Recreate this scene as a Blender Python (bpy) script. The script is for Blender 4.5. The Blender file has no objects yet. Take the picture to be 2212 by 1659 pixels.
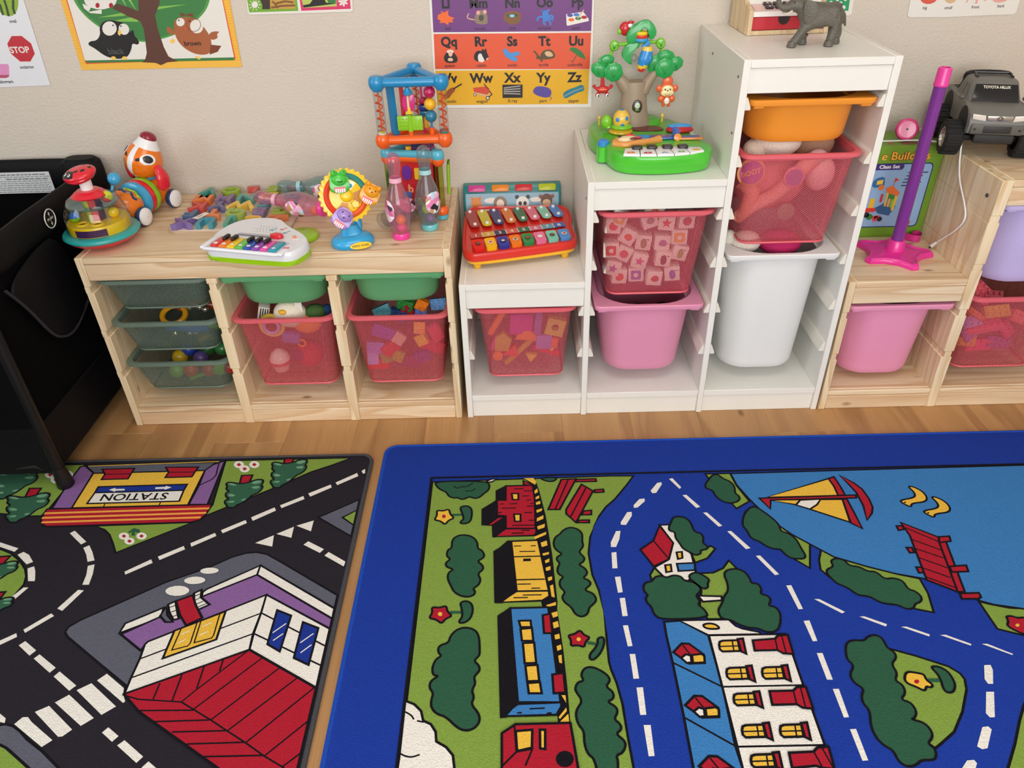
import bpy, bmesh, math, random
from mathutils import Matrix, Vector, Euler
random.seed(7)
PI = math.pi
scene = bpy.context.scene
COL = scene.collection

# ---------------------------------------------------------------- camera
cam_d = bpy.data.cameras.new('camera')
cam_d.sensor_fit = 'HORIZONTAL'; cam_d.sensor_width = 36.0
cam_d.lens = 1639.43 / 2212 * 36.0
cam_d.clip_start = 0.02; cam_d.clip_end = 60
cam = bpy.data.objects.new('camera', cam_d); COL.objects.link(cam)
RIGHT = Vector((0.99967834, -0.00767399, -0.02417266)); UP = Vector((0.02428312, 0.56460581, 0.8250034)); FWD = Vector((-0.00731696, 0.82532502, -0.56461055))
cm = Matrix.Identity(4)
for i in range(3):
    cm[i][0] = RIGHT[i]; cm[i][1] = UP[i]; cm[i][2] = -FWD[i]
cm[0][3], cm[1][3], cm[2][3] = 0.0905, -2.1740, 1.2987
cam.matrix_world = cm
scene.camera = cam

# ---------------------------------------------------------------- world and light
world = bpy.data.worlds.new('world'); scene.world = world; world.use_nodes = True
wn = world.node_tree.nodes['Background']; wn.inputs[0].default_value = (0.72, 0.86, 1.0, 1); wn.inputs[1].default_value = 1.0
def area(name, loc, rot, sx, sy, power, col):
    d = bpy.data.lights.new(name, 'AREA'); d.shape = 'RECTANGLE'; d.size = sx; d.size_y = sy; d.energy = power; d.color = col
    o = bpy.data.objects.new(name, d); COL.objects.link(o); o.location = loc; o.rotation_euler = rot
    return o
# daylight through the windows of the room (rear wall, left wall) and a ceiling lamp
area('rear_window_daylight', (0.5, -4.05, 1.55), (PI/2, 0, 0), 2.6, 1.5, 52, (1.0, 0.985, 0.965))
area('side_window_daylight', (-2.92, -2.3, 1.6), (PI/2, 0, -PI/2), 1.5, 1.3, 17, (0.84, 0.92, 1.0))
area('ceiling_lamp_glow', (0.25, -1.55, 2.44), (0, 0, 0), 1.2, 0.7, 8, (1.0, 0.95, 0.88))
vs = scene.view_settings
vs.view_transform = 'Standard'; vs.look = 'None'; vs.gamma = 1.0; vs.exposure = 0.48
try: vs.use_curve_mapping = False
except Exception: pass
scene.cycles.use_denoising = True
scene.cycles.max_bounces = 8; scene.cycles.transparent_max_bounces = 18; scene.cycles.diffuse_bounces = 4
scene.cycles.use_adaptive_sampling = True; scene.cycles.adaptive_threshold = 0.025
scene.cycles.caustics_reflective = False; scene.cycles.caustics_refractive = False
scene.cycles.sample_clamp_indirect = 4.0

# ---------------------------------------------------------------- materials
MATS = {}
def lin(h):
    h = h.lstrip('#'); c = [int(h[i:i+2], 16)/255 for i in (0, 2, 4)]
    return tuple((x/12.92 if x <= 0.04045 else ((x+0.055)/1.055)**2.4) for x in c) + (1.0,)
def new_mat(name):
    m = bpy.data.materials.new(name); m.use_nodes = True; MATS[name] = m
    nt = m.node_tree; return m, nt, nt.nodes['Principled BSDF']
def nd(nt, typ, **kw):
    n = nt.nodes.new(typ)
    for k, v in kw.items():
        if k.startswith('i_'): n.inputs[k[2:].replace('_', ' ')].default_value = v
        else: setattr(n, k, v)
    return n
def M(h, rough=0.35, name=None, metal=0.0, bump=0.0, bscale=300.0, vary=0.06, vscale=40.0, coat=0.0, spec=0.5, trans=0.0, emit=0.0):
    """plastic / paint / fabric: a base colour, a little noise in it, gloss and fine relief"""
    key = name or 'paint_%s_%d_%d_%d' % (h.lstrip('#'), rough*100, bump*100, metal*100)
    if key in MATS: return MATS[key]
    m, nt, b = new_mat(key)
    tc = nd(nt, 'ShaderNodeTexCoord'); no = nd(nt, 'ShaderNodeTexNoise', i_Scale=vscale, i_Detail=3.0)
    nt.links.new(tc.outputs['Object'], no.inputs['Vector'])
    c = lin(h); mx = nd(nt, 'ShaderNodeMix', data_type='RGBA')
    mx.inputs['A'].default_value = tuple(x*(1-vary) for x in c[:3])+(1,); mx.inputs['B'].default_value = tuple(min(1, x*(1+vary)) for x in c[:3])+(1,)
    nt.links.new(no.outputs['Fac'], mx.inputs['Factor']); nt.links.new(mx.outputs['Result'], b.inputs['Base Color'])
    b.inputs['Roughness'].default_value = rough; b.inputs['Metallic'].default_value = metal
    b.inputs['Coat Weight'].default_value = coat; b.inputs['Specular IOR Level'].default_value = spec
    if bump:
        n2 = nd(nt, 'ShaderNodeTexNoise', i_Scale=bscale, i_Detail=2.0); nt.links.new(tc.outputs['Object'], n2.inputs['Vector'])
        bp = nd(nt, 'ShaderNodeBump', i_Strength=bump, i_Distance=0.002); nt.links.new(n2.outputs['Fac'], bp.inputs['Height']); nt.links.new(bp.outputs['Normal'], b.inputs['Normal'])
    return m
def clear(h, name, gloss=0.12, op=0.0):
    """thin see-through plastic: tinted transparency with a fresnel gloss"""
    if name in MATS: return MATS[name]
    m, nt, b = new_mat(name); nt.nodes.remove(b)
    out = nt.nodes['Material Output']
    tr = nd(nt, 'ShaderNodeBsdfTransparent'); tr.inputs[0].default_value = lin(h)
    gl = nd(nt, 'ShaderNodeBsdfGlossy'); gl.inputs['Roughness'].default_value = 0.06
    df = nd(nt, 'ShaderNodeBsdfDiffuse'); df.inputs[0].default_value = lin(h)
    lw = nd(nt, 'ShaderNodeLayerWeight', i_Blend=0.5); pw = nd(nt, 'ShaderNodeMath', operation='POWER'); pw.inputs[1].default_value = 2.3; fr = nd(nt, 'ShaderNodeMath', operation='MULTIPLY_ADD'); fr.inputs[1].default_value = 0.7; fr.inputs[2].default_value = 0.045
    nt.links.new(lw.outputs['Facing'], pw.inputs[0]); nt.links.new(pw.outputs[0], fr.inputs[0]); mx = nd(nt, 'ShaderNodeMixShader'); m2 = nd(nt, 'ShaderNodeMixShader'); m2.inputs[0].default_value = op
    nt.links.new(tr.outputs[0], m2.inputs[1]); nt.links.new(df.outputs[0], m2.inputs[2])
    nt.links.new(fr.outputs[0], mx.inputs[0]); nt.links.new(m2.outputs[0], mx.inputs[1]); nt.links.new(gl.outputs[0], mx.inputs[2]); nt.links.new(mx.outputs[0], out.inputs[0])
    return m
def mesh_mat(h, name, pitch=0.0038, rough=0.5, thr=-0.3):
    """perforated plastic: staggered round holes laid out in UV (metres)"""
    m, nt, b = new_mat(name)
    b.inputs['Base Color'].default_value = lin(h); b.inputs['Roughness'].default_value = rough
    uv = nd(nt, 'ShaderNodeUVMap'); sx = nd(nt, 'ShaderNodeSeparateXYZ'); nt.links.new(uv.outputs[0], sx.inputs[0])
    k = 2*PI/pitch
    def lincos(a, c):
        p = nd(nt, 'ShaderNodeMath', operation='MULTIPLY'); p.inputs[1].default_value = a*k; nt.links.new(sx.outputs[0], p.inputs[0])
        q = nd(nt, 'ShaderNodeMath', operation='MULTIPLY_ADD'); q.inputs[1].default_value = c*k; nt.links.new(sx.outputs[1], q.inputs[0]); nt.links.new(p.outputs[0], q.inputs[2])
        r = nd(nt, 'ShaderNodeMath', operation='COSINE'); nt.links.new(q.outputs[0], r.inputs[0]); return r
    c1, c2, c3 = lincos(1, 0), lincos(0.5, 0.866), lincos(0.5, -0.866)
    a1 = nd(nt, 'ShaderNodeMath', operation='ADD'); nt.links.new(c1.outputs[0], a1.inputs[0]); nt.links.new(c2.outputs[0], a1.inputs[1])
    a2 = nd(nt, 'ShaderNodeMath', operation='ADD'); nt.links.new(a1.outputs[0], a2.inputs[0]); nt.links.new(c3.outputs[0], a2.inputs[1])
    lt = nd(nt, 'ShaderNodeMath', operation='LESS_THAN'); lt.inputs[1].default_value = thr; nt.links.new(a2.outputs[0], lt.inputs[0])
    nt.links.new(lt.outputs[0], b.inputs['Alpha'])
    return m
def wood(name, c_lo, c_hi, axis, scale=1.0, rough=0.5, rnd=0.0, ring=9.0):
    """sawn wood: stretched growth rings along an axis, fine fibre, a few knots"""
    m, nt, b = new_mat(name)
    tc = nd(nt, 'ShaderNodeTexCoord'); mp = nd(nt, 'ShaderNodeMapping')
    s = [6.0*scale]*3; s['xyz'.index(axis)] = 0.55*scale; mp.inputs['Scale'].default_value = s
    nt.links.new(tc.outputs['Object'], mp.inputs['Vector'])
    if rnd:
        oi = nd(nt, 'ShaderNodeObjectInfo'); cb = nd(nt, 'ShaderNodeCombineXYZ'); ml = nd(nt, 'ShaderNodeMath', operation='MULTIPLY'); ml.inputs[1].default_value = 37.0
        nt.links.new(oi.outputs['Random'], ml.inputs[0])
        for i in range(3): nt.links.new(ml.outputs[0], cb.inputs[i])
        nt.links.new(cb.outputs[0], mp.inputs['Location'])
    n1 = nd(nt, 'ShaderNodeTexNoise', i_Scale=1.0, i_Detail=2.5, i_Roughness=0.5, i_Distortion=0.5); nt.links.new(mp.outputs[0], n1.inputs['Vector'])
    mu = nd(nt, 'ShaderNodeMath', operation='MULTIPLY'); mu.inputs[1].default_value = ring; nt.links.new(n1.outputs['Fac'], mu.inputs[0])
    fr = nd(nt, 'ShaderNodeMath', operation='FRACT'); nt.links.new(mu.outputs[0], fr.inputs[0])
    rp = nd(nt, 'ShaderNodeValToRGB'); e = rp.color_ramp.elements
    e[0].position = 0.0; e[0].color = lin(c_hi); e[1].position = 1.0; e[1].color = lin(c_hi)
    x = e.new(0.55); x.color = tuple((p+q)/2 for p, q in zip(lin(c_hi), lin(c_lo))); x = e.new(0.86); x.color = lin(c_lo)
    nt.links.new(fr.outputs[0], rp.inputs[0])
    mp2 = nd(nt, 'ShaderNodeMapping'); s2 = [420.0]*3; s2['xyz'.index(axis)] = 9.0; mp2.inputs['Scale'].default_value = s2; nt.links.new(tc.outputs['Object'], mp2.inputs['Vector'])
    n2 = nd(nt, 'ShaderNodeTexNoise', i_Scale=1.0, i_Detail=2.0); nt.links.new(mp2.outputs[0], n2.inputs['Vector'])
    mx = nd(nt, 'ShaderNodeMix', data_type='RGBA', blend_type='MULTIPLY'); mx.inputs['Factor'].default_value = 0.32
    nt.links.new(rp.outputs[0], mx.inputs['A']); 
    r2 = nd(nt, 'ShaderNodeValToRGB'); r2.color_ramp.elements[0].position = 0.25; r2.color_ramp.elements[0].color = (0.55, 0.5, 0.45, 1); r2.color_ramp.elements[1].position = 0.6; r2.color_ramp.elements[1].color = (1, 1, 1, 1)
    nt.links.new(n2.outputs['Fac'], r2.inputs[0]); nt.links.new(r2.outputs[0], mx.inputs['B'])
    # knots
    mp3 = nd(nt, 'ShaderNodeMapping'); s3 = [9.0*scale]*3; s3['xyz'.index(axis)] = 4.5*scale; mp3.inputs['Scale'].default_value = s3; nt.links.new(tc.outputs['Object'], mp3.inputs['Vector'])
    if rnd: nt.links.new(cb.outputs[0], mp3.inputs['Location'])
    vo = nd(nt, 'ShaderNodeTexVoronoi', i_Scale=1.0); nt.links.new(mp3.outputs[0], vo.inputs['Vector'])
    r3 = nd(nt, 'ShaderNodeValToRGB'); r3.color_ramp.elements[0].position = 0.035; r3.color_ramp.elements[0].color = (0.28, 0.17, 0.10, 1); r3.color_ramp.elements[1].position = 0.11; r3.color_ramp.elements[1].color = (1, 1, 1, 1)
    nt.links.new(vo.outputs['Distance'], r3.inputs[0])
    mk = nd(nt, 'ShaderNodeMix', data_type='RGBA', blend_type='MULTIPLY'); mk.inputs['Factor'].default_value = 0.75
    nt.links.new(mx.outputs['Result'], mk.inputs['A']); nt.links.new(r3.outputs[0], mk.inputs['B'])
    last = mk.outputs['Result']
    if rnd:
        hs = nd(nt, 'ShaderNodeHueSaturation'); mr = nd(nt, 'ShaderNodeMapRange'); mr.inputs['To Min'].default_value = 1-rnd; mr.inputs['To Max'].default_value = 1+rnd
        nt.links.new(oi.outputs['Random'], mr.inputs['Value']); nt.links.new(mr.outputs[0], hs.inputs['Value']); nt.links.new(last, hs.inputs['Color']); last = hs.outputs[0]
    nt.links.new(last, b.inputs['Base Color']); b.inputs['Roughness'].default_value = rough
    bp = nd(nt, 'ShaderNodeBump', i_Strength=0.08, i_Distance=0.001); nt.links.new(n2.outputs['Fac'], bp.inputs['Height']); nt.links.new(bp.outputs['Normal'], b.inputs['Normal'])
    return m

# ---------------------------------------------------------------- mesh builder
ID4 = Matrix.Identity(4)
def TR(x=0, y=0, z=0, rx=0, ry=0, rz=0, s=1.0):
    return Matrix.Translation((x, y, z)) @ Euler((rx, ry, rz)).to_matrix().to_4x4() @ (Matrix.Scale(s, 4) if not isinstance(s, tuple) else Matrix.Diagonal(s+(1,)))
def align(p, d):
    """matrix whose z axis is d, at p"""
    d = Vector(d).normalized(); q = d.to_track_quat('Z', 'Y'); return Matrix.Translation(p) @ q.to_matrix().to_4x4()
def rrect(w, d, r, k=5, cx=0, cy=0):
    """rounded rectangle loop, counter-clockwise, 4*(k+1) points"""
    r = min(r, w/2-1e-5, d/2-1e-5); out = []
    for (sx, sy, a0) in ((1, -1, -PI/2), (1, 1, 0), (-1, 1, PI/2), (-1, -1, PI)):
        ox, oy = sx*(w/2-r), sy*(d/2-r)
        for i in range(k+1):
            a = a0 + PI/2*i/k; out.append((cx+ox+r*math.cos(a), cy+oy+r*math.sin(a)))
    return out
def circ(r, n=24, cx=0, cy=0, ry=None, ph=0):
    ry = ry or r
    return [(cx+r*math.cos(2*PI*i/n+ph), cy+ry*math.sin(2*PI*i/n+ph)) for i in range(n)]
def chaikin(p, it=2, closed=True):
    for _ in range(it):
        q = []; n = len(p)
        rng = range(n) if closed else range(n-1)
        if not closed: q.append(p[0])
        for i in rng:
            a = p[i]; b = p[(i+1) % n]
            q.append(tuple(x*.75+y*.25 for x, y in zip(a, b))); q.append(tuple(x*.25+y*.75 for x, y in zip(a, b)))
        if not closed: q.append(p[-1])
        p = q
    return p
def cr(pts, n=6, closed=False):
    """catmull-rom through points"""
    P = [Vector(p) for p in pts]; out = []
    m = len(P); segs = m if closed else m-1
    for i in range(segs):
        g = (lambda j: P[j % m]) if closed else (lambda j: P[max(0, min(m-1, j))])
        a, b, c, d = g(i-1), g(i), g(i+1), g(i+2)
        for k in range(n):
            t = k/n; out.append(0.5*((2*b)+(c-a)*t+(2*a-5*b+4*c-d)*t*t+(3*b-a-3*c+d)*t**3))
    if not closed: out.append(P[-1])
    return out
class MB:
    def __init__(s): s.v = []; s.f = []; s.m = []; s.mats = []; s.T = ID4; s.uv = {}
    def mi(s, mat):
        if mat not in s.mats: s.mats.append(mat)
        return s.mats.index(mat)
    def add(s, verts, faces, mat, T=None, uvs=None):
        T = s.T @ T if T is not None else s.T; o = len(s.v); k = s.mi(mat)
        flip = T.to_3x3().determinant() < 0
        s.v += [tuple(T @ Vector(p)) for p in verts]
        for j, f in enumerate(faces):
            f = list(f)
            if uvs: s.uv[len(s.f)] = list(reversed(uvs[j])) if flip else uvs[j]
            if flip: f.reverse()
            s.f.append(tuple(o+i for i in f)); s.m.append(k)
        return s
    def bmadd(s, bm, mat, T=None):
        bm.verts.ensure_lookup_table()
        for i, v in enumerate(bm.verts): v.index = i
        s.add([v.co.copy() for v in bm.verts], [[v.index for v in f.verts] for f in bm.faces], mat, T); bm.free(); return s
    def box(s, c, size, mat, bev=0.002, seg=2, T=None):
        bm = bmesh.new(); bmesh.ops.create_cube(bm, size=1.0)
        for v in bm.verts: v.co = Vector((v.co.x*size[0], v.co.y*size[1], v.co.z*size[2])) + Vector(c)
        if bev > 0: bmesh.ops.bevel(bm, geom=bm.edges[:], offset=min(bev, min(size)*.49), segments=seg, affect='EDGES', profile=0.5)
        return s.bmadd(bm, mat, T)
    def bb(s, x0, x1, y0, y1, z0, z1, mat, bev=0.002, seg=1, T=None):
        return s.box(((x0+x1)/2, (y0+y1)/2, (z0+z1)/2), (x1-x0, y1-y0, z1-z0), mat, bev, seg, T)
    def prism(s, poly, z0, z1, mat, bev=0.0, seg=2, T=None):
        bm = bmesh.new(); a = sum(p[0]*q[1]-q[0]*p[1] for p, q in zip(poly, poly[1:]+poly[:1]))
        if a < 0: poly = list(reversed(poly))
        lo = [bm.verts.new((p[0], p[1], z0)) for p in poly]; hi = [bm.verts.new((p[0], p[1], z1)) for p in poly]; n = len(poly)
        f0 = bm.faces.new(list(reversed(lo))); f1 = bm.faces.new(hi)
        for i in range(n): bm.faces.new((lo[i], lo[(i+1) % n], hi[(i+1) % n], hi[i]))
        if bev > 0:
            es = set(f1.edges) | (set(f0.edges) if bev > 0 else set())
            bmesh.ops.bevel(bm, geom=list(es), offset=bev, segments=seg, affect='EDGES', profile=0.5, clamp_overlap=True)
        return s.bmadd(bm, mat, T)
    def loft(s, loops, mat, cap0=True, cap1=True, closed=True, T=None, uvscale=None):
        n = len(loops[0]); v = []; f = []; uvs = [] if uvscale else None
        for lp in loops: v += [tuple(p) for p in lp]
        us = None
        if uvscale:
            us = []; vacc = 0.0; vs_ = [0.0]
            for j in range(1, len(loops)): vacc += (Vector(loops[j][0])-Vector(loops[j-1][0])).length; vs_.append(vacc)
            mid = loops[-1]; acc = [0.0]
            for i in range(n): acc.append(acc[-1]+(Vector(mid[(i+1) % n])-Vector(mid[i])).length)
        for j in range(len(loops)-1):
            for i in range(n if closed else n-1):
                k = (i+1) % n; f.append((j*n+i, j*n+k, (j+1)*n+k, (j+1)*n+i))
                if uvscale: uvs.append([(acc[i], vs_[j]), (acc[i+1], vs_[j]), (acc[i+1], vs_[j+1]), (acc[i], vs_[j+1])])
        if cap0: f.append(tuple(reversed(range(n)))); uvs.append([(loops[0][i][0], loops[0][i][1]) for i in reversed(range(n))]) if uvscale else None
        if cap1: f.append(tuple(range((len(loops)-1)*n, len(loops)*n))); uvs.append([(p[0], p[1]) for p in loops[-1]]) if uvscale else None
        return s.add(v, f, mat, T, uvs)
    def lathe(s, prof, mat, T=None, n=28, cap=True):
        loops = [[(max(r, 1e-5)*math.cos(2*PI*i/n), max(r, 1e-5)*math.sin(2*PI*i/n), z) for i in range(n)] for r, z in prof]
        return s.loft(loops, mat, cap, cap, True, T)
    def cyl(s, p0, p1, r, mat, r1=None, n=20, bev=0.0):
        p0 = Vector(p0); p1 = Vector(p1); L = (p1-p0).length; r1 = r if r1 is None else r1
        if bev: pr = [(r-bev, 0), (r-bev*.3, bev*.3), (r, bev), (r1, L-bev), (r1-bev*.3, L-bev*.3), (r1-bev, L)]
        else: pr = [(r, 0), (r1, L)]
        return s.lathe(pr, mat, align(p0, p1-p0), n)
    def sph(s, c, r, mat, T=None, u=22, v=14, rot=None):
        r = (r, r, r) if not isinstance(r, (tuple, list)) else r
        bm = bmesh.new(); bmesh.ops.create_uvsphere(bm, u_segments=u, v_segments=v, radius=1.0)
        X = Matrix.Translation(c) @ (Euler(rot).to_matrix().to_4x4() if rot else ID4) @ Matrix.Diagonal(tuple(r)+(1,))
        return s.bmadd(bm, mat, (T @ X) if T is not None else X)
    def torus(s, R, r, mat, T=None, n=32, k=10, sy=1.0):
        v = []; f = []
        for i in range(n):
            a = 2*PI*i/n
            for j in range(k):
                b = 2*PI*j/k; v.append(((R+r*math.cos(b))*math.cos(a), (R+r*math.cos(b))*math.sin(a)*sy, r*math.sin(b)))
        for i in range(n):
            for j in range(k): f.append((i*k+j, ((i+1) % n)*k+j, ((i+1) % n)*k+(j+1) % k, i*k+(j+1) % k))
        return s.add(v, f, mat, T)
    def tube(s, pts, r, mat, n=10, sm=0, closed=False, T=None, flat=None):
        P = [Vector(p) for p in pts]
        if sm: P = cr(P, sm, closed)
        m = len(P); rs = r if isinstance(r, (list, tuple)) else [r]*m
        if len(rs) != m: rs = [rs[min(len(rs)-1, int(i*(len(rs)-1)/(m-1)))]*(1-((i*(len(rs)-1)/(m-1)) % 1))+rs[min(len(rs)-1, int(i*(len(rs)-1)/(m-1))+1)]*((i*(len(rs)-1)/(m-1)) % 1) for i in range(m)]
        loops = []; up = None
        for i in range(m):
            a = P[(i-1) % m] if (closed or i > 0) else P[i]; b = P[(i+1) % m] if (closed or i < m-1) else P[i]
            t = (b-a).normalized() if (b-a).length > 1e-9 else Vector((0, 0, 1))
            if up is None:
                up = Vector((0, 0, 1)) if abs(t.z) < .9 else Vector((0, 1, 0))
            x = up.cross(t); x = x.normalized() if x.length > 1e-6 else t.orthogonal().normalized(); y = t.cross(x).normalized(); up = y
            fy = flat or 1.0
            loops.append([tuple(P[i]+x*rs[i]*math.cos(2*PI*j/n)+y*rs[i]*fy*math.sin(2*PI*j/n)) for j in range(n)])
        if closed: loops.append(loops[0]); return s.loft(loops, mat, False, False, True, T)
        return s.loft(loops, mat, True, True, True, T)
    def poly(s, pts, z, mat, T=None):
        a = sum(p[0]*q[1]-q[0]*p[1] for p, q in zip(pts, pts[1:]+pts[:1]))
        if a < 0: pts = list(reversed(pts))
        return s.add([(p[0], p[1], z) for p in pts], [tuple(range(len(pts)))], mat, T)
    def stroke(s, pts, w, z, mat, closed=False, T=None):
        n = len(pts); L = []; R = []
        for i in range(n):
            p = Vector(pts[i][:2]); a = Vector(pts[i-1][:2]) if (closed or i > 0) else None; b = Vector(pts[(i+1) % n][:2]) if (closed or i < n-1) else None
            d1 = (p-a) if a is not None else None; d2 = (b-p) if b is not None else None
            d1 = d1.normalized() if d1 is not None and d1.length > 1e-9 else None; d2 = d2.normalized() if d2 is not None and d2.length > 1e-9 else None
            d = (d1+d2) if (d1 is not None and d2 is not None) else (d1 if d1 is not None else d2)
            if d is None: d = Vector((1, 0))
            if d.length < 1e-6: d = d1
            d = d.normalized(); nrm = Vector((-d.y, d.x)); k = 1.0
            if d1 is not None:
                c = abs(nrm.dot(Vector((-d1.y, d1.x)))); k = 1/max(c, .55)
            L.append(p+nrm*w/2*k); R.append(p-nrm*w/2*k)
        v = [(q.x, q.y, z) for q in L]+[(q.x, q.y, z) for q in R]; f = []
        for i in range(n if closed else n-1):
            j = (i+1) % n; f.append((i, n+i, n+j, j))
        return s.add(v, f, mat, T)
    def text(s, txt, size, mat, T=None, bold=0.0, depth=0.0, ax='CENTER', width=None):
        c = bpy.data.curves.new('t', 'FONT'); c.body = txt; c.size = size; c.align_x = ax; c.offset = bold; c.extrude = depth; c.resolution_u = 3
        o = bpy.data.objects.new('t', c); me = bpy.data.meshes.new_from_object(o)
        vs_ = [v.co.copy() for v in me.vertices]
        if width and vs_:
            w = max(v.x for v in vs_)-min(v.x for v in vs_); k = width/max(w, 1e-6)
            for v in vs_: v.x *= k
        s.add(vs_, [tuple(p.vertices) for p in me.polygons], mat, T)
        bpy.data.objects.remove(o); bpy.data.curves.remove(c); bpy.data.meshes.remove(me); return s
    def mesh(s, name, ang=38):
        me = bpy.data.meshes.new(name); me.from_pydata(s.v, [], s.f)
        for m in s.mats: me.materials.append(m)
        me.polygons.foreach_set('material_index', s.m)
        me.polygons.foreach_set('use_smooth', [True]*len(s.f))
        if s.uv:
            ul = me.uv_layers.new(name='UVMap')
            for p in me.polygons:
                u = s.uv.get(p.index)
                if u:
                    for k, li in enumerate(p.loop_indices): ul.data[li].uv = u[k]
        me.validate(); me.update()
        try: me.set_sharp_from_angle(angle=math.radians(ang))
        except Exception: pass
        return me
    def obj(s, name, parent=None, ang=38, me=None):
        o = bpy.data.objects.new(name, me or s.mesh(name, ang)); COL.objects.link(o)
        if parent is not None: o.parent = parent
        return o
def tag(o, label=None, cat=None, group=None, kind=None):
    if label: o['label'] = label
    if cat: o['category'] = cat
    if group: o['group'] = group
    if kind: o['kind'] = kind
    return o
def thing(name, label, cat, loc=(0, 0, 0), rz=0, group=None, rot=None):
    o = bpy.data.objects.new(name, None); o.empty_display_size = 0.05; COL.objects.link(o); o.location = loc
    o.rotation_euler = rot or (0, 0, rz)
    return tag(o, label, cat, group)
def part(name, parent, fn, ang=38, label=None):
    b = MB(); fn(b); o = b.obj(name, parent, ang)
    if label: o['label'] = label
    return o
# ================================================================ the room
m_wall = M('#d5cbbe', 0.75, 'wall_paint', bump=1.0, bscale=150, vary=0.03, vscale=3)
m_white_wall = M('#e4e0d8', 0.8, 'white_wall_paint', bump=0.3, bscale=150, vary=0.02, vscale=3)
m_floor_sub = M('#b08a58', 0.8, 'floor_joint')
m_plank = wood('oak_plank', '#a4784c', '#bf925f', 'y', 1.1, 0.42, rnd=0.07, ring=4)
XL, XR, YF, YB, ZC = -3.0, 2.7, -4.2, 0.0, 2.5
def struct(name, fn, label=None):
    b = MB(); fn(b); o = b.obj(name); o['kind'] = 'structure'
    if label: o['label'] = label
    return o
struct('wall_back', lambda b: b.bb(XL, XR, 0.0, 0.1, -0.02, ZC, m_wall, 0))
def leftwall(b):
    y0, y1, z0, z1 = -3.05, -1.55, .95, 2.25
    b.bb(XL-.1, XL, YF, y0, -.02, ZC, m_white_wall, 0); b.bb(XL-.1, XL, y1, .1, -.02, ZC, m_white_wall, 0)
    b.bb(XL-.1, XL, y0, y1, -.02, z0, m_white_wall, 0); b.bb(XL-.1, XL, y0, y1, z1, ZC, m_white_wall, 0)
struct('wall_left', leftwall)
struct('wall_right', lambda b: b.bb(XR, XR+.1, YF, .1, -.02, ZC, m_white_wall, 0))
def rearwall(b):
    x0, x1, z0, z1 = -.8, 1.8, .8, 2.3
    b.bb(XL, x0, YF-.1, YF, -.02, ZC, m_white_wall, 0); b.bb(x1, XR, YF-.1, YF, -.02, ZC, m_white_wall, 0)
    b.bb(x0, x1, YF-.1, YF, -.02, z0, m_white_wall, 0); b.bb(x0, x1, YF-.1, YF, z1, ZC, m_white_wall, 0)
struct('wall_rear', rearwall)
struct('ceiling', lambda b: b.bb(XL, XR, YF, .1, ZC, ZC+.1, m_white_wall, 0))
m_frame = M('#f2f2ee', 0.4, 'window_frame_white')
def winframe(name, x0, x1, z0, z1, T):
    o = struct(name, lambda b: (b.bb(x0, x1, -.04, .04, z0, z0+.05, m_frame, .004, T=T), b.bb(x0, x1, -.04, .04, z1-.05, z1, m_frame, .004, T=T), b.bb(x0, x0+.05, -.04, .04, z0, z1, m_frame, .004, T=T), b.bb(x1-.05, x1, -.04, .04, z0, z1, m_frame, .004, T=T), b.bb((x0+x1)/2-.02, (x0+x1)/2+.02, -.03, .03, z0, z1, m_frame, .004, T=T)))
winframe('window_1', -.8, 1.8, .8, 2.3, TR(0, YF-.05, 0)); winframe('window_2', -.75, .75, .95, 2.25, TR(XL-.05, -2.3, 0, rz=PI/2))
floor = struct('floor', lambda b: b.bb(XL, XR, YF, .1, -.04, -.0008, m_floor_sub, 0))
PW = 0.1925; SEAM0 = -1.135
ends = {0: [-.478], 6: [-.514], 10: [-.54], 3: [-1.2], 5: [-1.5], 8: [-1.0]}
rp = random.Random(3)
def plank(x0, x1, y0, y1):
    b = MB(); g = 0.0004; cx, cy = (x0+x1)/2, (y0+y1)/2
    b.bb(x0+g-cx, x1-g-cx, y0+g-cy, y1-g-cy, -.012, 0, m_plank, .0008, 1)
    o = b.obj('plank', floor); o.location = (cx, cy, 0)
i0 = int(math.floor((XL-SEAM0)/PW)); k = i0
while SEAM0+k*PW < XR:
    x0 = max(XL, SEAM0+k*PW); x1 = min(XR, SEAM0+(k+1)*PW)
    cuts = sorted([YF]+ends.get(k+1 if k < 0 else k, [-.2-rp.random()*1.1])+[-2.3-rp.random(), .0])
    if k == -1: cuts = [YF, -2.4, -.478, 0]
    for a, c in zip(cuts, cuts[1:]): plank(x0, x1, a, c)
    k += 1

# ================================================================ storage frames
pine_x = wood('pine_x', '#dab78f', '#efd9b8', 'x', 1.3, 0.45, rnd=.03); pine_z = wood('pine_z', '#dfc096', '#f3e1bf', 'z', 1.3, 0.45, rnd=.03)
m_whitefoil = M('#eceae3', 0.38, 'white_foil', vary=.015); m_rail = M('#e6e2d6', 0.4, 'white_plastic_rail'); m_screw = M('#6c6a66', 0.35, 'screw_steel', metal=.8)
FY = -0.44
def pine_panel(parent, x0, x1, h, gl, gr, screws=()):
    """upright pine board; the horizontal bin grooves (gl left face, gr right face) notch its front edge"""
    zs = [0.0]
    for g in sorted(set(gl) | set(gr)): zs += [g-.009, g+.009]
    zs.append(h)
    def fn(b):
        for i in range(len(zs)-1):
            zc = (zs[i]+zs[i+1])/2; L = i % 2 == 1 and any(abs(zc-g) < .001 for g in gl); R = i % 2 == 1 and any(abs(zc-g) < .001 for g in gr)
            b.bb(x0+(.005 if L else 0), x1-(.005 if R else 0), FY, -.002, zs[i], zs[i+1], pine_z, 0.0014 if i % 2 == 0 else 0, 1)
    o = part('side_panel', parent, fn)
    for (x, y, z, s) in screws: part('screw', parent, lambda b: b.cyl((x, y, z), (x+.0025*s, y, z), .005, m_screw, n=12))
    return o
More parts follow.
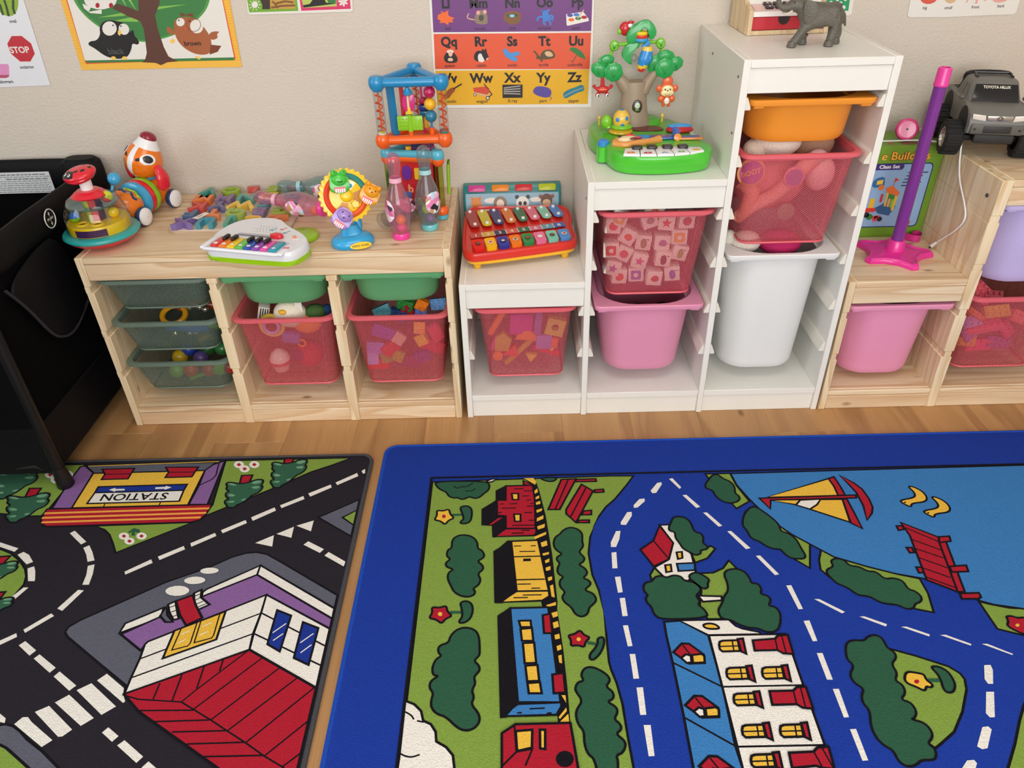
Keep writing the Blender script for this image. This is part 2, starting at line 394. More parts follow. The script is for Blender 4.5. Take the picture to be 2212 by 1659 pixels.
def pine_frame(name, label, x0, cols, tops, grooves, base_h=.062):
    """cols: x of panel left faces, tops: height of every column"""
    t = .017 if len(cols) < 9 else .017
    r = thing(name, label, 'shelf', (0, 0, 0))
    for i, x in enumerate(cols):
        w = .018 if i in (0, len(cols)-1) else .028
        h = max(tops[max(0, i-1)], tops[min(len(tops)-1, i)]) if 0 < i < len(cols)-1 else (tops[0] if i == 0 else tops[-1])
        inner = 0 < i < len(cols)-1
        hh = h-.0645 if (inner and tops[i-1] == tops[i]) else h
        sc = [(x, y, h-.05, -1) for y in (-.40, -.06)] if (i < len(tops) and (i == 0 or tops[i-1] < tops[i])) else []
        pine_panel(r, x, x+w, hh, [g for g in grooves if i > 0 and g < tops[i-1]-.05], [g for g in grooves if i < len(tops) and g < tops[i]-.05], sc)
    return r
# low pine frame on the left: three columns under one top
def rails_pine(parent, x0, x1, h, top=True):
    part('top_board', parent, lambda b: b.bb(x0, x1, FY+.001, -.001, h-.018, h, pine_x, .002))
    part('front_rail', parent, lambda b: b.bb(x0, x1, FY+.002, FY+.02, h-.064, h-.0185, pine_x, .002))
def bottom_pine(parent, x0, x1):
    part('bottom_board', parent, lambda b: b.bb(x0, x1, FY+.012, -.01, .044, .062, pine_x, .002))
    part('plinth', parent, lambda b: b.bb(x0, x1, FY+.002, FY+.02, 0, .0425, pine_x, .002))
    part('plinth', parent, lambda b: b.bb(x0, x1, FY+.0022, FY+.0115, .043, .060, pine_x, .002))
GR = [.175, .303, .432]
PL = pine_frame('pine_storage_frame', 'low pale pine storage frame with three columns of bins beside the black travel cot', 0, [-1.0015, -.690, -.387, -.087], [.52, .52, .52], GR)
rails_pine(PL, -.9835, -.087, .52); bottom_pine(PL, -.9835, -.087)
# stepped pine frame on the right
PR = pine_frame('stepped_pine_frame', 'stepped pale pine storage frame at the right with grey toy truck on it', 0, [.943, 1.2445, 1.559, 1.862], [.40, .657, .91], GR+[.56, .69, .82])
for a, c, h in ((.961, 1.2445, .40), (1.2725, 1.559, .657), (1.587, 1.862, .91)): rails_pine(PR, a, c, h)
bottom_pine(PR, .961, 1.862)
# stepped white frame in the middle
WF = thing('stepped_white_frame', 'white stepped storage frame with three steps between the two pine frames', 'shelf')
WC = [(-.0533, .42), (.2677, .679), (.5951, .9406), (.9206, .9406)]
for x, h in WC: part('side_panel', WF, lambda b: b.bb(x, x+.016, FY, -.001, 0, h, m_whitefoil, .0012))
for (a, c, h) in ((-.0373, .2677, .42), (.2837, .5951, .679), (.6111, .9206, .9406)):
    part('top_board', WF, lambda b: b.bb(a, c, FY+.001, -.001, h-.018, h-.0006, m_whitefoil, .0012))
    part('front_rail', WF, lambda b: b.bb(a, c, FY+.006, FY+.02, h-.072, h-.0185, m_whitefoil, .0012))
    part('bottom_board', WF, lambda b: b.bb(a, c, FY+.001, -.01, .056, .074, m_whitefoil, .0012))
    part('plinth', WF, lambda b: b.bb(a, c, FY+.006, FY+.02, 0, .0555, m_whitefoil, .0012))
RZ = [.194, .321, .451, .578, .706, .835]
def rail(x, s, z):
    def fn(b):
        b.prism([(0, -.002), (.0135, -.002), (.0135, .004), (.005, .025), (0, .025)], -.39, 0, m_rail, .0008, 1, T=Matrix(((s, 0, 0, x), (0, 0, 1, -.045), (0, 1, 0, z), (0, 0, 0, 1))))
    part('bin_rail', WF, fn)
for i, (a, c, h) in enumerate(((-.0373, .2677, .42), (.2837, .5951, .679), (.6111, .9206, .9406))):
    for z in RZ:
        if z < h-.08: rail(a, 1, z); rail(c, -1, z)
for (x, y, z) in ((.5951, -.41, .90), (.5951, -.16, .90), (.5951, -.42, .78), (.2677, -.41, .63)): part('screw', WF, lambda b: b.cyl((x, y, z), (x-.0015, y, z), .003, m_screw, n=10))

# ================================================================ bins
MESHM = {}
def bin_solid(label, cx, w, ztop, h, col, group, rz=0, trans=0.0, y0=FY+.006):
    """moulded tub with big round corners under a square rim with side flanges"""
    d = .415; cy = y0+d/2
    r = thing('storage_bin', label, 'bin', (cx, cy, ztop-h), rz, group)
    mat = M(col, 0.38, vary=.02) if not trans else MATS.get('milky_plastic')
    L3 = lambda lp, z: [(p[0], p[1], z) for p in lp]
    wt, wb = w-.030, w-.030-(.022 if h < .12 else .046)
    dt, db = d-.026, d-.026-.040
    rt = .098
    def fn(b):
        k = 7; loops = []
        zr = h-.013
        for t, zz in ((.90, 0), (.965, .004), (.99, .012), (1.0, .025)):
            loops.append(L3(rrect(wb*t, db*t, .066, k), zz))
        loops.append(L3(rrect(wt, dt, rt, k), zr)); b.loft(loops, mat, True, False)
        ins = [L3(rrect(wt-.005, dt-.005, rt, k), h-.002), L3(rrect(wb-.006, db-.006, rt*.9, k), .012), L3(rrect(wb*.9, db*.9, rt*.8, k), .006)]
        b.loft(list(reversed(ins)), mat, False, False) if 0 else b.loft([list(reversed(q)) for q in ins], mat, False, True)
    part('tub', r, fn)
    def rim(b):
        k = 7
        loops = [L3(rrect(wt, dt, rt, k), h-.013), L3(rrect(w-.004, d-.002, .016, k), h-.013), L3(rrect(w, d, .016, k), h-.010), L3(rrect(w, d, .016, k), h-.002), L3(rrect(w-.004, d-.004, .015, k), h), L3(rrect(wt+.002, dt+.002, rt, k), h), L3(rrect(wt-.004, dt-.004, rt, k), h-.004)]
        b.loft(loops, mat, False, False)
        for sx in (-1, 1): b.bb(sx*(w/2-.022)-.012, sx*(w/2-.022)+.012, -d/2+.006, d/2-.01, h-.020, h-.0125, mat, .002)
    part('rim', r, rim)
    return r
def bin_mesh(label, cx, w, ztop, h, key, group, d=.415, y0=FY+.006, taper=1.0):
    """perforated basket with a solid rolled rim"""
    cy = y0+d/2
    r = thing('mesh_bin', label, 'bin', (cx, cy, ztop-h), 0, group)
    hole, solid = MESHM[key]
    L3 = lambda lp, z: [(p[0], p[1], z) for p in lp]
    wt, dt = w-.022, d-.022; wb, db = wt-.038*h/.2*taper, dt-.034*h/.2*taper
    def fn(b):
        k = 4; zz = [0, .008, .02]+[.02+(h-.03)*i/4 for i in range(1, 5)]
        loops = []
        for z in zz:
            t = z/h; q = .93 if z == 0 else (.985 if z == .008 else 1)
            loops.append(L3(rrect((wb+(wt-wb)*t)*q, (db+(dt-db)*t)*q, .026, k), z))
        b.loft(loops, hole, True, False, uvscale=1)
    part('perforated_basket', r, fn)
    def rim(b):
        k = 5
        loops = [L3(rrect(wt-.004, dt-.004, .028, k), h-.016), L3(rrect(wt+.002, dt+.002, .028, k), h-.016), L3(rrect(wt+.004, dt+.004, .028, k), h-.010), L3(rrect(w, d, .030, k), h-.009), L3(rrect(w, d, .030, k), h-.001), L3(rrect(w-.003, d-.003, .03, k), h), L3(rrect(wt-.002, dt-.002, .028, k), h-.001), L3(rrect(wt-.004, dt-.004, .028, k), h-.016)]
        b.loft(loops, solid, False, False)
    part('rim', r, rim)
    def edges(b):
        lp = rrect(wb*.985, db*.985, .026, 5)
        b.tube([(p[0], p[1], .004) for p in lp], .003, solid, 6, closed=True)
    part('base_edge', r, edges)
    return r
for key, h in (('red', '#e0646f'), ('sage', '#6d8074')):
    MESHM[key] = (mesh_mat(h, 'perforated_'+key, thr=-.52 if key == 'red' else -.22), M(h, .42, 'bin_rim_'+key))
mm, nt, b_ = new_mat('milky_plastic'); b_.inputs['Base Color'].default_value = lin('#f2f3f1'); b_.inputs['Roughness'].default_value = .35; b_.inputs['Alpha'].default_value = .90; b_.inputs['Subsurface Weight'].default_value = 0.0
# left pine frame
c1, c2, c3 = (-.9835-.690)/2, (-.662-.387)/2, (-.359-.087)/2
W1 = .30
bin_mesh('shallow sage green mesh bin, topmost of three in the left column', c1, .288, .452, .098, 'sage', 'sage mesh bins', taper=2.3)
bin_mesh('shallow sage green mesh bin holding rattles and bells, middle of three', c1, .288, .328, .103, 'sage', 'sage mesh bins', taper=2.3)
bin_mesh('shallow sage green mesh bin holding play balls, lowest of three', c1, .288, .203, .106, 'sage', 'sage mesh bins', taper=2.3)
bin_solid('shallow leaf green bin above the red mesh bin with soft toys', c2, .272, .454, .100, '#62a673', 'green bins')
bin_solid('shallow leaf green bin above the red mesh bin with building bricks', c3, .270, .454, .100, '#62a673', 'green bins')
bin_mesh('red mesh bin with soft toys under the middle green bin', c2, .276, .330, .228, 'red', 'red mesh bins')
bin_mesh('red mesh bin with colourful building bricks under the right green bin', c3, .274, .330, .228, 'red', 'red mesh bins')
# white frame
w1, w2, w3 = (-.0373+.2677)/2, (.2837+.5951)/2, (.6111+.9206)/2
bin_mesh('red mesh bin with foam building blocks in the lowest white step', w1, .272, .342, .230, 'red', 'red mesh bins')
bin_mesh('red mesh bin full of white picture cubes in the middle white column', w2, .284, .598, .238, 'red', 'red mesh bins')
bin_solid('deep pink bin under the mesh bin of picture cubes', w2, .286, .343, .225, '#e596b5', 'pink bins')
bin_solid('shallow orange bin at the top of the white frame', w3, .284, .853, .108, '#ef962f', None)
bin_mesh('red mesh bin full of plush toys under the orange bin', w3, .284, .730, .236, 'red', 'red mesh bins')
bin_solid('tall milky white bin with plush toys at the bottom of the white frame', w3, .284, .478, .362, '#eef0ee', None, trans=.2)
# right pine frame
p1, p2, p3 = (.961+1.2445)/2, (1.2725+1.559)/2, (1.587+1.862)/2
bin_solid('pink bin in the lowest step of the right pine frame', p1, .276, .325, .238, '#ee9abb', 'pink bins')
bin_solid('lilac bin under the grey toy truck', p2, .276, .592, .228, '#c8baea', None)
bin_mesh('red mesh bin with pink bricks under the lilac bin', p2, .276, .338, .234, 'red', 'red mesh bins')
# ================================================================ toys on the low pine frame
def recolor(b, start, fn, mat):
    k = b.mi(mat)
    for i in range(start, len(b.f)):
        c = sum((Vector(b.v[j]) for j in b.f[i]), Vector())/len(b.f[i])
        if fn(c): b.m[i] = k
def dot(b, p, n, r, mat, ry=None, th=.0012, spin=0.0):
    b.sph((0, 0, 0), (r, ry or r, th), mat, T=align(p, n) @ TR(rz=spin), u=16, v=6)
def ball2(b, c, r, ma, mb, axis):
    s = len(b.f); b.sph(c, r, ma); a = b.T.to_3x3() @ Vector(axis); cw = b.T @ Vector(c); recolor(b, s, lambda q: (q-cw).dot(a) > 0, mb)
FRONT = Matrix(((1, 0, 0, 0), (0, 0, -1, 0), (0, 1, 0, 0), (0, 0, 0, 1)))
P = lambda h, r=.28: M(h, r, coat=.3, vary=.02)
RED, ORA, YEL, LIM, TEA, BLU, PUR, PIN, WHT, BLK = P('#df2436'), P('#ee7f16'), P('#f8cc12'), P('#8cc626'), P('#2aa7a6'), P('#2456b8'), P('#7c3fa0'), P('#e83f9b'), P('#f1f0f2'), P('#17161a', .4)
SKY, GRE, MAG, DRED, NAVY = P('#3fa6d6'), P('#3fae46'), P('#d42a86'), P('#8f1830'), P('#233a66')
m_clear = clear('#f2f6f8', 'clear_plastic'); m_clpink = clear('#f8cadf', 'pink_clear_plastic', op=.12); m_clteal = clear('#cfe6e8', 'teal_clear_plastic', op=.10); m_cllime = clear('#dce68a', 'lime_clear_plastic'); m_clgrey = clear('#e8dfe6', 'smoky_clear_plastic', op=.08)
m_cltray = clear('#58bcc0', 'teal_tray_plastic', op=.25)
ZT = .5203
# --- ball popper
t = thing('ball_popper', 'ball popper toy with clear dome and ladybird plunger on the pine frame corner', 'toy', (-.964, -.340, ZT))
part('base_bowl', t, lambda b: b.lathe([(.03, 0), (.045, .001), (.062, .006), (.080, .016), (.089, .027), (.086, .030), (.02, .031)], RED, n=48))
part('rim_ring', t, lambda b: b.lathe([(.070, .026), (.089, .025), (.0925, .030), (.090, .0355), (.082, .0385), (.070, .039)], TEA, n=48))
def deck(b):
    b.lathe([(.072, .036), (.0735, .060), (.0715, .064), (.05, .0645), (.02, .064)], YEL, n=48)
    for a in (-2.0, -1.15): 
        b.torus(.013, .0028, YEL, TR(.045*math.cos(a), .045*math.sin(a), .065), n=20, k=8); b.sph((.045*math.cos(a), .045*math.sin(a), .0635), (.010, .010, .0015), M('#8a6a00', .5), u=14, v=6)
part('yellow_deck', t, deck)
def sticker(b):
    lo = []; hi = []
    for i in range(10):
        a = -1.95+1.05*i/9; lo.append((.0745*math.cos(a), .0745*math.sin(a), .041)); hi.append((.0745*math.cos(a), .0745*math.sin(a), .059))
    b.loft([lo, hi], P('#4a2a55', .3), False, False, closed=False)
part('front_window', t, sticker)
cols = ['#e2484a', '#4a2450', '#5a3080', '#3a5a9a', '#3a9a8a', '#9ccc3a', '#f2cf1e', '#c2c63a']
def column(b):
    n = 32; s = len(b.f); b.lathe([(.0215, .064), (.0215, .125)], P(cols[0]), n=n)
    for k in range(1, 8):
        recolor(b, s, lambda c, k=k: int(((math.atan2(c.y, c.x)+PI*.5) % (2*PI))/(2*PI)*8) == k, P(cols[k]))
part('rainbow_column', t, column)
part('tray', t, lambda b: b.lathe([(.023, .098), (.045, .0975), (.058, .102), (.061, .107), (.058, .1045), (.045, .1), (.023, .1005)], m_cltray, n=40, cap=False))
part('ball', t, lambda b: ball2(b, (-.043, -.022, .077), .0135, P('#2f6cc4'), LIM, (0, 0, -1)))
part('ball', t, lambda b: b.sph((.042, .005, .077), .0135, YEL))
part('ball', t, lambda b: ball2(b, (.038, .006, .118), .0145, RED, P('#cdd820'), (.6, .2, .7)))
part('ball', t, lambda b: b.sph((-.02, .045, .077), .013, PUR))
part('dome', t, lambda b: b.lathe([(.078, .040), (.0765, .060), (.073, .085), (.066, .107), (.055, .121), (.040, .128)], m_clear, n=48, cap=False))
part('collar', t, lambda b: b.lathe([(.02, .124), (.042, .124), (.043, .127), (.036, .132), (.034, .1345), (.028, .137), (.026, .1395), (.018, .1405)], RED, n=40))
part('stem', t, lambda b: b.lathe([(.0145, .138), (.0145, .168)], WHT, n=28))
TK = TR(-.004, -.004, .180, ry=-.16, rx=.16, rz=.0)
def knob(b):
    b.sph((0, 0, 0), (.040, .037, .0155), RED, TK, 32, 18)
    b.lathe([(.030, -.013), (.037, -.006), (.036, -.003)], RED, TK)
kb = part('ladybird_knob', t, knob)
def onell(az, k, el): 
    x, y = .040*math.cos(az)*k, .037*math.sin(az)*k; z = .0155*math.sqrt(max(0, 1-k*k)); return Vector((x, y, z)), Vector((x/.0016, y/.00137, z/.00024)).normalized()
def spots(b):
    for az, k, r in ((-1.3, .45, .0055), (-.6, .6, .006), (.2, .75, .0055), (1.2, .6, .006), (2.2, .6, .006)):
        p, n = onell(az, k, 0); b.T = TK; dot(b, p, n, r, BLK, r*.75, .0009)
    b.T = ID4
sp = part('spot_markings', t, spots)
def face(b):
    b.T = TK
    v = []; f = []; N = 12; R = 5
    for i in range(N+1):
        az = -2.85+1.25*i/N
        for j in range(R+1):
            k = .42+.52*j/R*(1 if True else 0); p, n = onell(az, k, 0); v.append(tuple(p+n*.0006))
    for i in range(N):
        for j in range(R): f.append((i*(R+1)+j, (i+1)*(R+1)+j, (i+1)*(R+1)+j+1, i*(R+1)+j+1))
    b.add(v, [tuple(reversed(q)) for q in f], BLK)
    for az in (-2.5, -1.95):
        p, n = onell(az, .74, 0); dot(b, p+n*.0008, n, .0042, WHT, th=.0008); dot(b, p+n*.0016, n, .002, BLK, th=.0006)
    b.T = ID4
part('ladybird_face', t, face)

# --- wheeled dog
ax = Vector((.26, .965, 0)).normalized(); side = Vector((ax.y, -ax.x, 0))
t = thing('wheeled_dog', 'orange wheeled toy dog with red ears and striped rings behind the ball popper', 'toy', (-.925, -.20, ZT))
ob_ = Vector((-.925, -.20, ZT)); OB = M('#ee7a12', .25, coat=.4, vary=.02)
rear = Vector((-.946, -.222, ZT+.050)); front = Vector((-.916, -.100, ZT+.052))
AX = Matrix(((side.x, ax.x, 0, 0), (side.y, ax.y, 0, 0), (0, 0, 1, 0), (0, 0, 0, 1)))
def rearbody(b):
    b.T = Matrix.Translation(rear-ob_) @ AX
    b.sph((0, 0, 0), (.046, .046, .044), OB, u=30, v=20)
    b.T = ID4
rb = part('rear_body', t, rearbody)
def stripe(b, base, y, sgn):
    b.T = Matrix.Translation(base-ob_) @ AX
    pts = []
    for i in range(9):
        a = -.15+1.25*i/8; w = .004*math.sin(i*1.6); r = .0462*math.sqrt(max(.05, 1-((y+w)/.046)**2)); pts.append((r*math.sin(a), y+w, r*math.cos(a)*.96))
    b.tube(pts, .0034, NAVY if sgn else LIM, 6, sm=3); b.T = ID4
part('stripe_marking', t, lambda b: stripe(b, rear, .000, 1)); part('stripe_marking', t, lambda b: stripe(b, rear, .018, 0))
def frontbody(b):
    b.T = Matrix.Translation(front-ob_) @ AX
    b.sph((0, 0, 0), (.044, .044, .042), OB, u=30, v=20); b.T = ID4
part('front_body', t, frontbody); part('stripe_marking', t, lambda b: stripe(b, front, -.004, 1))
for i, (m_, f) in enumerate(((SKY, .36), (RED, .50), (LIM, .64))):
    c = rear.lerp(front, f); part('body_ring', t, lambda b: b.lathe([(.02, -.0105), (.040, -.0105), (.0475, -.007), (.049, 0), (.0475, .007), (.040, .0105), (.02, .0105)], m_, align(c-ob_, ax), n=36))
for base, dz in ((rear, .0255), (front, .0265)):
    for s in (1, -1):
        c = base+side*s*.050+ax*(-.004 if base is rear else .006); c.z = ZT+.0262
        def wheel(b): b.lathe([(.012, -.010), (.022, -.009), (.0258, -.003), (.0258, .003), (.0235, .007), (.02, .008)], NAVY, align(c-ob_, side*s), n=32)
        w = part('wheel', t, wheel)
        part('hubcap', w, lambda b: b.lathe([(.0238, .006), (.0225, .0105), (.016, .0135), (.008, .0148), (.0005, .0152)], WHT, align(c-ob_, side*s), n=32))
        def holes(b):
            A = align(c-ob_, side*s)
            for k in range(7):
                r = 0 if k == 6 else .0055; b.sph((r*math.cos(k*PI/3), r*math.sin(k*PI/3), .0150-(.0006 if r else 0)), (.0012, .0012, .0004), BLK, A, 8, 5)
        if s == 1: part('hub_holes', w, holes)
part('neck_ring', t, lambda b: b.lathe([(.012, -.004), (.021, -.004), (.024, 0), (.021, .004), (.012, .004)], SKY, TR(*(Vector((-.917, -.112, ZT+.090))-ob_)), n=30))
HD = Matrix.Translation(Vector((-.915, -.112, ZT+.137))-ob_) @ Euler((-.16, .42, 0)).to_matrix().to_4x4() @ TR(rz=-.42, s=1.15)
def head(b):
    b.T = HD; s = len(b.f)
    b.loft([[(max(1e-5, r)*math.cos(2*PI*i/36), max(1e-5, r)*math.sin(2*PI*i/36), z) for i in range(36)] for r, z in ((0, -.042), (.014, -.040), (.027, -.033), (.037, -.022), (.0425, -.008), (.043, .004), (.0405, .014), (.036, .024), (.0295, .034), (.0245, .042), (.0212, .049), (.0195, .054))], OB, False, True)
    inv = HD.inverted(); wm = WHT
    recolor(b, s, lambda c: (lambda q: q.z > .0305 or (q.y < 0 and abs(q.x) < .0065) or (q.y > 0 and abs(q.x) < .006))(inv @ c), wm)
    b.T = ID4
hd = part('head', t, head)
part('nose', t, lambda b: b.sph((0, 0, .056), (.0185, .0185, .013), DRED, HD))
for s in (1, -1):
    def eye(b):
        b.T = HD; n = Vector((s*.76, -.58, .30)).normalized(); p = Vector((n.x*.0405, n.y*.0405, .014))
        dot(b, p, n, .0175, WHT, .0130, .0022, spin=0.3*s); dot(b, p+n*.0022+Vector((0, 0, .001)), n, .0115, BLK, .0085, .0012); dot(b, p+n*.0036+Vector((-.004*s, 0, .004)), n, .0024, WHT, th=.0006); b.T = ID4
    part('eye', hd, eye)
    def brow(b):
        b.T = HD; n = Vector((s*.42, -.90, .12)).normalized(); p = n*.0425+Vector((0, 0, .004)); dot(b, p, n, .0075, BLK, .0035, .001, spin=.5*s)
        n = Vector((s*.5, -.86, -.1)).normalized(); dot(b, n*.0428, n, .006, P('#e06a08'), .0025, .0008); b.T = ID4
    part('brow_marking', hd, brow)
    def ear(b):
        c0 = HD @ Vector((s*.036, -.004, .006)); p = [c0, c0+Vector((s*.010, -.006, -.016)), c0+Vector((s*.014, -.008, -.036)), c0+Vector((s*.012, -.008, -.060)), c0+Vector((s*.008, -.007, -.070))]
        b.tube(p, [.006, .014, .0195, .018, .006], RED, 14, sm=4, flat=.55 if s > 0 else .5)
    part('ear', t, ear)
part('tail', t, lambda b: b.tube([rear-ob_+Vector((-.006, -.03, .036)), rear-ob_+Vector((-.004, -.034, .055)), rear-ob_+Vector((-.001, -.028, .066))], .004, SKY, 8, sm=3))
part('tail_ball', t, lambda b: b.sph(rear-ob_+Vector((.002, -.016, .080)), .0165, SKY))

# --- letter board with loose wooden letters
BA = TR(-.66, -.152, ZT, rz=.02)
t = thing('letter_board', 'pale wooden tray for loose coloured letters behind the toy piano', 'board', (-.66, -.152, ZT), .02)
m_board = wood('board_wood', '#c4ae98', '#dccab6', 'x', 2.0, .5)
part('tray_board', t, lambda b: b.prism(rrect(.325, .285, .02, 5), 0, .008, m_board, .002))
letters = [('V', '#4d9d92'), ('O', '#97b43a'), ('L', '#d05850'), ('E', '#a4b848'), ('A', '#cf5550'),
           ('M', '#ea8244'), ('H', '#8a7092'), ('N', '#64a096'), ('D', '#e0bc50'), ('R', '#4a95a2'),
           ('K', '#d6504a'), ('Y', '#6f6a92'), ('W', '#e8c258'), ('S', '#5d9aa0'), ('P', '#cc5c54'),
           ('F', '#4f6d92'), ('T', '#e58450'), ('Q', '#9fb455'), ('B', '#8a7296'), ('G', '#9cae48'),
           ('X', '#7a66a2'), ('U', '#3e8fa2'), ('J', '#4fa08e'), ('C', '#e6b848'), ('Z', '#d47a4c')]
LN = {'#4d9d92': 'teal', '#97b43a': 'lime green', '#d05850': 'red', '#a4b848': 'light green', '#cf5550': 'coral red'}
CN = lambda h: LN.get(h) or (lambda r, g, bl: 'orange' if r > 220 and 110 < g < 150 else 'yellow' if r > 210 and g > 170 else 'red' if r > 190 else 'green' if g > r and g > bl+30 else 'purple' if r > bl*.75 and bl > g else 'blue')(int(h[1:3], 16), int(h[3:5], 16), int(h[5:7], 16))
pos = ['back', 'second', 'third', 'fourth', 'front']
for i, (ch, h) in enumerate(letters):
    r_, c_ = divmod(i, 5); x = -.122+c_*.061; y = .108-r_*.057
    b = MB(); b.text(ch, .060, P(h, .55), TR(-.0, -.021, 0, rz=0), bold=.0022, depth=.0085)
    xs = [v[0] for v in b.v]; ys = [v[1] for v in b.v]; cx, cy = (min(xs)+max(xs))/2, (min(ys)+max(ys))/2
    b.v = [((v[0]-cx)*1.14, (v[1]-cy)*1.0, v[2]+.0085) for v in b.v]
    o = b.obj('letter_'+ch.lower() if False else 'wooden_letter'); w = BA @ Vector((x, y, .0082)); o.location = w; o.rotation_euler = (0, 0, PI+.02+random.uniform(-.05, .05))
    tag(o, '%s wooden letter %s in the %s row of the letter tray' % (CN(h), ch, pos[r_]), 'letter', 'letters on the tray')
b = MB(); b.prism([(-.022, -.009), (.022, -.009), (.022, .009), (-.022, .009)], 0, .0006, M('#ece6dc', .7)); b.box((-.004, .002, .0008), (.02, .0012, .0002), M('#7a746c', .7), 0); b.box((-.004, -.002, .0008), (.018, .0012, .0002), M('#7a746c', .7), 0)
o = b.obj('paper_tag'); o.location = (-.742, -.245, ZT+.0262); o.rotation_euler = (0, 0, 1.1); tag(o, 'small white paper tag lying on the loose letters', 'tag')

# --- toy piano
O0 = Vector((-.54, -.41, ZT)); t = thing('toy_piano', 'white toy piano with rainbow keys and lime base at the shelf edge', 'toy piano', O0)
W2 = lambda pts: [(p[0]-O0.x, p[1]-O0.y) for p in pts]
outl = [(-.661, -.456), (-.655, -.475), (-.636, -.488), (-.47, -.532), (-.446, -.534), (-.428, -.522), (-.408, -.47), (-.412, -.437), (-.437, -.391), (-.485, -.334), (-.505, -.292), (-.53, -.272), (-.556, -.265), (-.601, -.268), (-.637, -.301), (-.654, -.35), (-.661, -.39), (-.660, -.42)]
outl = [(x, y*.86-.058) for x, y in outl]
so = chaikin(W2(outl), 2)
part('base', t, lambda b: (b.prism([(p[0]*1.01, p[1]*1.01) for p in so], .0, .012, P('#9ccb1c'), .004), b.prism(circ(.042, 24, .088, .062), 0, .013, P('#9ccb1c'), .004)))
m_pw = P('#e9ebf2', .3)
def body(b):
    b.loft([[(p[0]*k, p[1]*k, z) for p in so] for z, k in ((.011, .99), (.020, 1.0), (.030, .985), (.034, .965))], m_pw, True, True)
part('body', t, body)
KX = Vector((.966, -.259, 0)); KY = Vector((.259, .966, 0)); K0 = Vector((-.645, -.467, 0))-Vector((O0.x, O0.y, 0))
KT = Matrix(((KX.x, KY.x, 0, K0.x), (KX.y, KY.y, 0, K0.y), (0, 0, 1, 0), (0, 0, 0, 1)))
part('key_bed', t, lambda b: b.prism([(-.006, -.004), (.182, -.004), (.182, .058), (-.006, .058)], .030, .0352, P('#c9ccd6', .4), .001, T=KT))
part('front_lip', t, lambda b: (b.box((.088, -.011, .034), (.20, .010, .009), m_pw, .004, 3, KT), b.box((-.014, .022, .035), (.014, .07, .009), m_pw, .004, 3, KT), b.box((.191, .018, .034), (.016, .06, .009), m_pw, .004, 3, KT)))
kc = ['#d8302c', '#ee7a1e', '#f2c81e', '#5fc04a', '#1f4fb0', '#8a3fae', '#e24aa8', '#1f9ab0']
for i, h in enumerate(kc):
    k = part('key', t, lambda b: b.box((.011+i*.0222, .026, .0350), (.0208, .054, .011), P(h), .003, 2, KT))
    part('key_mark', k, lambda b: b.prism(circ(.0055, [14, 10, 3, 4, 5, 6, 12, 4][i], .011+i*.0222, .011), .0404, .0410, WHT, T=KT))
for i in (1, 2, 4, 5, 6): part('black_key', t, lambda b: b.box((i*.0222, .042, .0425), (.011, .026, .012), BLK, .004, 2, KT))
part('slide_slot', t, lambda b: b.prism(rrect(.13, .020, .01, 6, .088, .083), .0335, .0344, P('#b8bcc8', .4), T=KT))
part('slot_line', t, lambda b: b.box((.085, .080, .0347), (.11, .0025, .0006), BLK, 0, T=KT))
part('slider_knob', t, lambda b: b.prism(rrect(.034, .019, .009, 6, .136, .081), .0344, .044, RED, .003, T=KT))
def dots(b):
    for i in range(5):
        for j in range(8):
            a = .06+j*.0085; r = .110+i*.0085
            if (i-2)**2*1.4+(j-3.5)**2 < 13: b.sph((a-.012+(i % 2)*.004, r-.002, .0342), (.0018, .0012, .0004), M(('#8f9a96', '#6a9a4a')[(i*j) % 5 == 2], .5), KT, 8, 4)
part('speaker_holes', t, dots)
def notes(b):
    for x, y, h in ((.098, .122, '#3a9ab8'), (.122, .130, '#e2603a'), (.140, .112, '#3a9ab8')):
        b.sph((x, y, .0345), (.005, .0035, .0005), P(h), KT, 12, 5); b.box((x+.004, y+.006, .0345), (.0012, .012, .0004), P(h), 0, T=KT); b.box((x+.007, y+.011, .0345), (.006, .002, .0004), P(h), 0, T=KT)
part('note_print', t, notes)
part('power_switch', t, lambda b: (b.prism(rrect(.018, .010, .005, 6, .184, .086), .0342, .0350, WHT, T=KT), b.prism(rrect(.009, .007, .003, 5, .181, .086), .035, .040, P('#f08a5a'), .001, T=KT)))
part('red_mark', t, lambda b: b.prism([(.185, .022), (.2, .026), (.202, .021), (.187, .017)], .0386, .0390, RED, T=KT))

# --- ferris wheel
t = thing('ferris_wheel_toy', 'yellow ferris wheel toy with animal rattles on a sky blue base', 'toy', (-.315, -.392, ZT), .35)
CY = P('#35a8e0')
def fbase(b):
    b.loft([[(p[0]*k, p[1]*k*.86, z) for p in rrect(.108, .092, .044, 8)] for z, k in ((0, .94), (.003, .99), (.010, 1.0), (.016, .95), (.022, .80), (.026, .60))], CY)
    b.loft([[(p[0]*k, p[1]*k+dy, z) for p in rrect(.05, .036, .015, 6)] for z, k, dy in ((.022, 1.15, .006), (.034, .95, .012), (.046, .75, .014))], CY)
    b.tube([(.018, .014, .022), (.024, .024, .045), (.012, .034, .07), (0, .036, .09)], .009, CY, 10, sm=4)
fb = part('base', t, fbase)
LT = TR(.012, -.0445, .0105, rx=1.05)
part('name_plate', fb, lambda b: b.prism(circ(.027, 24, 0, 0, .0085), 0, .0022, YEL, .0005, T=LT))
part('name_lettering', fb, lambda b: b.text('FERRIS WHEEL', .0072, BLK, LT @ TR(0, -.0025, .0024), bold=.0001, width=.043))
WT = TR(0, .002, .124, rx=PI/2-.32)     # wheel disc, z axis towards the viewer
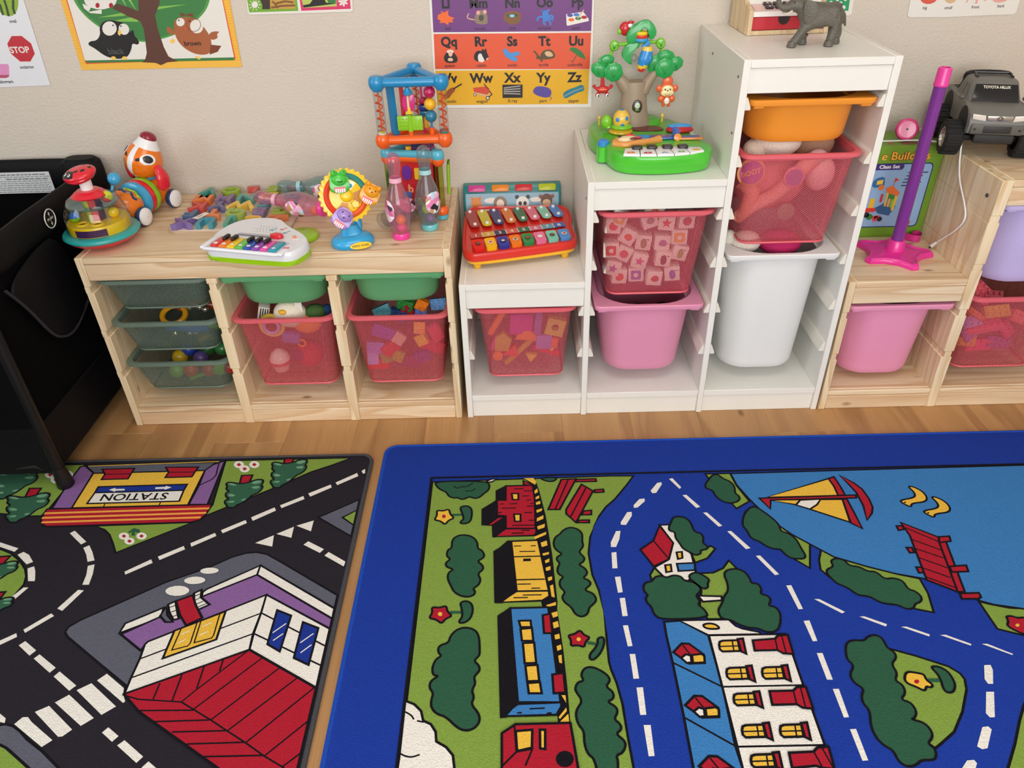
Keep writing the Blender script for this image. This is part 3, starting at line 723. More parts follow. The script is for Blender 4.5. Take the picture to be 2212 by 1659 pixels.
def disc(b):
    pts = []
    n = 168
    for i in range(n):
        a = 2*PI*i/n; r = .0645+.0022*math.cos(28*a); pts.append((r*math.cos(a), r*math.sin(a)))
    b.loft([[(p[0]*k, p[1]*k, z) for p in pts] for z, k in ((-.014, .93), (-.012, .99), (0, 1.0), (.004, .985), (.005, .93))], YEL, True, True, T=WT)
part('rim', t, disc)
def ring(b, a0, a1, mat):
    lo = []; 
    for i in range(25):
        a = a0+(a1-a0)*i/24; lo.append((a))
    prof = [(.040, .0045), (.042, .008), (.047, .0100), (.052, .008), (.0545, .0045)]
    b.loft([[(r*math.cos(a), r*math.sin(a), z) for a in lo] for r, z in prof], mat, False, False, closed=False, T=WT)
part('ring_segment', t, lambda b: ring(b, .15, 2.2, M('#2a8c86', .25, bump=.4, bscale=900)))
part('ring_segment', t, lambda b: ring(b, 2.2, 4.25, M('#e23818', .25, bump=.4, bscale=900)))
part('ring_segment', t, lambda b: ring(b, 4.25, 6.43, M('#f0601c', .25, bump=.4, bscale=900)))
part('inner_disc', t, lambda b: b.lathe([(.0398, .004), (.0398, .0062), (.038, .0068), (.0005, .0068)], YEL, WT, 36))
part('hub', t, lambda b: b.lathe([(.015, .006), (.015, .014), (.0125, .0175), (.006, .0195), (.0005, .020)], YEL, WT, 28))
def wedges(b):
    for a0, a1, m_ in ((.75, 1.75, P('#f6ecc8')), (5.6, 6.9-.35, M('#c88a3a', .5)), (3.95, 4.75, M('#d89a4a', .5))):
        pts = [(.0175*math.cos(a0+(a1-a0)*i/10), .0175*math.sin(a0+(a1-a0)*i/10)) for i in range(11)]+[(.038*math.cos(a1-(a1-a0)*i/10), .038*math.sin(a1-(a1-a0)*i/10)) for i in range(11)]
        b.poly(pts, .0072, m_, WT)
part('printed_wedge', t, wedges)
part('button', t, lambda b: b.sph((.013, .022, .009), (.0055, .005, .004), SKY, WT))
st = []
for k in range(10):
    r = .012 if k % 2 == 0 else .006; a = PI/2+2*PI*k/10; st.append((.018+r*math.cos(a), -.022+r*math.sin(a)))
part('star', t, lambda b: b.prism(st, .006, .012, YEL, .001, T=WT))
part('hub_swirl', t, lambda b: b.tube([(.0007*k*math.cos(k*.75), .0007*k*math.sin(k*.75), .0203-.00012*k) for k in range(1, 14)], .0007, P('#fbe9a0'), 5, T=WT))
def rattle(nm, x, y, rot, h, kind):
    RT = WT @ TR(x, y, .010, rz=rot, s=1.25); c = P(h)
    o = part(nm, t, lambda b: (b.prism(chaikin([(-.017, -.018), (.017, -.018), (.019, 0), (.016, .018), (.008, .022), (-.008, .022), (-.016, .018), (-.019, 0)], 2), 0, .010, c, .004, 3, T=RT), b.sph((0, .008, .011), (.0145, .012, .008), c, RT)))
    def faceparts(b):
        if kind == 'frog':
            for s in (-1, 1): b.sph((s*.009, .020, .012), (.0062, .0065, .007), c, RT)
            for s in (-1, 1): b.sph((s*.009, .021, .0185), (.0013, .0016, .001), BLK, RT, 8, 5)
            b.tube([(-.005, .005, .0192), (0, .003, .0196), (.005, .005, .0192)], .0007, BLK, 5, sm=3, T=RT)
        elif kind == 'bear':
            for s in (-1, 1): b.sph((s*.011, .019, .011), (.005, .005, .006), c, RT)
            for s in (-1, 1): b.sph((s*.006, .011, .0186), (.0014, .0016, .001), BLK, RT, 8, 5)
            b.sph((0, .006, .0196), (.0018, .0012, .001), BLK, RT, 8, 5)
        else:
            for s in (-1, 1): b.sph((s*.007, .012, .0182), (.0014, .0018, .001), BLK, RT, 8, 5)
            b.torus(.0016, .0005, BLK, RT @ TR(.0, .004, .0195), 12, 5)
    part('face', o, faceparts)
    def teeth(b):
        b.poly([(-.010, -.016), (.010, -.016), (.011, -.006), (-.011, -.006)], .0104, RED, RT)
        for k in range(5): b.poly([(-.009+k*.0040, -.0155), (-.0066+k*.0040, -.0155), (-.0066+k*.0040, -.0090), (-.009+k*.0040, -.0090)], .0107, WHT, RT)
    part('mouth_print', o, teeth)
rattle('frog_rattle', -.012, .030, -.08, '#46c440', 'frog'); rattle('bear_rattle', .054, -.006, -.62, '#f0a010', 'bear'); rattle('hippo_rattle', -.022, -.052, -.75, '#a888d4', 'hippo')

# --- bowling pins
def pin(name, label, loc, rot, mat, cap, balls, sticker, rz_st, band):
    t = thing(name, label, 'bowling pin', loc, 0, 'clear plastic bowling pins', rot=rot)
    prof = [(.019, .014), (.021, .02), (.026, .035), (.031, .06), (.0325, .078), (.030, .098), (.024, .118), (.017, .136), (.0135, .150), (.0140, .162), (.0165, .178), (.0180, .192), (.0165, .205), (.011, .2135), (.004, .2165), (.0004, .217)]
    part('shell', t, lambda b: b.lathe(prof, mat, n=32, cap=False))
    part('cap', t, lambda b: b.lathe([(.018, 0), (.0215, .001), (.0222, .004), (.0222, .013), (.0205, .016), (.003, .016)], cap, n=32))
    part('neck_band', t, lambda b: b.lathe([(.0152, .146), (.0146, .150), (.0144, .156), (.0150, .1575), (.0153, .152), (.0160, .1465)], band, n=28, cap=False))
    for p, m_ in balls: part('ball', t, lambda b: b.sph(p, .0125, m_))
    def stk(b):
        rings = []
        for k in range(13):
            z = .0505+.055*k/12; q = math.sqrt(max(0, 1-((z-.078)/.0285)**2))
            for (r0, z0), (r1, z1) in zip(prof, prof[1:]):
                if z0 <= z <= z1: rr = r0+(r1-r0)*(z-z0)/(z1-z0)+.0008
            rings.append([(rr*math.sin(q*.82*.0325/rr*(i/6-1)), -rr*math.cos(q*.82*.0325/rr*(i/6-1)), z) for i in range(13)])
        b.T = TR(rz=rz_st); b.loft(rings, sticker, False, False, closed=False); b.T = ID4
    part('oval_sticker', t, stk)
    return t
def blotch(name, cols_):
    m, nt, b = new_mat(name); tc = nd(nt, 'ShaderNodeTexCoord'); vo = nd(nt, 'ShaderNodeTexVoronoi', i_Scale=75.0); rp = nd(nt, 'ShaderNodeValToRGB'); rp.color_ramp.interpolation = 'CONSTANT'
    e = rp.color_ramp.elements
    for i, h in enumerate(cols_):
        x = e[i] if i < 2 else e.new(i/len(cols_)); x.position = i/len(cols_); x.color = lin(h)
    sp_ = nd(nt, 'ShaderNodeSeparateColor'); nt.links.new(tc.outputs['Object'], vo.inputs['Vector']); nt.links.new(vo.outputs['Color'], sp_.inputs[0]); nt.links.new(sp_.outputs[0], rp.inputs[0]); nt.links.new(rp.outputs[0], b.inputs['Base Color']); b.inputs['Roughness'].default_value = .3
    return m
m_st = blotch('confetti_sticker', ['#f0b8d8', '#b8dcf0', '#2a2430', '#f8f4f6', '#e888b8', '#c89a70'])
m_st2 = blotch('pink_dot_sticker', ['#e890b8', '#f4d0e0', '#5a3a50', '#e0709f', '#f8f0f4'])
m_bp = P('#f0b4cc'); m_bt = P('#a8dce0'); m_tealcap = P('#6cc0c8')
pin('bowling_pin', 'pink clear bowling pin standing in front of the activity tower', (-.196, -.362, ZT), (0, 0, 0), m_clpink, P('#ee3c9c'), [((.004, -.003, .030), P('#f03a9a')), ((.004, -.010, .052), P('#f5a41c')), ((.014, .008, .048), m_clear)], m_st2, -1.0, m_bp)
pin('bowling_pin', 'teal clear bowling pin standing beside the tower at the shelf end', (-.128, -.308, ZT), (0, 0, 0), m_clteal, m_tealcap, [((.004, -.002, .030), P('#b060a8')), ((-.004, .0, .054), P('#d8cc3c')), ((-.004, .006, .078), RED)], m_st, .75, m_bt)
pin('bowling_pin', 'pink clear bowling pin lying on the letter tray', (-.405, -.255, ZT+.041), (0, -PI/2+.06, -.34), m_clpink, P('#ee3c9c'), [((-.012, 0, .034), P('#f08a2c'))], m_st, .35+PI/2-PI/2-.6, m_bp)
pin('bowling_pin', 'teal clear bowling pin lying against the wall behind the ferris wheel', (-.365, -.085, ZT+.034), (0, -PI/2+.02, -.10), m_clteal, m_tealcap, [((-.014, 0, .034), P('#c8a03a'))], m_st2, .4-.6, m_bt)
pin('bowling_pin', 'smoky clear bowling pin lying behind the ferris wheel with two balls inside', (-.245, -.335, ZT+.034), (0, -PI/2+.02, PI+.95), m_clgrey, m_clear, [((-.016, .008, .040), P('#c83a9a')), ((-.016, -.010, .080), P('#d8b83a'))], m_st2, 2.2, m_clgrey)

# --- activity tower
t = thing('activity_tower', 'tall triangular activity tower in blue and orange at the shelf end', 'toy', (-.157, -.185, ZT))
TO = Vector((-.157, -.185, ZT))
def tri(cx, cy, R, rot): return [(cx+R*math.cos(rot+k*2*PI/3), cy+R*math.sin(rot+k*2*PI/3)) for k in range(3)]
U = tri(-.157-TO.x, -.187-TO.y, .0905, PI/2+.0); LWR = tri(-.158-TO.x, -.187-TO.y, .079, PI/2-.22)
TB, TO_, TLB = P('#1f8cc4'), P('#f0621a'), P('#56b4cc')
zu0, zu1 = .729-ZT, .868-ZT
def frame(b, V, z, mat, r, rb, flat=1.0):
    for k in range(3):
        a, c = V[k], V[(k+1) % 3]; b.tube([(a[0], a[1], z), ((a[0]+c[0])/2*1.0, (a[1]+c[1])/2, z), (c[0], c[1], z)], r, mat, 14)
    for (x, y) in V: b.lathe([(rb*.55, -rb*.95), (rb*.9, -rb*.5), (rb, 0), (rb*.92, rb*.45), (rb*.75, rb*.75), (rb*.6, rb*.8), (.0005, rb*.85)], mat, TR(x, y, z), 26)
part('top_frame', t, lambda b: frame(b, U, zu1, TB, .0115, .0205))
part('middle_frame', t, lambda b: frame(b, U, zu0, TO_, .0115, .0200))
part('middle_tray', t, lambda b: b.prism([(p[0]*.92, p[1]*.92) for p in U], zu0-.008, zu0-.002, TO_, .001))
for k, (x, y) in enumerate(U):
    part('bead_tube', t, lambda b: b.lathe([(.0125, zu0+.012), (.0125, zu1-.012)], m_clear, TR(x, y, 0), 20, cap=False))
    part('spiral', t, lambda b: (b.tube([(x+.008*math.cos(i*.7), y+.008*math.sin(i*.7), zu0+.026+i*.0021) for i in range(42)], .0021, P('#f0582a'), 6), b.cyl((x, y, zu0+.02), (x, y, zu1-.02), .002, P('#f0582a'), n=8)))
    part('confetti_beads', t, lambda b: b.lathe([(.0115, zu0+.012), (.0115, zu0+.024), (.0005, zu0+.025)], blotch('confetti', ['#d8c83a', '#3a8a7a', '#e8e4da', '#c85a3a', '#4a6a9a']) if 'confetti' not in MATS else MATS['confetti'], TR(x, y, 0), 18))
part('blue_post', t, lambda b: b.tube([(-.049, -.02, zu0+.006), (-.052, -.02, zu1-.004)], .0105, TB, 4))
part('book_spinner', t, lambda b: (b.box((-.022, -.05, zu0+.042), (.030, .009, .036), LIM, .003), b.box((.012, -.05, zu0+.042), (.030, .009, .036), LIM, .003), b.cyl((-.005, -.050, zu0+.022), (-.005, -.050, zu0+.063), .0065, LIM, n=14), b.cyl((-.005, -.050, zu0), (-.005, -.050, zu0+.024), .006, TO_, n=14)))
def reliefs(b):
    for i in range(3):
        for j in range(4): b.sph((-.031+i*.009, -.0548, zu0+.030+j*.008), .0022, LIM, u=8, v=6)
    for i in range(3): b.tube([(.004+i*.0075, -.0548, zu0+.027+k*.0045) if k % 2 else (.0065+i*.0075, -.0548, zu0+.027+k*.0045) for k in range(8)], .001, P('#a8e050'), 5)
part('book_relief', t, reliefs)
part('bead_collar', t, lambda b: (b.lathe([(.004, 0), (.010, .002), (.010, .005), (.004, .008), (.004, .016)], P('#f0d23a'), TR(-.005, -.050, zu0+.064), 16), b.lathe([(.003, 0), (.003, .05)], P('#e8d8a0'), TR(-.006, -.048, zu0+.075), 8)))
part('pink_spinner', t, lambda b: b.prism(chaikin([(-.014, -.022), (.012, -.026), (.016, .014), (.012, .022), (-.010, .020), (-.016, .008)], 2), -.005, .005, MAG, .0015, T=TR(-.005, -.040, zu1-.05, rx=PI/2, ry=.0)))
part('spinner_knob', t, lambda b: b.lathe([(.004, -.006), (.011, -.002), (.011, .004), (.006, .010), (.004, .014)], TB, TR(-.005, -.048, zu1-.026), 16))
part('red_post', t, lambda b: (b.cyl((.022, .01, zu0), (.022, .01, zu1-.01), .003, MAG, n=10), b.bb(-.028, -.018, -.03, -.024, zu0+.045, zu1-.01, P('#c02030'), .001)))
for z, m_, r in ((.112, P('#b81c58'), .0150), (.083, P('#f2b81e'), .0150), (.054, P('#1f7a9a'), .0150)):
    part('bead', t, lambda b: b.sph((.047, -.036, zu0+z), r, m_))
part('bead_rod', t, lambda b: (b.cyl((.047, -.036, zu0), (.047, -.036, zu1-.01), .003, TB, n=8), b.cyl((.047, -.036, zu0), (.047, -.036, zu0+.026), .007, TO_, n=12)))
part('shape_stack', t, lambda b: (b.box((.028, .004, zu0+.052), (.026, .026, .014), P('#1f6a8a'), .003), b.box((.028, .004, zu0+.067), (.028, .028, .014), P('#28348a'), .003), b.lathe([(.010, 0), (.015, .004), (.015, .010), (.006, .016)], P('#c01f4a'), TR(.028, .004, zu0+.075), 16), b.box((.03, .004, zu0+.03), (.012, .012, .03), P('#e8b83a'), .002)))
zl1, zl0 = .690-ZT, .012
part('lower_top_frame', t, lambda b: frame(b, LWR, zl1, TLB, .0105, .0175))
part('lower_orange_frame', t, lambda b: frame(b, LWR, zl1-.012, TO_, .0100, .0165))
for k, (x, y) in enumerate(LWR):
    part('coloured_tube', t, lambda b: b.lathe([(.011, zl0+.02), (.011, zl1-.014)], m_cllime, TR(x, y, 0), 18, cap=False))
    part('foot', t, lambda b: (b.lathe([(.012, 0), (.0155, .002), (.0155, .012), (.012, .014)], TLB, TR(x, y, 0), 20), b.lathe([(.013, .012), (.018, .017), (.019, .025), (.015, .033), (.011, .036)], TO_, TR(x, y, 0), 20)))
def panel(k, mat):
    a, c = Vector(LWR[k]), Vector(LWR[(k+1) % 3]); d = (c-a).normalized(); mid = (a+c)/2; n = Vector((d.y, -d.x))
    if n.dot(mid) < 0: n = -n; 
    X = Matrix(((d.x, 0, n.x, mid.x), (d.y, 0, n.y, mid.y), (0, 1, 0, 0), (0, 0, 0, 1)))
    w = (c-a).length-.030
    o = part('side_board', t, lambda b: b.prism([(-w/2, .02), (w/2, .02), (w/2, zl1-.012), (-w/2, zl1-.012)], -.004, .002, mat, .001, T=X))
    def dec(b):
        b.prism(chaikin([(-.03, .10), (-.008, .105), (-.004, .128), (-.012, .142), (-.03, .138)], 2), .002, .006, P('#6a2f9a'), T=X); b.prism(rrect(.018, .03, .003, 3, .012, .12), .002, .005, P('#f0c030'), T=X); b.prism(rrect(.026, .022, .003, 3, .018, .045), .002, .005, P('#e8b830'), T=X)
        b.text('b', .03, P('#f0a070'), X @ TR(-.012, .068, .0024), bold=.001); b.prism(rrect(.022, .03, .003, 3, -.022, .055), .002, .004, P('#4a70b0'), T=X)
    part('board_print', o, dec)
for k, m_ in ((0, LIM), (1, P('#c4202a')), (2, P('#c4202a'))): panel(k, m_)
part('lime_handle', t, lambda b: b.tube([(.076, -.02, .055), (.078, -.012, .13), (.078, .012, .135), (.074, .02, .06)], .004, LIM, 8, closed=True))
part('green_cutout', t, lambda b: b.prism(chaikin([(0, 0), (.012, .01), (.006, .025), (.014, .04), (.006, .055), (.012, .075), (0, .085), (-.006, .04)], 2), -.003, .003, P('#2f8a3a'), T=TR(-.085, .0, .045, rx=PI/2)))
part('tray_toys', t, lambda b: (b.box((-.03, -.02, zl1+.012), (.014, .014, .012), P('#e8b020'), .002, T=TR(rz=.4)), b.torus(.02, .003, PUR, TR(.0, .0, zl1+.008), 20, 6), b.torus(.014, .003, MAG, TR(.03, -.01, zl1+.01, rx=.2), 20, 6)))
# ================================================================ toys on the white frame
ZL = .4200
# --- pop-up animal box
t = thing('pop_up_animal_box', 'teal pop-up box with four coloured lids and animal print behind the xylophone', 'toy', (.088, -.030, ZL))
TE = P('#1f7d7c', .35)
def pbox(b):
    prof = [(-.022, 0), (.024, 0), (.024, .112), (.004, .112), (-.008, .098), (-.018, .05)]
    b.prism(prof, -.142, .142, TE, .004, T=Matrix(((0, 0, 1, 0), (1, 0, 0, 0), (0, 1, 0, 0), (0, 0, 0, 1))))
part('body', t, pbox)
SL = Matrix.Translation((0, -.0035, .1035)) @ Euler((.86, 0, 0)).to_matrix().to_4x4()
for i, h in enumerate(('#d03f92', '#e8871e', '#cf2a30', '#bcc81e')):
    part('lid', t, lambda b: b.prism(rrect(.050, .020, .005, 4, -.102+i*.068, .0), .0, .004, P(h), .001, T=SL))
PF = Matrix.Translation((0, -.0142, .074)) @ Euler((1.36, 0, 0)).to_matrix().to_4x4()
part('picture_panel', t, lambda b: b.prism([(-.135, -.045), (.135, -.045), (.135, .018), (-.135, .018)], 0, .0012, P('#8fb6cc', .4), T=PF))
for nm, es in (('cloud_print', [(-.06, -.002, .022, .008, '#ece6dc', .0013)]), ('cloud_print', [(.07, -.002, .018, .007, '#ece6dc', .0013)]),
    ('cat_print', [(-.105, -.01, .016, .018, '#e08a3c', .0014), (-.117, .006, .004, .005, '#e08a3c', .0014), (-.093, .006, .004, .005, '#e08a3c', .0014)]), ('lion_print', [(-.035, -.01, .020, .020, '#8a7a6c', .0014), (-.035, -.012, .011, .013, '#f2dcc8', .0017)]),
    ('panda_print', [(.030, -.012, .019, .020, '#efeae2', .0014), (.014, .006, .006, .006, '#3a3432', .0013), (.046, .006, .006, .006, '#3a3432', .0013), (.023, -.012, .005, .006, '#3a3432', .0018), (.037, -.012, .005, .006, '#3a3432', .0018), (.030, -.02, .002, .0015, '#2a2422', .0018)]),
    ('monkey_print', [(.100, -.004, .017, .018, '#6a3f2c', .0014), (.083, .006, .006, .006, '#8a5a44', .0013), (.117, .006, .006, .006, '#8a5a44', .0013), (.1, -.012, .012, .010, '#e0b890', .0017)])):
    part(nm, t, lambda b: [b.prism(circ(rx, 18, x, y, ry), z-.0004, z, P(h, .45), T=PF) for x, y, rx, ry, h, z in es])

# --- xylophone
O1 = Vector((.105, -.21, ZL)); t = thing('toy_xylophone', 'red and yellow toy xylophone with eight coloured bars and piano keys', 'xylophone', O1)
xo = [(-.050, -.125), (-.050, -.26), (-.046, -.335), (-.030, -.362), (0, -.364), (.232, -.312), (.256, -.300), (.262, -.27), (.250, -.20), (.258, -.145), (.248, -.085), (.214, -.066), (.124, -.074), (.046, -.070), (-.013, -.064), (-.042, -.080)]
xs_ = chaikin([(x-O1.x, y-O1.y) for x, y in xo], 2)
tilt = lambda y: .020+(y+.15)*.055     # gentle slope up to the back
def xbody(b):
    b.loft([[(p[0]*k, p[1]*k, z+(p[1]+.15)*.06) for p in xs_] for z, k in ((.026, .985), (.030, 1.0), (.040, 1.0), (.047, .985), (.049, .95), (.045, .93))], P('#d6281e'), True, True)
part('body', t, xbody)
def xbase(b): b.loft([[(p[0]*k, p[1]*k, z+(p[1]+.15)*.05) for p in xs_] for z, k in ((.014, .93), (.018, .965), (.030, .98))], P('#f4b81a'), True, True)
part('lower_shell', t, xbase)
for (x, y) in ((-.008, -.338), (.226, -.286), (-.008, -.105), (.214, -.10)): part('foot', t, lambda b: b.lathe([(.0085, 0), (.0095, .001), (.0125, .018), (.013, .026)], P('#f4b81a'), TR(x-O1.x, y-O1.y, 0), 20))
bc = ['#a8322a', '#d2c41c', '#26326f', '#dd7a22', '#23724a', '#e0708c', '#86ccb4', '#4a86cc']
def zx(y): return .0475+(y-O1.y+.15)*.06
for i, h in enumerate(bc):
    f = i/7; a = Vector((-.033+.237*f, -.123+.022*f, 0)); c = Vector((-.016+.233*f, -.202+.054*f, 0)); d = (c-a).normalized(); a2, c2 = a-d*.013, c+d*.013
    z0 = zx((a.y+c.y)/2); sl = .06
    X = align((a+c)/2-Vector((O1.x, O1.y, 0))+Vector((0, 0, z0+.004)), (0, -.06, 1)) 
    ang = math.atan2(d.y, d.x)
    def bar(b):
        L = (c2-a2).length; lp = rrect(L, .027, .0134, 8); b.loft([[(p[0]*math.cos(ang)-p[1]*math.sin(ang)+(a.x+c.x)/2-O1.x, p[0]*math.sin(ang)+p[1]*math.cos(ang)+(a.y+c.y)/2-O1.y, z0+.004+zz+(p[0]*math.sin(ang)+p[1]*math.cos(ang))*.06) for p in lp] for zz in (0, .003)], P(h, .3))
    br = part('bar', t, bar)
    for q in (a, c): part('pin', br, lambda b: b.lathe([(.004, .003), (.0052, .009), (.0045, .0115), (.0005, .0125)], WHT, TR(q.x-O1.x, q.y-O1.y, zx(q.y)), 16))
nc = ['#cf4030', '#e6b030', '#242a50', '#e85f40', '#1f6a48', '#dc6a86', '#5f9fae', '#3a66b4']
AN = .236
for i, h in enumerate(nc):
    cx, cy = -.012+.227*i/7, -.257+.053*i/7; X = TR(cx-O1.x, cy-O1.y, zx(cy)+.0006, rz=AN, rx=.06)
    n = part('number_tile', t, lambda b: b.prism([(-.0155, -.013), (.0155, -.013), (.0155, .013), (-.0155, .013)], 0, .0010, P(h, .4), T=X))
    part('number', n, lambda b: b.text(str(i+1), .019, WHT, X @ TR(0, -.0066, .0012), bold=.0004))
    if i: part('divider', t, lambda b: b.box((-.0163, 0, .0006), (.0018, .026, .0012), WHT, 0, T=X))
kc2 = ['#e2201c', '#f5b81a', '#2a3a9a', '#ee7a1e', '#1f8a4a', '#e2749c', '#7cc4ae', '#4f93d6']
part('key_tray', t, lambda b: b.box((.113-O1.x, -.298-O1.y, .0425), (.262, .050, .006), P('#b01c18'), .002, T=Matrix.Translation((.108-O1.x, -.29-O1.y, 0)) @ TR(rz=AN) @ Matrix.Translation((-.108+O1.x, .29+O1.y, 0))))
for i, h in enumerate(kc2):
    cx, cy = -.004+.229*i/7, -.325+.053*i/7; X = TR(cx-O1.x, cy-O1.y, .0445, rz=AN)
    k = part('key', t, lambda b: b.loft([[(p[0], p[1], z+(p[1]*.25 if z > .01 else 0)) for p in rrect(.0285, .040, .006, 4)] for z in (-.004, .014, .0165)], P(h), T=X))
    part('key_print', k, lambda b: (b.sph((0, .004, .0178), (.0075, .0065, .0004), P('#e8e0d8' if i % 2 else '#3a2a30'), X @ TR(rx=.24), 14, 5), b.sph((0, .004, .0182), (.005, .004, .0004), P(('#7a5a3a', '#c04a3a', '#e0d8c8')[i % 3]), X @ TR(rx=.24), 12, 5)))
part('maker_badge', t, lambda b: b.prism(rrect(.022, .006, .003, 4), 0, .001, WHT, T=TR(.012-O1.x, -.100-O1.y, zx(-.1)+.001, rz=.1)))

# --- tree piano
ZM = .6792
O2 = Vector((.435, -.16, ZM)); t = thing('tree_piano_toy', 'green jungle tree toy with front piano and hanging animals on the middle step', 'toy', O2)
V2 = lambda pts: [(x-O2.x, y-O2.y) for x, y in pts]
TG, TG2, LG = P('#4fb02c'), P('#27a352'), P('#7cc82c')
bo = chaikin(V2([(.296, -.10), (.292, -.19), (.305, -.25), (.34, -.285), (.50, -.29), (.548, -.26), (.562, -.17), (.552, -.09), (.51, -.03), (.43, -.014), (.35, -.02), (.312, -.05)]), 2)
part('base', t, lambda b: b.loft([[(p[0]*k, p[1]*k, z) for p in bo] for z, k in ((.0, .96), (.006, 1.0), (.024, 1.0), (.033, .97), (.036, .92))], TG))
part('raised_mound', t, lambda b: b.loft([[(p[0], p[1], z) for p in circ(.06*k, 28, .0, .085, .045*k)] for z, k in ((.03, 1.1), (.042, 1.0), (.047, .85))], TG))
po = chaikin(V2([(.322, -.33), (.318, -.30), (.34, -.262), (.40, -.252), (.50, -.258), (.56, -.275), (.578, -.31), (.574, -.355), (.55, -.388), (.46, -.406), (.38, -.40), (.338, -.378)]), 2)
part('piano_body', t, lambda b: b.loft([[(p[0]*1.0, p[1], z) for p in [((q[0]-.015)*k+.015, (q[1]+.17)*k-.17) for q in po]] for z, k in ((.002, .955), (.008, .985), (.018, .99), (.019, 1.0), (.036, 1.0), (.043, .985), (.0455, .95))], P('#4cc232')))
part('hinge_block', t, lambda b: (b.loft([[(p[0], p[1], z) for p in rrect(.03, .045, .01, 4, -.118, -.128)] for z in (.004, .04)], P('#4cc232')), b.lathe([(.016, .038), (.015, .048), (.010, .053), (.0005, .054)], P('#2f8ad2'), TR(-.117, -.125, 0), 20)))
wk = V2([(.352, -.394), (.392, -.401), (.431, -.404), (.472, -.403), (.510, -.396), (.547, -.380)]); wb = V2([(.362, -.350), (.398, -.344), (.433, -.342), (.469, -.343), (.505, -.346), (.543, -.354)])
kcol = ['#ee7a26', '#d0283c', '#2f7ac0', '#3fae5a', '#e8b030']
for i in range(5):
    q = [wk[i], wk[i+1], wb[i+1], wb[i]]; c = (sum(p[0] for p in q)/4, sum(p[1] for p in q)/4); q = [(c[0]+(p[0]-c[0])*.95, c[1]+(p[1]-c[1])*.97) for p in q]
    k = part('white_key', t, lambda b: b.prism(q, .044, .0505, WHT, .0018))
    kc_ = ((wk[i][0]+wk[i+1][0])/2, (wk[i][1]+wk[i+1][1])/2+.013)
    part('key_mark', k, lambda b: b.prism(circ(.0105, [18, 12, 3, 4, 10][i], kc_[0], kc_[1], .0065, [0, 0, PI/2, PI/4, 0][i]), .0503, .0509, P(kcol[i])))
    if i < 4: part('key_number', k, lambda b: b.text(str(i+1), .010, WHT, TR(kc_[0], kc_[1]-.0035, .0511), bold=.0003))
for i in range(1, 5):
    c = ((wb[i][0]*.8+wk[i][0]*.2)-.006, (wb[i][1]*.8+wk[i][1]*.2)+.002)
    part('black_key', t, lambda b: b.prism(rrect(.025, .022, .006, 4, c[0], c[1]), .048, .056, BLK, .002))
MK = P('#e0964c'); 
def monkey(b):
    b.sph((-.062, -.128, .049), (.036, .022, .012), MK, rot=(0, 0, .25)); b.sph((-.058, -.135, .054), (.028, .0165, .009), P('#f0dcae'), rot=(0, 0, .25))
    b.tube([(-.095, -.152, .050), (-.07, -.165, .050), (-.04, -.158, .051), (0, -.14, .050), (.02, -.128, .049)], [.009, .008, .009, .009, .012], MK, 10, sm=4)
mk = part('monkey_relief', t, monkey)
part('monkey_face', mk, lambda b: (b.sph((-.052, -.126, .0615), (.011, .006, .004), RED), b.sph((-.040, -.145, .0605), (.017, .006, .0025), P('#7a1c24'), rot=(0, 0, .3)), b.sph((-.034, -.145, .0625), (.007, .003, .002), P('#e0404a'), rot=(0, 0, .3)), b.sph((-.078, -.130, .0605), (.005, .0025, .002), BLK)))
part('switch_dome', t, lambda b: b.sph((-.015, -.098, .046), (.022, .012, .008), P('#2f8ad2')))
part('flip_book', t, lambda b: (b.box((.030, -.104, .049), (.062, .030, .006), P('#3f62b8'), .003, T=TR(rz=-.0)), b.box((.098, -.114, .049), (.062, .026, .006), P('#e08438'), .003)))
part('book_picture', t, lambda b: b.box((.028, -.105, .0526), (.040, .018, .0008), P('#7a4a6a', .4), .0)); part('book_picture', t, lambda b: b.box((.100, -.115, .0526), (.044, .016, .0008), P('#4a5fa0', .4), .0))
part('roller', t, lambda b: (b.cyl((.066, -.118, .052), (.066, -.088, .062), .009, P('#3f62b8'), n=18), b.lathe([(.004, 0), (.009, .001), (.009, .006), (.004, .007)], P('#f08a1c'), align((.066, -.119, .0515), (0, -.95, .3)), 18)))
def turtle(b):
    b.sph((-.058, .0, .066), (.022, .020, .026), P('#ecc04e')); 
tu = part('turtle_shell', t, turtle)
part('shell_spots', tu, lambda b: [dot(b, Vector((-.058+.0215*n.x, .0195*n.y, .066+.0255*n.z)), n, .0055, P('#2f8ad2'), th=.0012) for n in [Vector(v).normalized() for v in ((-.55, -.8, .15), (.55, -.8, .25), (.05, -.9, -.4), (0, -.1, 1))]])
part('turtle_body', t, lambda b: (b.sph((-.056, -.002, .048), (.028, .022, .009), LG), b.sph((-.096, .004, .060), (.014, .013, .018), LG), b.cyl((-.09, 0, .045), (-.094, .003, .055), .008, LG, n=12)))
part('turtle_disc', t, lambda b: b.lathe([(.03, .038), (.031, .040), (.030, .043), (.002, .044)], P('#f0b42c'), TR(-.060, -.012, 0), 28))
part('red_hollow', t, lambda b: b.prism(chaikin(V2([(.405, -.128), (.462, -.122), (.485, -.135), (.492, -.165), (.455, -.172), (.408, -.166)]), 2), .0365, .0385, P('#6a1c20', .3)))
part('spinner_disc', t, lambda b: (b.sph((.092, -.018, .042), (.036, .022, .010), P('#c81f30')), b.sph((.092, -.014, .050), (.032, .014, .006), P('#3f9fe0'))))
part('leaf_relief', t, lambda b: (b.sph((0, -.05, .037), (.02, .010, .004), TG), b.sph((.045, -.045, .037), (.016, .010, .004), TG)))
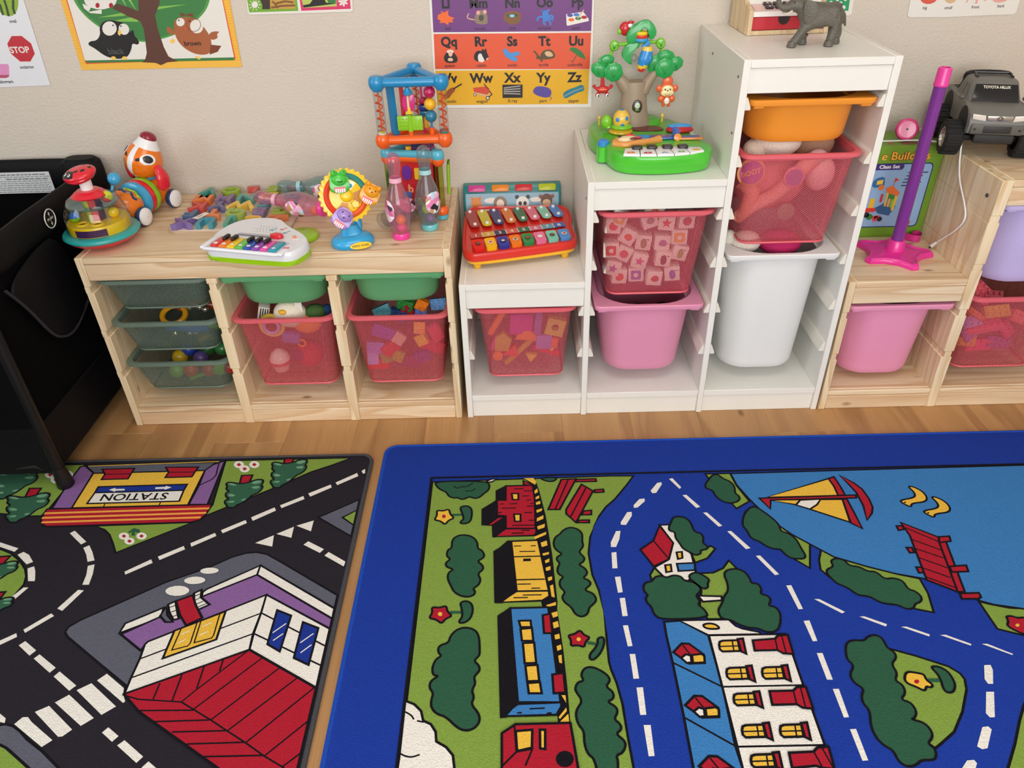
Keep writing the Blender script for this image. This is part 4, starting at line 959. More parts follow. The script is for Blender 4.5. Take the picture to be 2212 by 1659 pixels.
for kx, ky in ((.062, .075), (-.108, .065)): part('post_knob', t, lambda b: b.lathe([(.003, .035), (.003, .05), (.005, .052), (.004, .058), (.0005, .06)], P('#f0d24a'), TR(kx, ky, 0), 12))
YT = -.10-O2.y; m_trunk = M('#9c8a74', .45, bump=.1, bscale=60)
def trunk(b):
    L = lambda cx, rx, ry, z: [(cx-O2.x+rx*math.cos(2*PI*i/28), YT+ry*math.sin(2*PI*i/28), z-ZM) for i in range(28)]
    b.loft([L(.417, .048, .036, .716), L(.416, .041, .032, .735), L(.415, .0355, .028, .765), L(.415, .033, .025, .795), L(.4155, .033, .023, .815), L(.416, .033, .021, .826)], m_trunk)
    for pts, rr in (([(.400, .80), (.384, .822), (.370, .838), (.356, .852)], [.019, .017, .012, .010]), ([(.436, .80), (.452, .828), (.468, .848), (.482, .860)], [.018, .014, .010, .009])):
        b.tube([(x-O2.x, YT, z-ZM) for x, z in pts], rr, m_trunk, 14, sm=4)
part('trunk', t, trunk)
part('trunk_badge', t, lambda b: (b.sph((.421-O2.x, YT-.0275, .768-ZM), (.0135, .003, .0175), P('#3a3026', .4)), ))
part('badge_print', t, lambda b: (b.sph((.421-O2.x, YT-.0300, .771-ZM), (.007, .0012, .008), P('#c8d8c0', .4)), b.sph((.421-O2.x, YT-.0303, .760-ZM), (.006, .001, .003), P('#5a8a50', .4))))
def leaf(cx, cz, rx, rz_, mat, dy=0, rot=0):
    def fn(b):
        X = TR(cx-O2.x, YT-.004+dy, cz-ZM, ry=rot)
        n = 22; pts = []
        for i in range(n):
            a = 2*PI*i/n; k = 1+.05*math.cos(a*8); pts.append((rx*k*math.cos(a), rz_*k*math.sin(a)))
        b.loft([[(p[0]*k, y, p[1]*k) for p in pts] for y, k in ((.006, .85), (.003, 1), (-.003, 1), (-.007, .75), (-.008, .3))], mat, T=X)
        for k in range(-2, 3): b.tube([(0, -.0082, -rz_*.6), (k*rx*.3, -.0075, rz_*.45)], .0006, P('#1f8a44'), 4, T=X)
    return part('leaf', t, fn)
for a in ((.357, .852, .024, .023, TG2, -.006, .1), (.322, .856, .024, .017, TG2, .002, .5), (.338, .878, .021, .014, TG2, .004, -.3), (.488, .858, .025, .024, TG2, -.006, 0), (.514, .866, .022, .017, TG2, .002, -.4), (.463, .866, .018, .023, TG2, .004, .2), (.490, .884, .023, .016, TG2, .004, .1), (.356, .914, .012, .013, LG, -.002, .2), (.473, .917, .012, .013, LG, -.002, -.2)): leaf(*a)
part('arm', t, lambda b: b.tube([(x-O2.x, YT, z-ZM) for x, z in ((.344, .878), (.350, .895), (.358, .912))], .0042, LG, 8))
part('arm', t, lambda b: b.tube([(x-O2.x, YT, z-ZM) for x, z in ((.484, .884), (.478, .90), (.472, .915))], .0042, LG, 8))
part('cross_bar', t, lambda b: b.tube([(x-O2.x, YT, z-ZM) for x, z in ((.360, .914), (.388, .917), (.42, .919), (.448, .92), (.472, .917))], .0042, LG, 8))
CX = lambda pts: [(.388+(u-510)*.000261-O2.x, .917-(v-290)*.000235-ZM) for u, v in pts]
CRT = Matrix(((1, 0, 0, 0), (0, 0, -1, YT), (0, 1, 0, 0), (0, 0, 0, 1)))
part('crown_leaf', t, lambda b: b.prism(chaikin(CX([(505, 265), (500, 185), (545, 125), (600, 80), (690, 48), (745, 82), (785, 150), (790, 205), (755, 255), (712, 240), (718, 160), (690, 122), (635, 130), (600, 185), (598, 290), (540, 290)]), 1), -.006, .010, TG2, .003, T=CRT))
part('crown_leaf', t, lambda b: b.prism(chaikin(CX([(520, 275), (480, 345), (462, 400), (488, 445), (530, 485), (578, 505), (556, 440), (552, 385), (585, 350), (640, 320), (640, 275)]), 1), -.008, .008, TG2, .003, T=CRT))
part('ring_post', t, lambda b: b.cyl((.424-O2.x, YT, .925-ZM), (.424-O2.x, YT, .958-ZM), .003, LG, n=8))
for z, m_, r in ((.941, P('#f2cf2c'), .0115), (.933, P('#d8342c'), .0125), (.926, P('#3fa4d8'), .0135)): part('ring', t, lambda b: b.torus(r, .0052, m_, TR(.424-O2.x, YT, z-ZM), 24, 8))
part('red_bird', t, lambda b: (b.sph((.384-O2.x, YT+.012, .950-ZM), (.015, .012, .017), P('#c8252c')), b.sph((.395-O2.x, YT+.004, .958-ZM), (.006, .003, .005), WHT), b.sph((.370-O2.x, YT+.008, .944-ZM), (.006, .004, .007), LG), b.sph((.398-O2.x, YT+.01, .965-ZM), (.008, .004, .004), P('#c8252c'))))
def parrot(b):
    pts = [(.440, .912), (.439, .898), (.434, .880), (.428, .862), (.424, .852)]
    s = len(b.f); b.tube([(x-O2.x, YT-.012, z-ZM) for x, z in pts], [.012, .015, .0165, .012, .006], P('#2f8fd8'), 16, sm=4)
    recolor(b, s, lambda c: c.z < .868-ZM, P('#f2cf3c')); recolor(b, s, lambda c: c.z < .860-ZM, P('#d83a34')); recolor(b, s, lambda c: c.z > .903-ZM, P('#f0c84a'))
    b.sph((.446-O2.x, YT-.018, .884-ZM), (.006, .008, .012), P('#2f8fd8')); b.tube([(.428-O2.x, YT-.01, .908-ZM), (.444-O2.x, YT-.012, .922-ZM)], .006, P('#3f96d8'), 8)
part('parrot', t, parrot)
part('clear_ball', t, lambda b: b.sph((.408-O2.x, YT-.006, .884-ZM), .010, m_clear))
def crab(b):
    c = P('#c42a30'); X = TR(.331-O2.x, YT-.008, .806-ZM)
    b.sph((0, 0, .003), (.017, .008, .010), c, X); b.tube([(0, .004, .010), (-.001, .006, .035)], [.006, .004], c, 8, T=X)
    for s in (-1, 1):
        b.tube([(s*.012, 0, .004), (s*.020, 0, .008), (s*.024, 0, .014)], [.004, .004, .005], c, 8, T=X); b.sph((s*.012, -.002, -.010), .0062, c, X)
    b.sph((0, -.0075, .004), (.012, .002, .0035), P('#e8603a'), X)
cb = part('hanging_crab', t, crab)
part('crab_eyes', cb, lambda b: [(b.sph((s*.012, -.0068, -.0105), (.0048, .0025, .0048), WHT, TR(.331-O2.x, YT-.008, .806-ZM)), b.sph((s*.012+.001, -.0092, -.0105), (.002, .001, .003), BLK, TR(.331-O2.x, YT-.008, .806-ZM), 8, 5)) for s in (-1, 1)])
def hmonkey(b):
    c = P('#e86a3a'); X = TR(.500-O2.x, YT-.006, .797-ZM)
    b.sph((0, 0, .004), (.020, .007, .020), c, X); b.sph((0, .001, .026), (.014, .006, .016), c, X)
    for s in (-1, 1): b.sph((s*.021, .001, .010), (.008, .005, .009), c, X); b.sph((s*.014, 0, -.016), (.009, .006, .009), c, X); b.tube([(s*.006, 0, -.018), (s*.007, 0, -.036)], [.007, .004], c, 8, T=X)
hm = part('hanging_monkey', t, hmonkey)
part('monkey_mask', hm, lambda b: (lambda X: (b.sph((0, -.0055, .009), (.0145, .003, .010), P('#f2e2a8'), X), b.sph((0, -.006, .000), (.017, .003, .009), P('#f2e2a8'), X), b.sph((0, -.0088, .006), (.0025, .001, .0018), P('#8a3a20'), X, 8, 5), [b.sph((s*.0065, -.0082, .009), (.0018, .001, .0024), BLK, X, 8, 5) for s in (-1, 1)], b.tube([(-.006, -.0086, -.003), (0, -.009, -.006), (.007, -.0086, -.002)], .0008, P('#a0442a'), 5, sm=3, T=X), b.sph((0, -.007, -.02), (.007, .003, .009), P('#f6f0e0'), X)))(TR(.500-O2.x, YT-.006, .797-ZM)))

# --- wooden toy till on the top step
ZH = .9408
t = thing('wooden_toy_till', 'wooden toy cash till with red front and black keys on the top step', 'toy', (.765, -.095, ZH), .04)
m_bir = wood('birch', '#d2b48a', '#e6cfa8', 'z', 2.0, .5)
sp2 = [(-.075, 0), (.075, 0), (.075, .13), (.02, .13), (-.030, .066), (-.075, .056)]
XP = Matrix(((0, 0, 1, 0), (1, 0, 0, 0), (0, 1, 0, 0), (0, 0, 0, 1)))
for s in (-1, 1): part('side_board', t, lambda b: b.prism(sp2, s*.094-.005, s*.094+.005, m_bir, .001, T=XP))
part('base_board', t, lambda b: b.bb(-.089, .089, -.074, .074, .0, .010, m_bir, .001))
part('red_drawer', t, lambda b: b.bb(-.089, .089, -.071, .07, .011, .040, P('#c02433', .45), .001))
part('drawer_notch', t, lambda b: b.prism(circ(.014, 20, -.012, .036), 0, .0015, P('#2a1c1c', .6), T=Matrix.Translation((0, -.0712, 0)) @ FRONT))
part('white_top', t, lambda b: b.prism([(-.074, .041), (.07, .041), (.07, .125), (.018, .125), (-.032, .0615), (-.074, .052)], -.089, .089, P('#efe8e4', .45), .001, T=XP))
KP = Matrix.Translation((0, -.053, .0578)) @ Euler((.24, 0, 0)).to_matrix().to_4x4()
part('pink_panel', t, lambda b: b.prism([(-.085, -.018), (.085, -.018), (.085, .020), (-.085, .020)], 0, .001, P('#efc8c4', .45), T=KP))
for i in range(5):
    for j in range(2):
        k = part('till_key', t, lambda b: b.prism(rrect(.020, .015, .004, 3, -.048+i*.024, -.006+j*.019), .001, .006, P('#2c2530', .4), .001, T=KP))
        part('key_symbol', k, lambda b: b.text('2309165487'[i+5*j], .012, P('#e8dcd8', .4), KP @ TR(-.048+i*.024, -.010+j*.019, .0062), bold=.0003))
part('display_board', t, lambda b: b.prism([(-.08, 0), (.08, 0), (.08, .07), (-.08, .07)], 0, .001, P('#c02433', .45), T=Matrix.Translation((0, -.0065, .0935)) @ Euler((.9, 0, 0)).to_matrix().to_4x4()))

# --- elephant figurine: one skinned body
t = thing('elephant_figurine', 'grey elephant figurine walking with raised trunk on the top step', 'figurine', (.785, -.305, ZH))
m_el = M('#5f5a50', .38, 'elephant_hide', bump=.75, bscale=330, vary=.22, vscale=70)
def skin(name, parent, V, Eg, R, mat, root=0, sub=2):
    me = bpy.data.meshes.new(name); me.from_pydata(V, Eg, []); o = bpy.data.objects.new(name, me); COL.objects.link(o)
    sm = o.modifiers.new('skin', 'SKIN'); sm.use_smooth_shade = True
    for i, sv in enumerate(me.skin_vertices[0].data): sv.radius = R[i] if isinstance(R[i], tuple) else (R[i], R[i]); sv.use_root = (i == root)
    sb = o.modifiers.new('sub', 'SUBSURF'); sb.levels = sub; sb.render_levels = sub
    dg = bpy.context.evaluated_depsgraph_get(); me2 = bpy.data.meshes.new_from_object(o.evaluated_get(dg)); me2.name = name
    me2.materials.clear(); me2.materials.append(mat)
    for p in me2.polygons: p.use_smooth = True
    bpy.data.objects.remove(o); bpy.data.meshes.remove(me)
    ob = bpy.data.objects.new(name, me2); COL.objects.link(ob); ob.parent = parent; return ob
EV = [(.010, 0, .064), (.034, 0, .066), (.050, 0, .058), (-.016, 0, .066), (-.036, 0, .078), (-.052, 0, .088),   # trunk of body 0-3, neck 4, head 5
      (-.070, 0, .080), (-.082, 0, .078), (-.092, 0, .086), (-.094, 0, .100), (-.090, 0, .112),   # trunk 6-10
      (-.028, -.014, .042), (-.042, -.016, .022), (-.054, -.016, .005),   # near front leg 11-13
      (-.018, .014, .042), (-.020, .015, .022), (-.020, .015, .006),       # far front leg 14-16
      (.036, -.015, .040), (.034, -.016, .022), (.030, -.016, .005),       # near hind 17-19
      (.050, .014, .040), (.060, .015, .024), (.056, .015, .006),         # far hind 20-22
      (.062, 0, .052), (.066, 0, .038)]                                   # tail
EE = [(0, 1), (1, 2), (0, 3), (3, 4), (4, 5), (5, 6), (6, 7), (7, 8), (8, 9), (9, 10), (3, 11), (11, 12), (12, 13), (3, 14), (14, 15), (15, 16), (1, 17), (17, 18), (18, 19), (2, 20), (20, 21), (21, 22), (2, 23), (23, 24)]
ER = [.026, .026, .018, .024, .017, .0185, .011, .008, .0065, .0055, .0045, .0125, .0095, .0105, .0115, .009, .010, .0145, .010, .0105, .012, .009, .010, .004, .0022]
skin('body', t, EV, EE, ER, m_el)
for s in (-1, 1):
    def ear(b):
        pts = [(-.044, .094), (-.030, .098), (-.016, .090), (-.012, .072), (-.020, .052), (-.032, .046), (-.040, .060)]
        pts = chaikin(pts, 2)
        b.loft([[(p[0]*1+(0), s*(.0185+y+max(0, (p[0]+.045))*.32), p[1]) for p in [((q[0]+.03)*k-.03, (q[1]-.07)*k+.07) for q in pts]] for y, k in ((0, .8), (.0006, 1), (.0026, 1), (.0036, .85))], m_el)
    part('ear', t, ear, ang=60)
    part('tusk', t, lambda b: b.tube([(-.062, s*.008, .074), (-.072, s*.010, .068), (-.080, s*.010, .070)], [.0028, .0024, .0008], M('#cfc6b2', .4), 8, sm=3))
    part('eye', t, lambda b: b.sph((-.062, s*.0155, .092), .0016, BLK, u=8, v=6))
    
for (x, y) in ((-.054, -.016), (-.020, .015), (.030, -.016), (.056, .015)):
    part('foot', t, lambda b: b.lathe([(.0095, 0), (.0108, .0015), (.0100, .006), (.0085, .012)], m_el, TR(x, y, 0), 18))
# ================================================================ things on the right pine frame
ZP = .4003
# --- boxed building set
O3 = Vector((1.104, -.100, ZP)); t = thing('building_set_box', 'green and blue cardboard box of a building set behind the microphone stand', 'box', O3)
m_cg = M('#6f9a28', .45, 'green_card', vary=.12, vscale=35)
part('carton', t, lambda b: b.bb(-.139, .139, -.065, .065, 0, .258, m_cg, .0012))
BF = Matrix.Translation((-O3.x, -.1652-O3.y, -ZP)) @ FRONT       # (world x, world z) on the front face
pr = lambda b, pts, z, h: b.prism(pts, z-.0003, z, M(h, .45, vary=.02), T=BF)
part('picture_panel', t, lambda b: (b.prism(rrect(.252, .182, .012, 4, 1.098, .521), .0, .0006, M('#1f2a6a', .45), T=BF), b.prism(rrect(.246, .176, .010, 4, 1.098, .521), .0006, .0010, M('#8fb2d8', .45, vary=.12, vscale=18), T=BF)))
def title(b):
    b.text('e Builders', .0305, M('#8a3a1c', .45), BF @ TR(1.0775, .6215, .0010), bold=.0016, ax='LEFT', width=.131); b.text('e Builders', .0300, M('#f2b83a', .45), BF @ TR(1.078, .622, .0014), bold=.0004, ax='LEFT', width=.129)
part('title_lettering', t, title)
part('subtitle_banner', t, lambda b: (b.prism(rrect(.16, .017, .008, 5, 1.065, .603), .001, .0014, M('#3a2a7a', .45), T=BF), b.text('Class Set', .0135, WHT, BF @ TR(1.078, .599, .0017), bold=.0004, ax='LEFT', width=.055)))
def lines(b):
    for k, (a, c) in enumerate(((1.160, 1.214), (1.158, 1.202), (1.155, 1.196), (1.152, 1.202), (1.150, 1.18))): b.box(((a+c)/2, .586-k*.009, .0013), (c-a, .0028, .0004), M('#2a3450', .5), 0, T=BF)
part('small_print', t, lines)
def pict(b):
    pr(b, chaikin([(1.072, .57), (1.10, .578), (1.104, .556), (1.104, .548), (1.07, .545)], 1), .0014, '#2a6aa0'); pr(b, [(1.082, .565), (1.098, .568), (1.098, .556), (1.082, .554)], .0018, '#f0c23a'); pr(b, circ(.008, 12, 1.097, .546), .0018, '#e07a2c')
    pr(b, [(1.092, .487), (1.128, .507), (1.150, .492), (1.138, .464), (1.105, .472)], .0014, '#2f5f92'); pr(b, [(1.110, .543), (1.128, .551), (1.152, .530), (1.148, .520), (1.115, .532)], .0020, '#e8743a'); pr(b, [(1.117, .532), (1.122, .532), (1.122, .492), (1.117, .492)], .0018, '#f0c23a'); pr(b, [(1.142, .524), (1.149, .521), (1.146, .480), (1.139, .480)], .0018, '#f0c23a'); pr(b, [(1.123, .530), (1.141, .522), (1.139, .488), (1.123, .492)], .0016, '#3a8a3a')
    pr(b, [(1.1285, .551), (1.130, .551), (1.131, .572), (1.1295, .572)], .0018, '#d02a2a'); pr(b, [(1.131, .572), (1.141, .567), (1.131, .561)], .0018, '#e03a2c')
    for x, z, h in ((1.105, .516, '#c83a3a'), (1.128, .502, '#e0a080'), (1.137, .500, '#8ac048'), (1.176, .506, '#5a4a3a')): pr(b, rrect(.007, .024, .003, 3, x, z), .0022, h)
    pr(b, rrect(.014, .03, .003, 3, 1.082, .50), .0014, '#e8b82e'); pr(b, rrect(.03, .012, .004, 3, 1.082, .482), .0018, '#d83a2c'); pr(b, circ(.008, 12, 1.075, .468), .002, '#1f1f24'); pr(b, circ(.009, 12, 1.085, .462), .002, '#2f7a2f'); pr(b, circ(.007, 12, 1.115, .455), .0022, '#1f2a34')
    pr(b, [(1.170, .498), (1.19, .488), (1.188, .482), (1.169, .49)], .002, '#d02a2a')
    for k in range(3): pr(b, [(1.092+k*.006, .463), (1.105+k*.005, .466), (1.098+k*.004, .446)], .002, '#d8444a')
part('picture_print', t, pict)
part('piece_count_badge', t, lambda b: (b.prism([(1.168, .443), (1.203, .447), (1.197, .411), (1.166, .409)], .0014, .0018, M('#c8372c', .45), T=BF), b.text('111', .020, M('#f2d88a', .45), BF @ TR(1.1835, .425, .0020, rz=.05), bold=.0008, width=.022), b.text('PIECES', .0085, M('#f2d88a', .45), BF @ TR(1.183, .4155, .0020, rz=.05), bold=.0003, width=.022)))
part('top_lettering', t, lambda b: (b.text('R', .022, M('#c85a2c', .45), TR(.0, -.05, .2584), bold=.0012), b.prism(chaikin([(.02, -.05), (.04, -.03), (.075, -.035), (.085, -.05), (.05, -.055)], 2), .2582, .2588, M('#7a4a2c', .45))))
# --- pink toy wheel on the box
b_ = None
t = thing('pink_toy_wheel', 'pink toy wheel standing on top of the building set box', 'toy', (1.150, -.118, ZP+.2584))
XW = TR(0, 0, .0290, rx=PI/2-.3, rz=-.30)
part('tyre', t, lambda b: b.lathe([(.018, -.009), (.026, -.009), (.0285, -.004), (.0285, .004), (.026, .008), (.0215, .009)], P('#e02c80'), XW, 32, cap=False))
part('disc', t, lambda b: b.lathe([(.0225, .004), (.0225, .0075), (.0005, .0082)], P('#f58cb4'), XW, 28)); part('axle_hole', t, lambda b: b.lathe([(.003, .0075), (.003, .0085), (.0004, .0086)], BLK, XW, 12))
# --- microphone stand
O4 = Vector((1.117, -.285, ZP)); t = thing('microphone_stand', 'toy microphone stand with purple pole and magenta star base', 'toy', O4)
MP = P('#e6309a', .35)
def star(R, r, ph): return [((R if k % 2 == 0 else r)*math.cos(ph+k*PI/5), (R if k % 2 == 0 else r)*math.sin(ph+k*PI/5)) for k in range(10)]
def starb(b):
    s0 = star(.118, .060, -1.40); s0 = chaikin(s0, 1)
    b.loft([[(p[0]*k, p[1]*k, z) for p in s0] for z, k in ((0, .98), (.004, 1), (.012, .97), (.016, .90), (.012, .82), (.013, .70), (.018, .35))], MP)
part('star_base', t, starb)
part('socket', t, lambda b: b.lathe([(.026, .012), (.025, .02), (.0205, .044), (.019, .046)], MP, n=28))
part('pole', t, lambda b: b.lathe([(.0150, .04), (.0145, .46)], P('#7c2f94', .3), n=26))
part('top_cap', t, lambda b: b.lathe([(.0165, .438), (.0172, .440), (.0172, .443), (.0160, .446), (.0158, .476), (.0150, .4795), (.0115, .480), (.011, .470), (.0005, .469)], P('#f03fa4', .35), n=28))
# --- magenta ribbon
t = thing('magenta_ribbon', 'curled magenta plastic strap lying beside the microphone stand', 'strap', (1.205, -.198, ZP))
def rib(b):
    pts = cr([(-.022, .018, .012), (-.006, -.006, .0), (.014, -.012, .0), (.026, .006, .0), (.022, .022, .0), (.004, .014, .0), (-.004, -.004, .0)], 6)
    b.loft([[(p.x, p.y, .001+h) for p in pts] for h in (0, .020)], P('#cf2f86', .4), False, False, closed=False); b.loft([[(p.x*.94, p.y*.94, .001+h) for p in reversed(pts)] for h in (0, .020)], P('#cf2f86', .4), False, False, closed=False)
part('strap', t, rib)
# --- white cable
t = thing('white_cable', 'thin white charging cable hanging down the pine step below the truck', 'cable', (1.236, -.27, ZP))
OC = Vector((1.236, -.27, ZP)); cab = [(1.02, -.13, .6635), (1.10, -.135, .663), (1.18, -.14, .6645), (1.23, -.19, .674), (1.236, -.232, .710), (1.2355, -.240, .690), (1.238, -.255, .640), (1.238, -.282, .600), (1.238, -.335, .555), (1.238, -.352, .525), (1.238, -.33, .488), (1.237, -.292, .450), (1.234, -.268, .425)]
part('cord', t, lambda b: b.tube([Vector(p)-OC for p in cab], .0021, WHT, 8, sm=5)); part('plug', t, lambda b: (b.tube([Vector((1.234, -.268, .425))-OC, Vector((1.231, -.258, .412))-OC], [.0035, .0055], WHT, 10), b.tube([Vector((1.231, -.258, .412))-OC, Vector((1.229, -.253, .404))-OC], [.0030, .0030], m_screw, 8)))
# --- grey pickup
ZQ = .6573; t = thing('toy_pickup_truck', 'grey toy pickup with huge black tyres on the right pine step', 'toy car', (1.307, -.176, ZQ), -.24)
GRY = M('#706f6a', .42, 'truck_grey', vary=.05); GRD = M('#5c5a54', .45, 'truck_bumper'); GL = P('#15161a', .15); CHR = M('#c9c6bd', .25, 'chrome', metal=.85); TYR = M('#1c1b1b', .8, 'tyre_rubber', bump=.3)
SX = lambda x: Matrix(((0, 0, 1, x), (1, 0, 0, 0), (0, 1, 0, 0), (0, 0, 0, 1)))
def lower(b):
    prof = [(-.126, .066), (-.130, .090), (-.124, .108), (-.112, .117), (-.055, .126), (.130, .124), (.133, .070), (.11, .066)]
    L = lambda x, k: [(x, (p[0])*k, .095+(p[1]-.095)*k) for p in prof]
    b.loft([L(-.067, .93), L(-.064, .985), L(-.05, 1), L(.05, 1), L(.064, .985), L(.067, .93)], GRY)
part('body', t, lower)
def cabf(b):
    f = lambda w, y0, y1, z: [(-w, y0, z), (w, y0, z), (w, y1, z), (-w, y1, z)]
    lo = [rr for rr in rrect(.124, .125, .012, 4, 0, .006)]; hi = rrect(.104, .078, .016, 4, 0, .014)
    L = lambda t_: [(a[0]*(1-t_)+c[0]*t_, a[1]*(1-t_)+c[1]*t_) for a, c in zip(lo, hi)]
    b.loft([[(p[0], p[1], .120+.050*t_) for p in L(t_)] for t_ in (0, .5, .9)]+[[(p[0]*.96, p[1]*.96, .1685) for p in L(1)], [(p[0]*.8, p[1]*.8+.003, .1715) for p in L(1)]], GRY)
part('cab', t, cabf)
WS = Matrix(((1, 0, 0, 0), (0, .55, -.835, -.0478), (0, .835, .55, .138), (0, 0, 0, 1)))
ws = part('windscreen', t, lambda b: b.prism([(-.054, -.016), (.054, -.016), (.047, .028), (-.047, .028)], .0, .0022, GL, .0005, T=WS))
part('windscreen_lettering', ws, lambda b: b.text('TOYOTA HILUX', .0095, P('#e8e4d4', .4), WS @ TR(0, .0175, .0026), bold=.0003, width=.062))
for s in (-1, 1):
    SWM = Matrix(((0, 0, s, s*.0592), (1, 0, 0, 0), (0, 1, 0, 0), (0, 0, 0, 1))) @ TR(rx=-s*0)
    for a in ([(-.030, .130), (.004, .130), (.004, .157), (-.010, .157)], [(.010, .130), (.044, .130), (.036, .157), (.010, .157)]):
        part('side_window', t, lambda b: b.add([(s*(.0625-(z-.12)*.19), y, z) for y, z in a], [(0, 1, 2, 3) if s > 0 else (3, 2, 1, 0)], GL))
    part('mirror', t, lambda b: b.sph((s*.072, -.040, .132), (.008, .005, .006), GRD))
    part('headlight', t, lambda b: b.prism([(s*.030, .097), (s*.060, .101), (s*.062, .113), (s*.032, .110)], .0, .004, P('#e4ddd0', .15), .001, T=Matrix.Translation((0, -.1245, 0)) @ FRONT))
    part('fog_light', t, lambda b: (b.sph((s*.050, -.1285, .078), (.006, .003, .006), CHR), b.sph((s*.050, -.131, .078), (.003, .002, .003), BLK)))
part('grille', t, lambda b: b.prism([(-.027, .098), (.027, .098), (.029, .110), (-.029, .110)], 0, .0035, CHR, .0008, T=Matrix.Translation((0, -.1262, 0)) @ FRONT))
part('grille_emblem', t, lambda b: (b.torus(.0062, .0009, GRD, Matrix.Translation((0, -.1305, .104)) @ FRONT, 20, 6, .8), b.torus(.003, .0007, GRD, Matrix.Translation((0, -.1305, .1045)) @ FRONT, 14, 6, 1.4)))
part('front_bumper', t, lambda b: b.box((0, -.1265, .078), (.118, .010, .026), GRD, .004, 3)); part('air_intake', t, lambda b: b.box((0, -.1318, .078), (.062, .002, .017), M('#2c2b2a', .5), .0005))
part('roll_bar', t, lambda b: (b.tube([(-.052, .066, .122), (-.050, .060, .150), (-.044, .052, .172), (.044, .052, .172), (.050, .060, .150), (.052, .066, .122)], .005, BLK, 8, sm=4), b.tube([(-.046, .052, .171), (-.044, .10, .128)], .004, BLK, 8), b.tube([(.046, .052, .171), (.044, .10, .128)], .004, BLK, 8)))
part('roof_rack', t, lambda b: b.tube([(-.040, -.004, .174), (-.040, .03, .177), (.040, .03, .177), (.040, -.004, .174)], .003, BLK, 8))
part('bed_floor', t, lambda b: b.box((0, .096, .1245), (.104, .056, .002), M('#26262a', .6), 0))
part('chassis', t, lambda b: (b.box((0, 0, .054), (.078, .235, .030), M('#1d1d1d', .6), .006), b.box((0, -.078, .044), (.13, .016, .014), M('#1d1d1d', .6), .003), b.box((0, .078, .044), (.13, .016, .014), M('#1d1d1d', .6), .003), b.box((0, -.118, .054), (.09, .02, .022), M('#242424', .6), .004)))
for y in (-.078, .078):
    for s in (-1, 1):
        part('wheel_arch', t, lambda b: b.lathe([(.030, 0), (.038, .001), (.038, .004), (.028, .0045)], M('#191919', .7), TR(s*.0635, y, .082, ry=s*PI/2), 24))
        X = TR(s*.083, y, .0425, ry=s*PI/2)
        w = part('tyre', t, lambda b: (b.lathe([(.024, -.020), (.036, -.021), (.0405, -.016), (.0405, .016), (.036, .021), (.026, .0205), (.024, .014)], TYR, X, 30, cap=False), [b.box((0, 0, 0), (.0055, .005, .0385), TYR, .001, 1, X @ TR(.0405*math.cos(k*PI/9), .0405*math.sin(k*PI/9), 0, rz=k*PI/9)) for k in range(18)]))
        part('wheel_rim', w, lambda b: (b.lathe([(.025, .008), (.0255, .019), (.0235, .0200), (.021, .012), (.0005, .010)], CHR, X, 26), b.prism(star(.020, .008, 0), .010, .016, CHR, .001, T=X), b.sph((0, 0, .016), (.006, .006, .003), CHR, X)))
# --- yellow digger at the picture's edge
t = thing('yellow_toy_digger', 'yellow toy digger at the right edge beside the grey pickup', 'toy car', (1.462, -.235, ZQ), .1)
DY = P('#eeae1c'); 
part('chassis', t, lambda b: b.box((0, 0, .03), (.075, .13, .024), DY, .004)); part('cab', t, lambda b: b.loft([[(p[0], p[1], z) for p in rrect(.06*k, .07*k, .008, 3, 0, .01)] for z, k in ((.04, 1), (.075, .95), (.095, .8))], P('#e8741c')))
part('bucket', t, lambda b: b.prism([(-.03, 0), (.03, 0), (.035, .032), (-.035, .032)], 0, .026, DY, .003, T=TR(0, -.098, .004, rx=PI/2-.2) @ TR(0, 0, -.02)))
for sx in (-1, 1):
    for y in (-.045, .045): part('wheel', t, lambda b: b.lathe([(.008, -.009), (.019, -.009), (.021, -.005), (.021, .005), (.019, .009), (.008, .009)], TYR, TR(sx*.040, y, .0215, ry=PI/2), 22))

# ================================================================ travel cot
O5 = Vector((-1.6, -.37, 0)); t = thing('travel_cot', 'black folding travel cot with mesh sides at the far left', 'cot', O5)
m_nyl = M('#0f0f12', .55, 'black_nylon', bump=.25, bscale=500, vary=.25, vscale=9, spec=.15); m_tube = M('#0d0d10', .4, 'black_tube'); m_net = M('#060607', .85, 'black_net', bump=.2, bscale=900, spec=.08)
X0, X1, Y0, Y1, HZ = -2.13+1.6, -1.075+1.6, -.712+.37, -.035+.37, .645
def padrail(b, p, q, h=.085, w=.030):
    p, q = Vector(p), Vector(q); d = (q-p).normalized(); n = Vector((-d.y, d.x, 0)); loops = []
    prof = []
    for i in range(14):
        a = 2*PI*i/14; prof.append((w/2*math.cos(a)*(1 if abs(math.sin(a)) < .8 else .9), h/2*math.sin(a)))
    m_ = 10
    for i in range(m_+1):
        c = p.lerp(q, i/m_); wob = .0022*math.sin(i*2.3); loops.append([tuple(c+n*(u+wob)+Vector((0, 0, v-h/2+.0015*math.sin(i*1.7)))) for u, v in prof])
    b.loft(loops, m_nyl)
part('side_rail', t, lambda b: padrail(b, (X1, Y0, HZ), (X1, Y1-.03, HZ)))
part('back_rail', t, lambda b: padrail(b, (X1-.085, Y1, HZ), (X0, Y1, HZ)))
part('front_rail', t, lambda b: padrail(b, (X1, Y0, HZ), (X0, Y0, HZ)))
part('side_rail', t, lambda b: padrail(b, (X0, Y0, HZ), (X0, Y1, HZ)))
part('corner_cover', t, lambda b: b.loft([[(X1-.045+p[0], Y1-.018+p[1], z) for p in rrect(.105*k, .060*k, .022, 5)] for z, k in ((.52, 1), (.62, 1), (.642, .95), (.652, .75))], m_nyl))
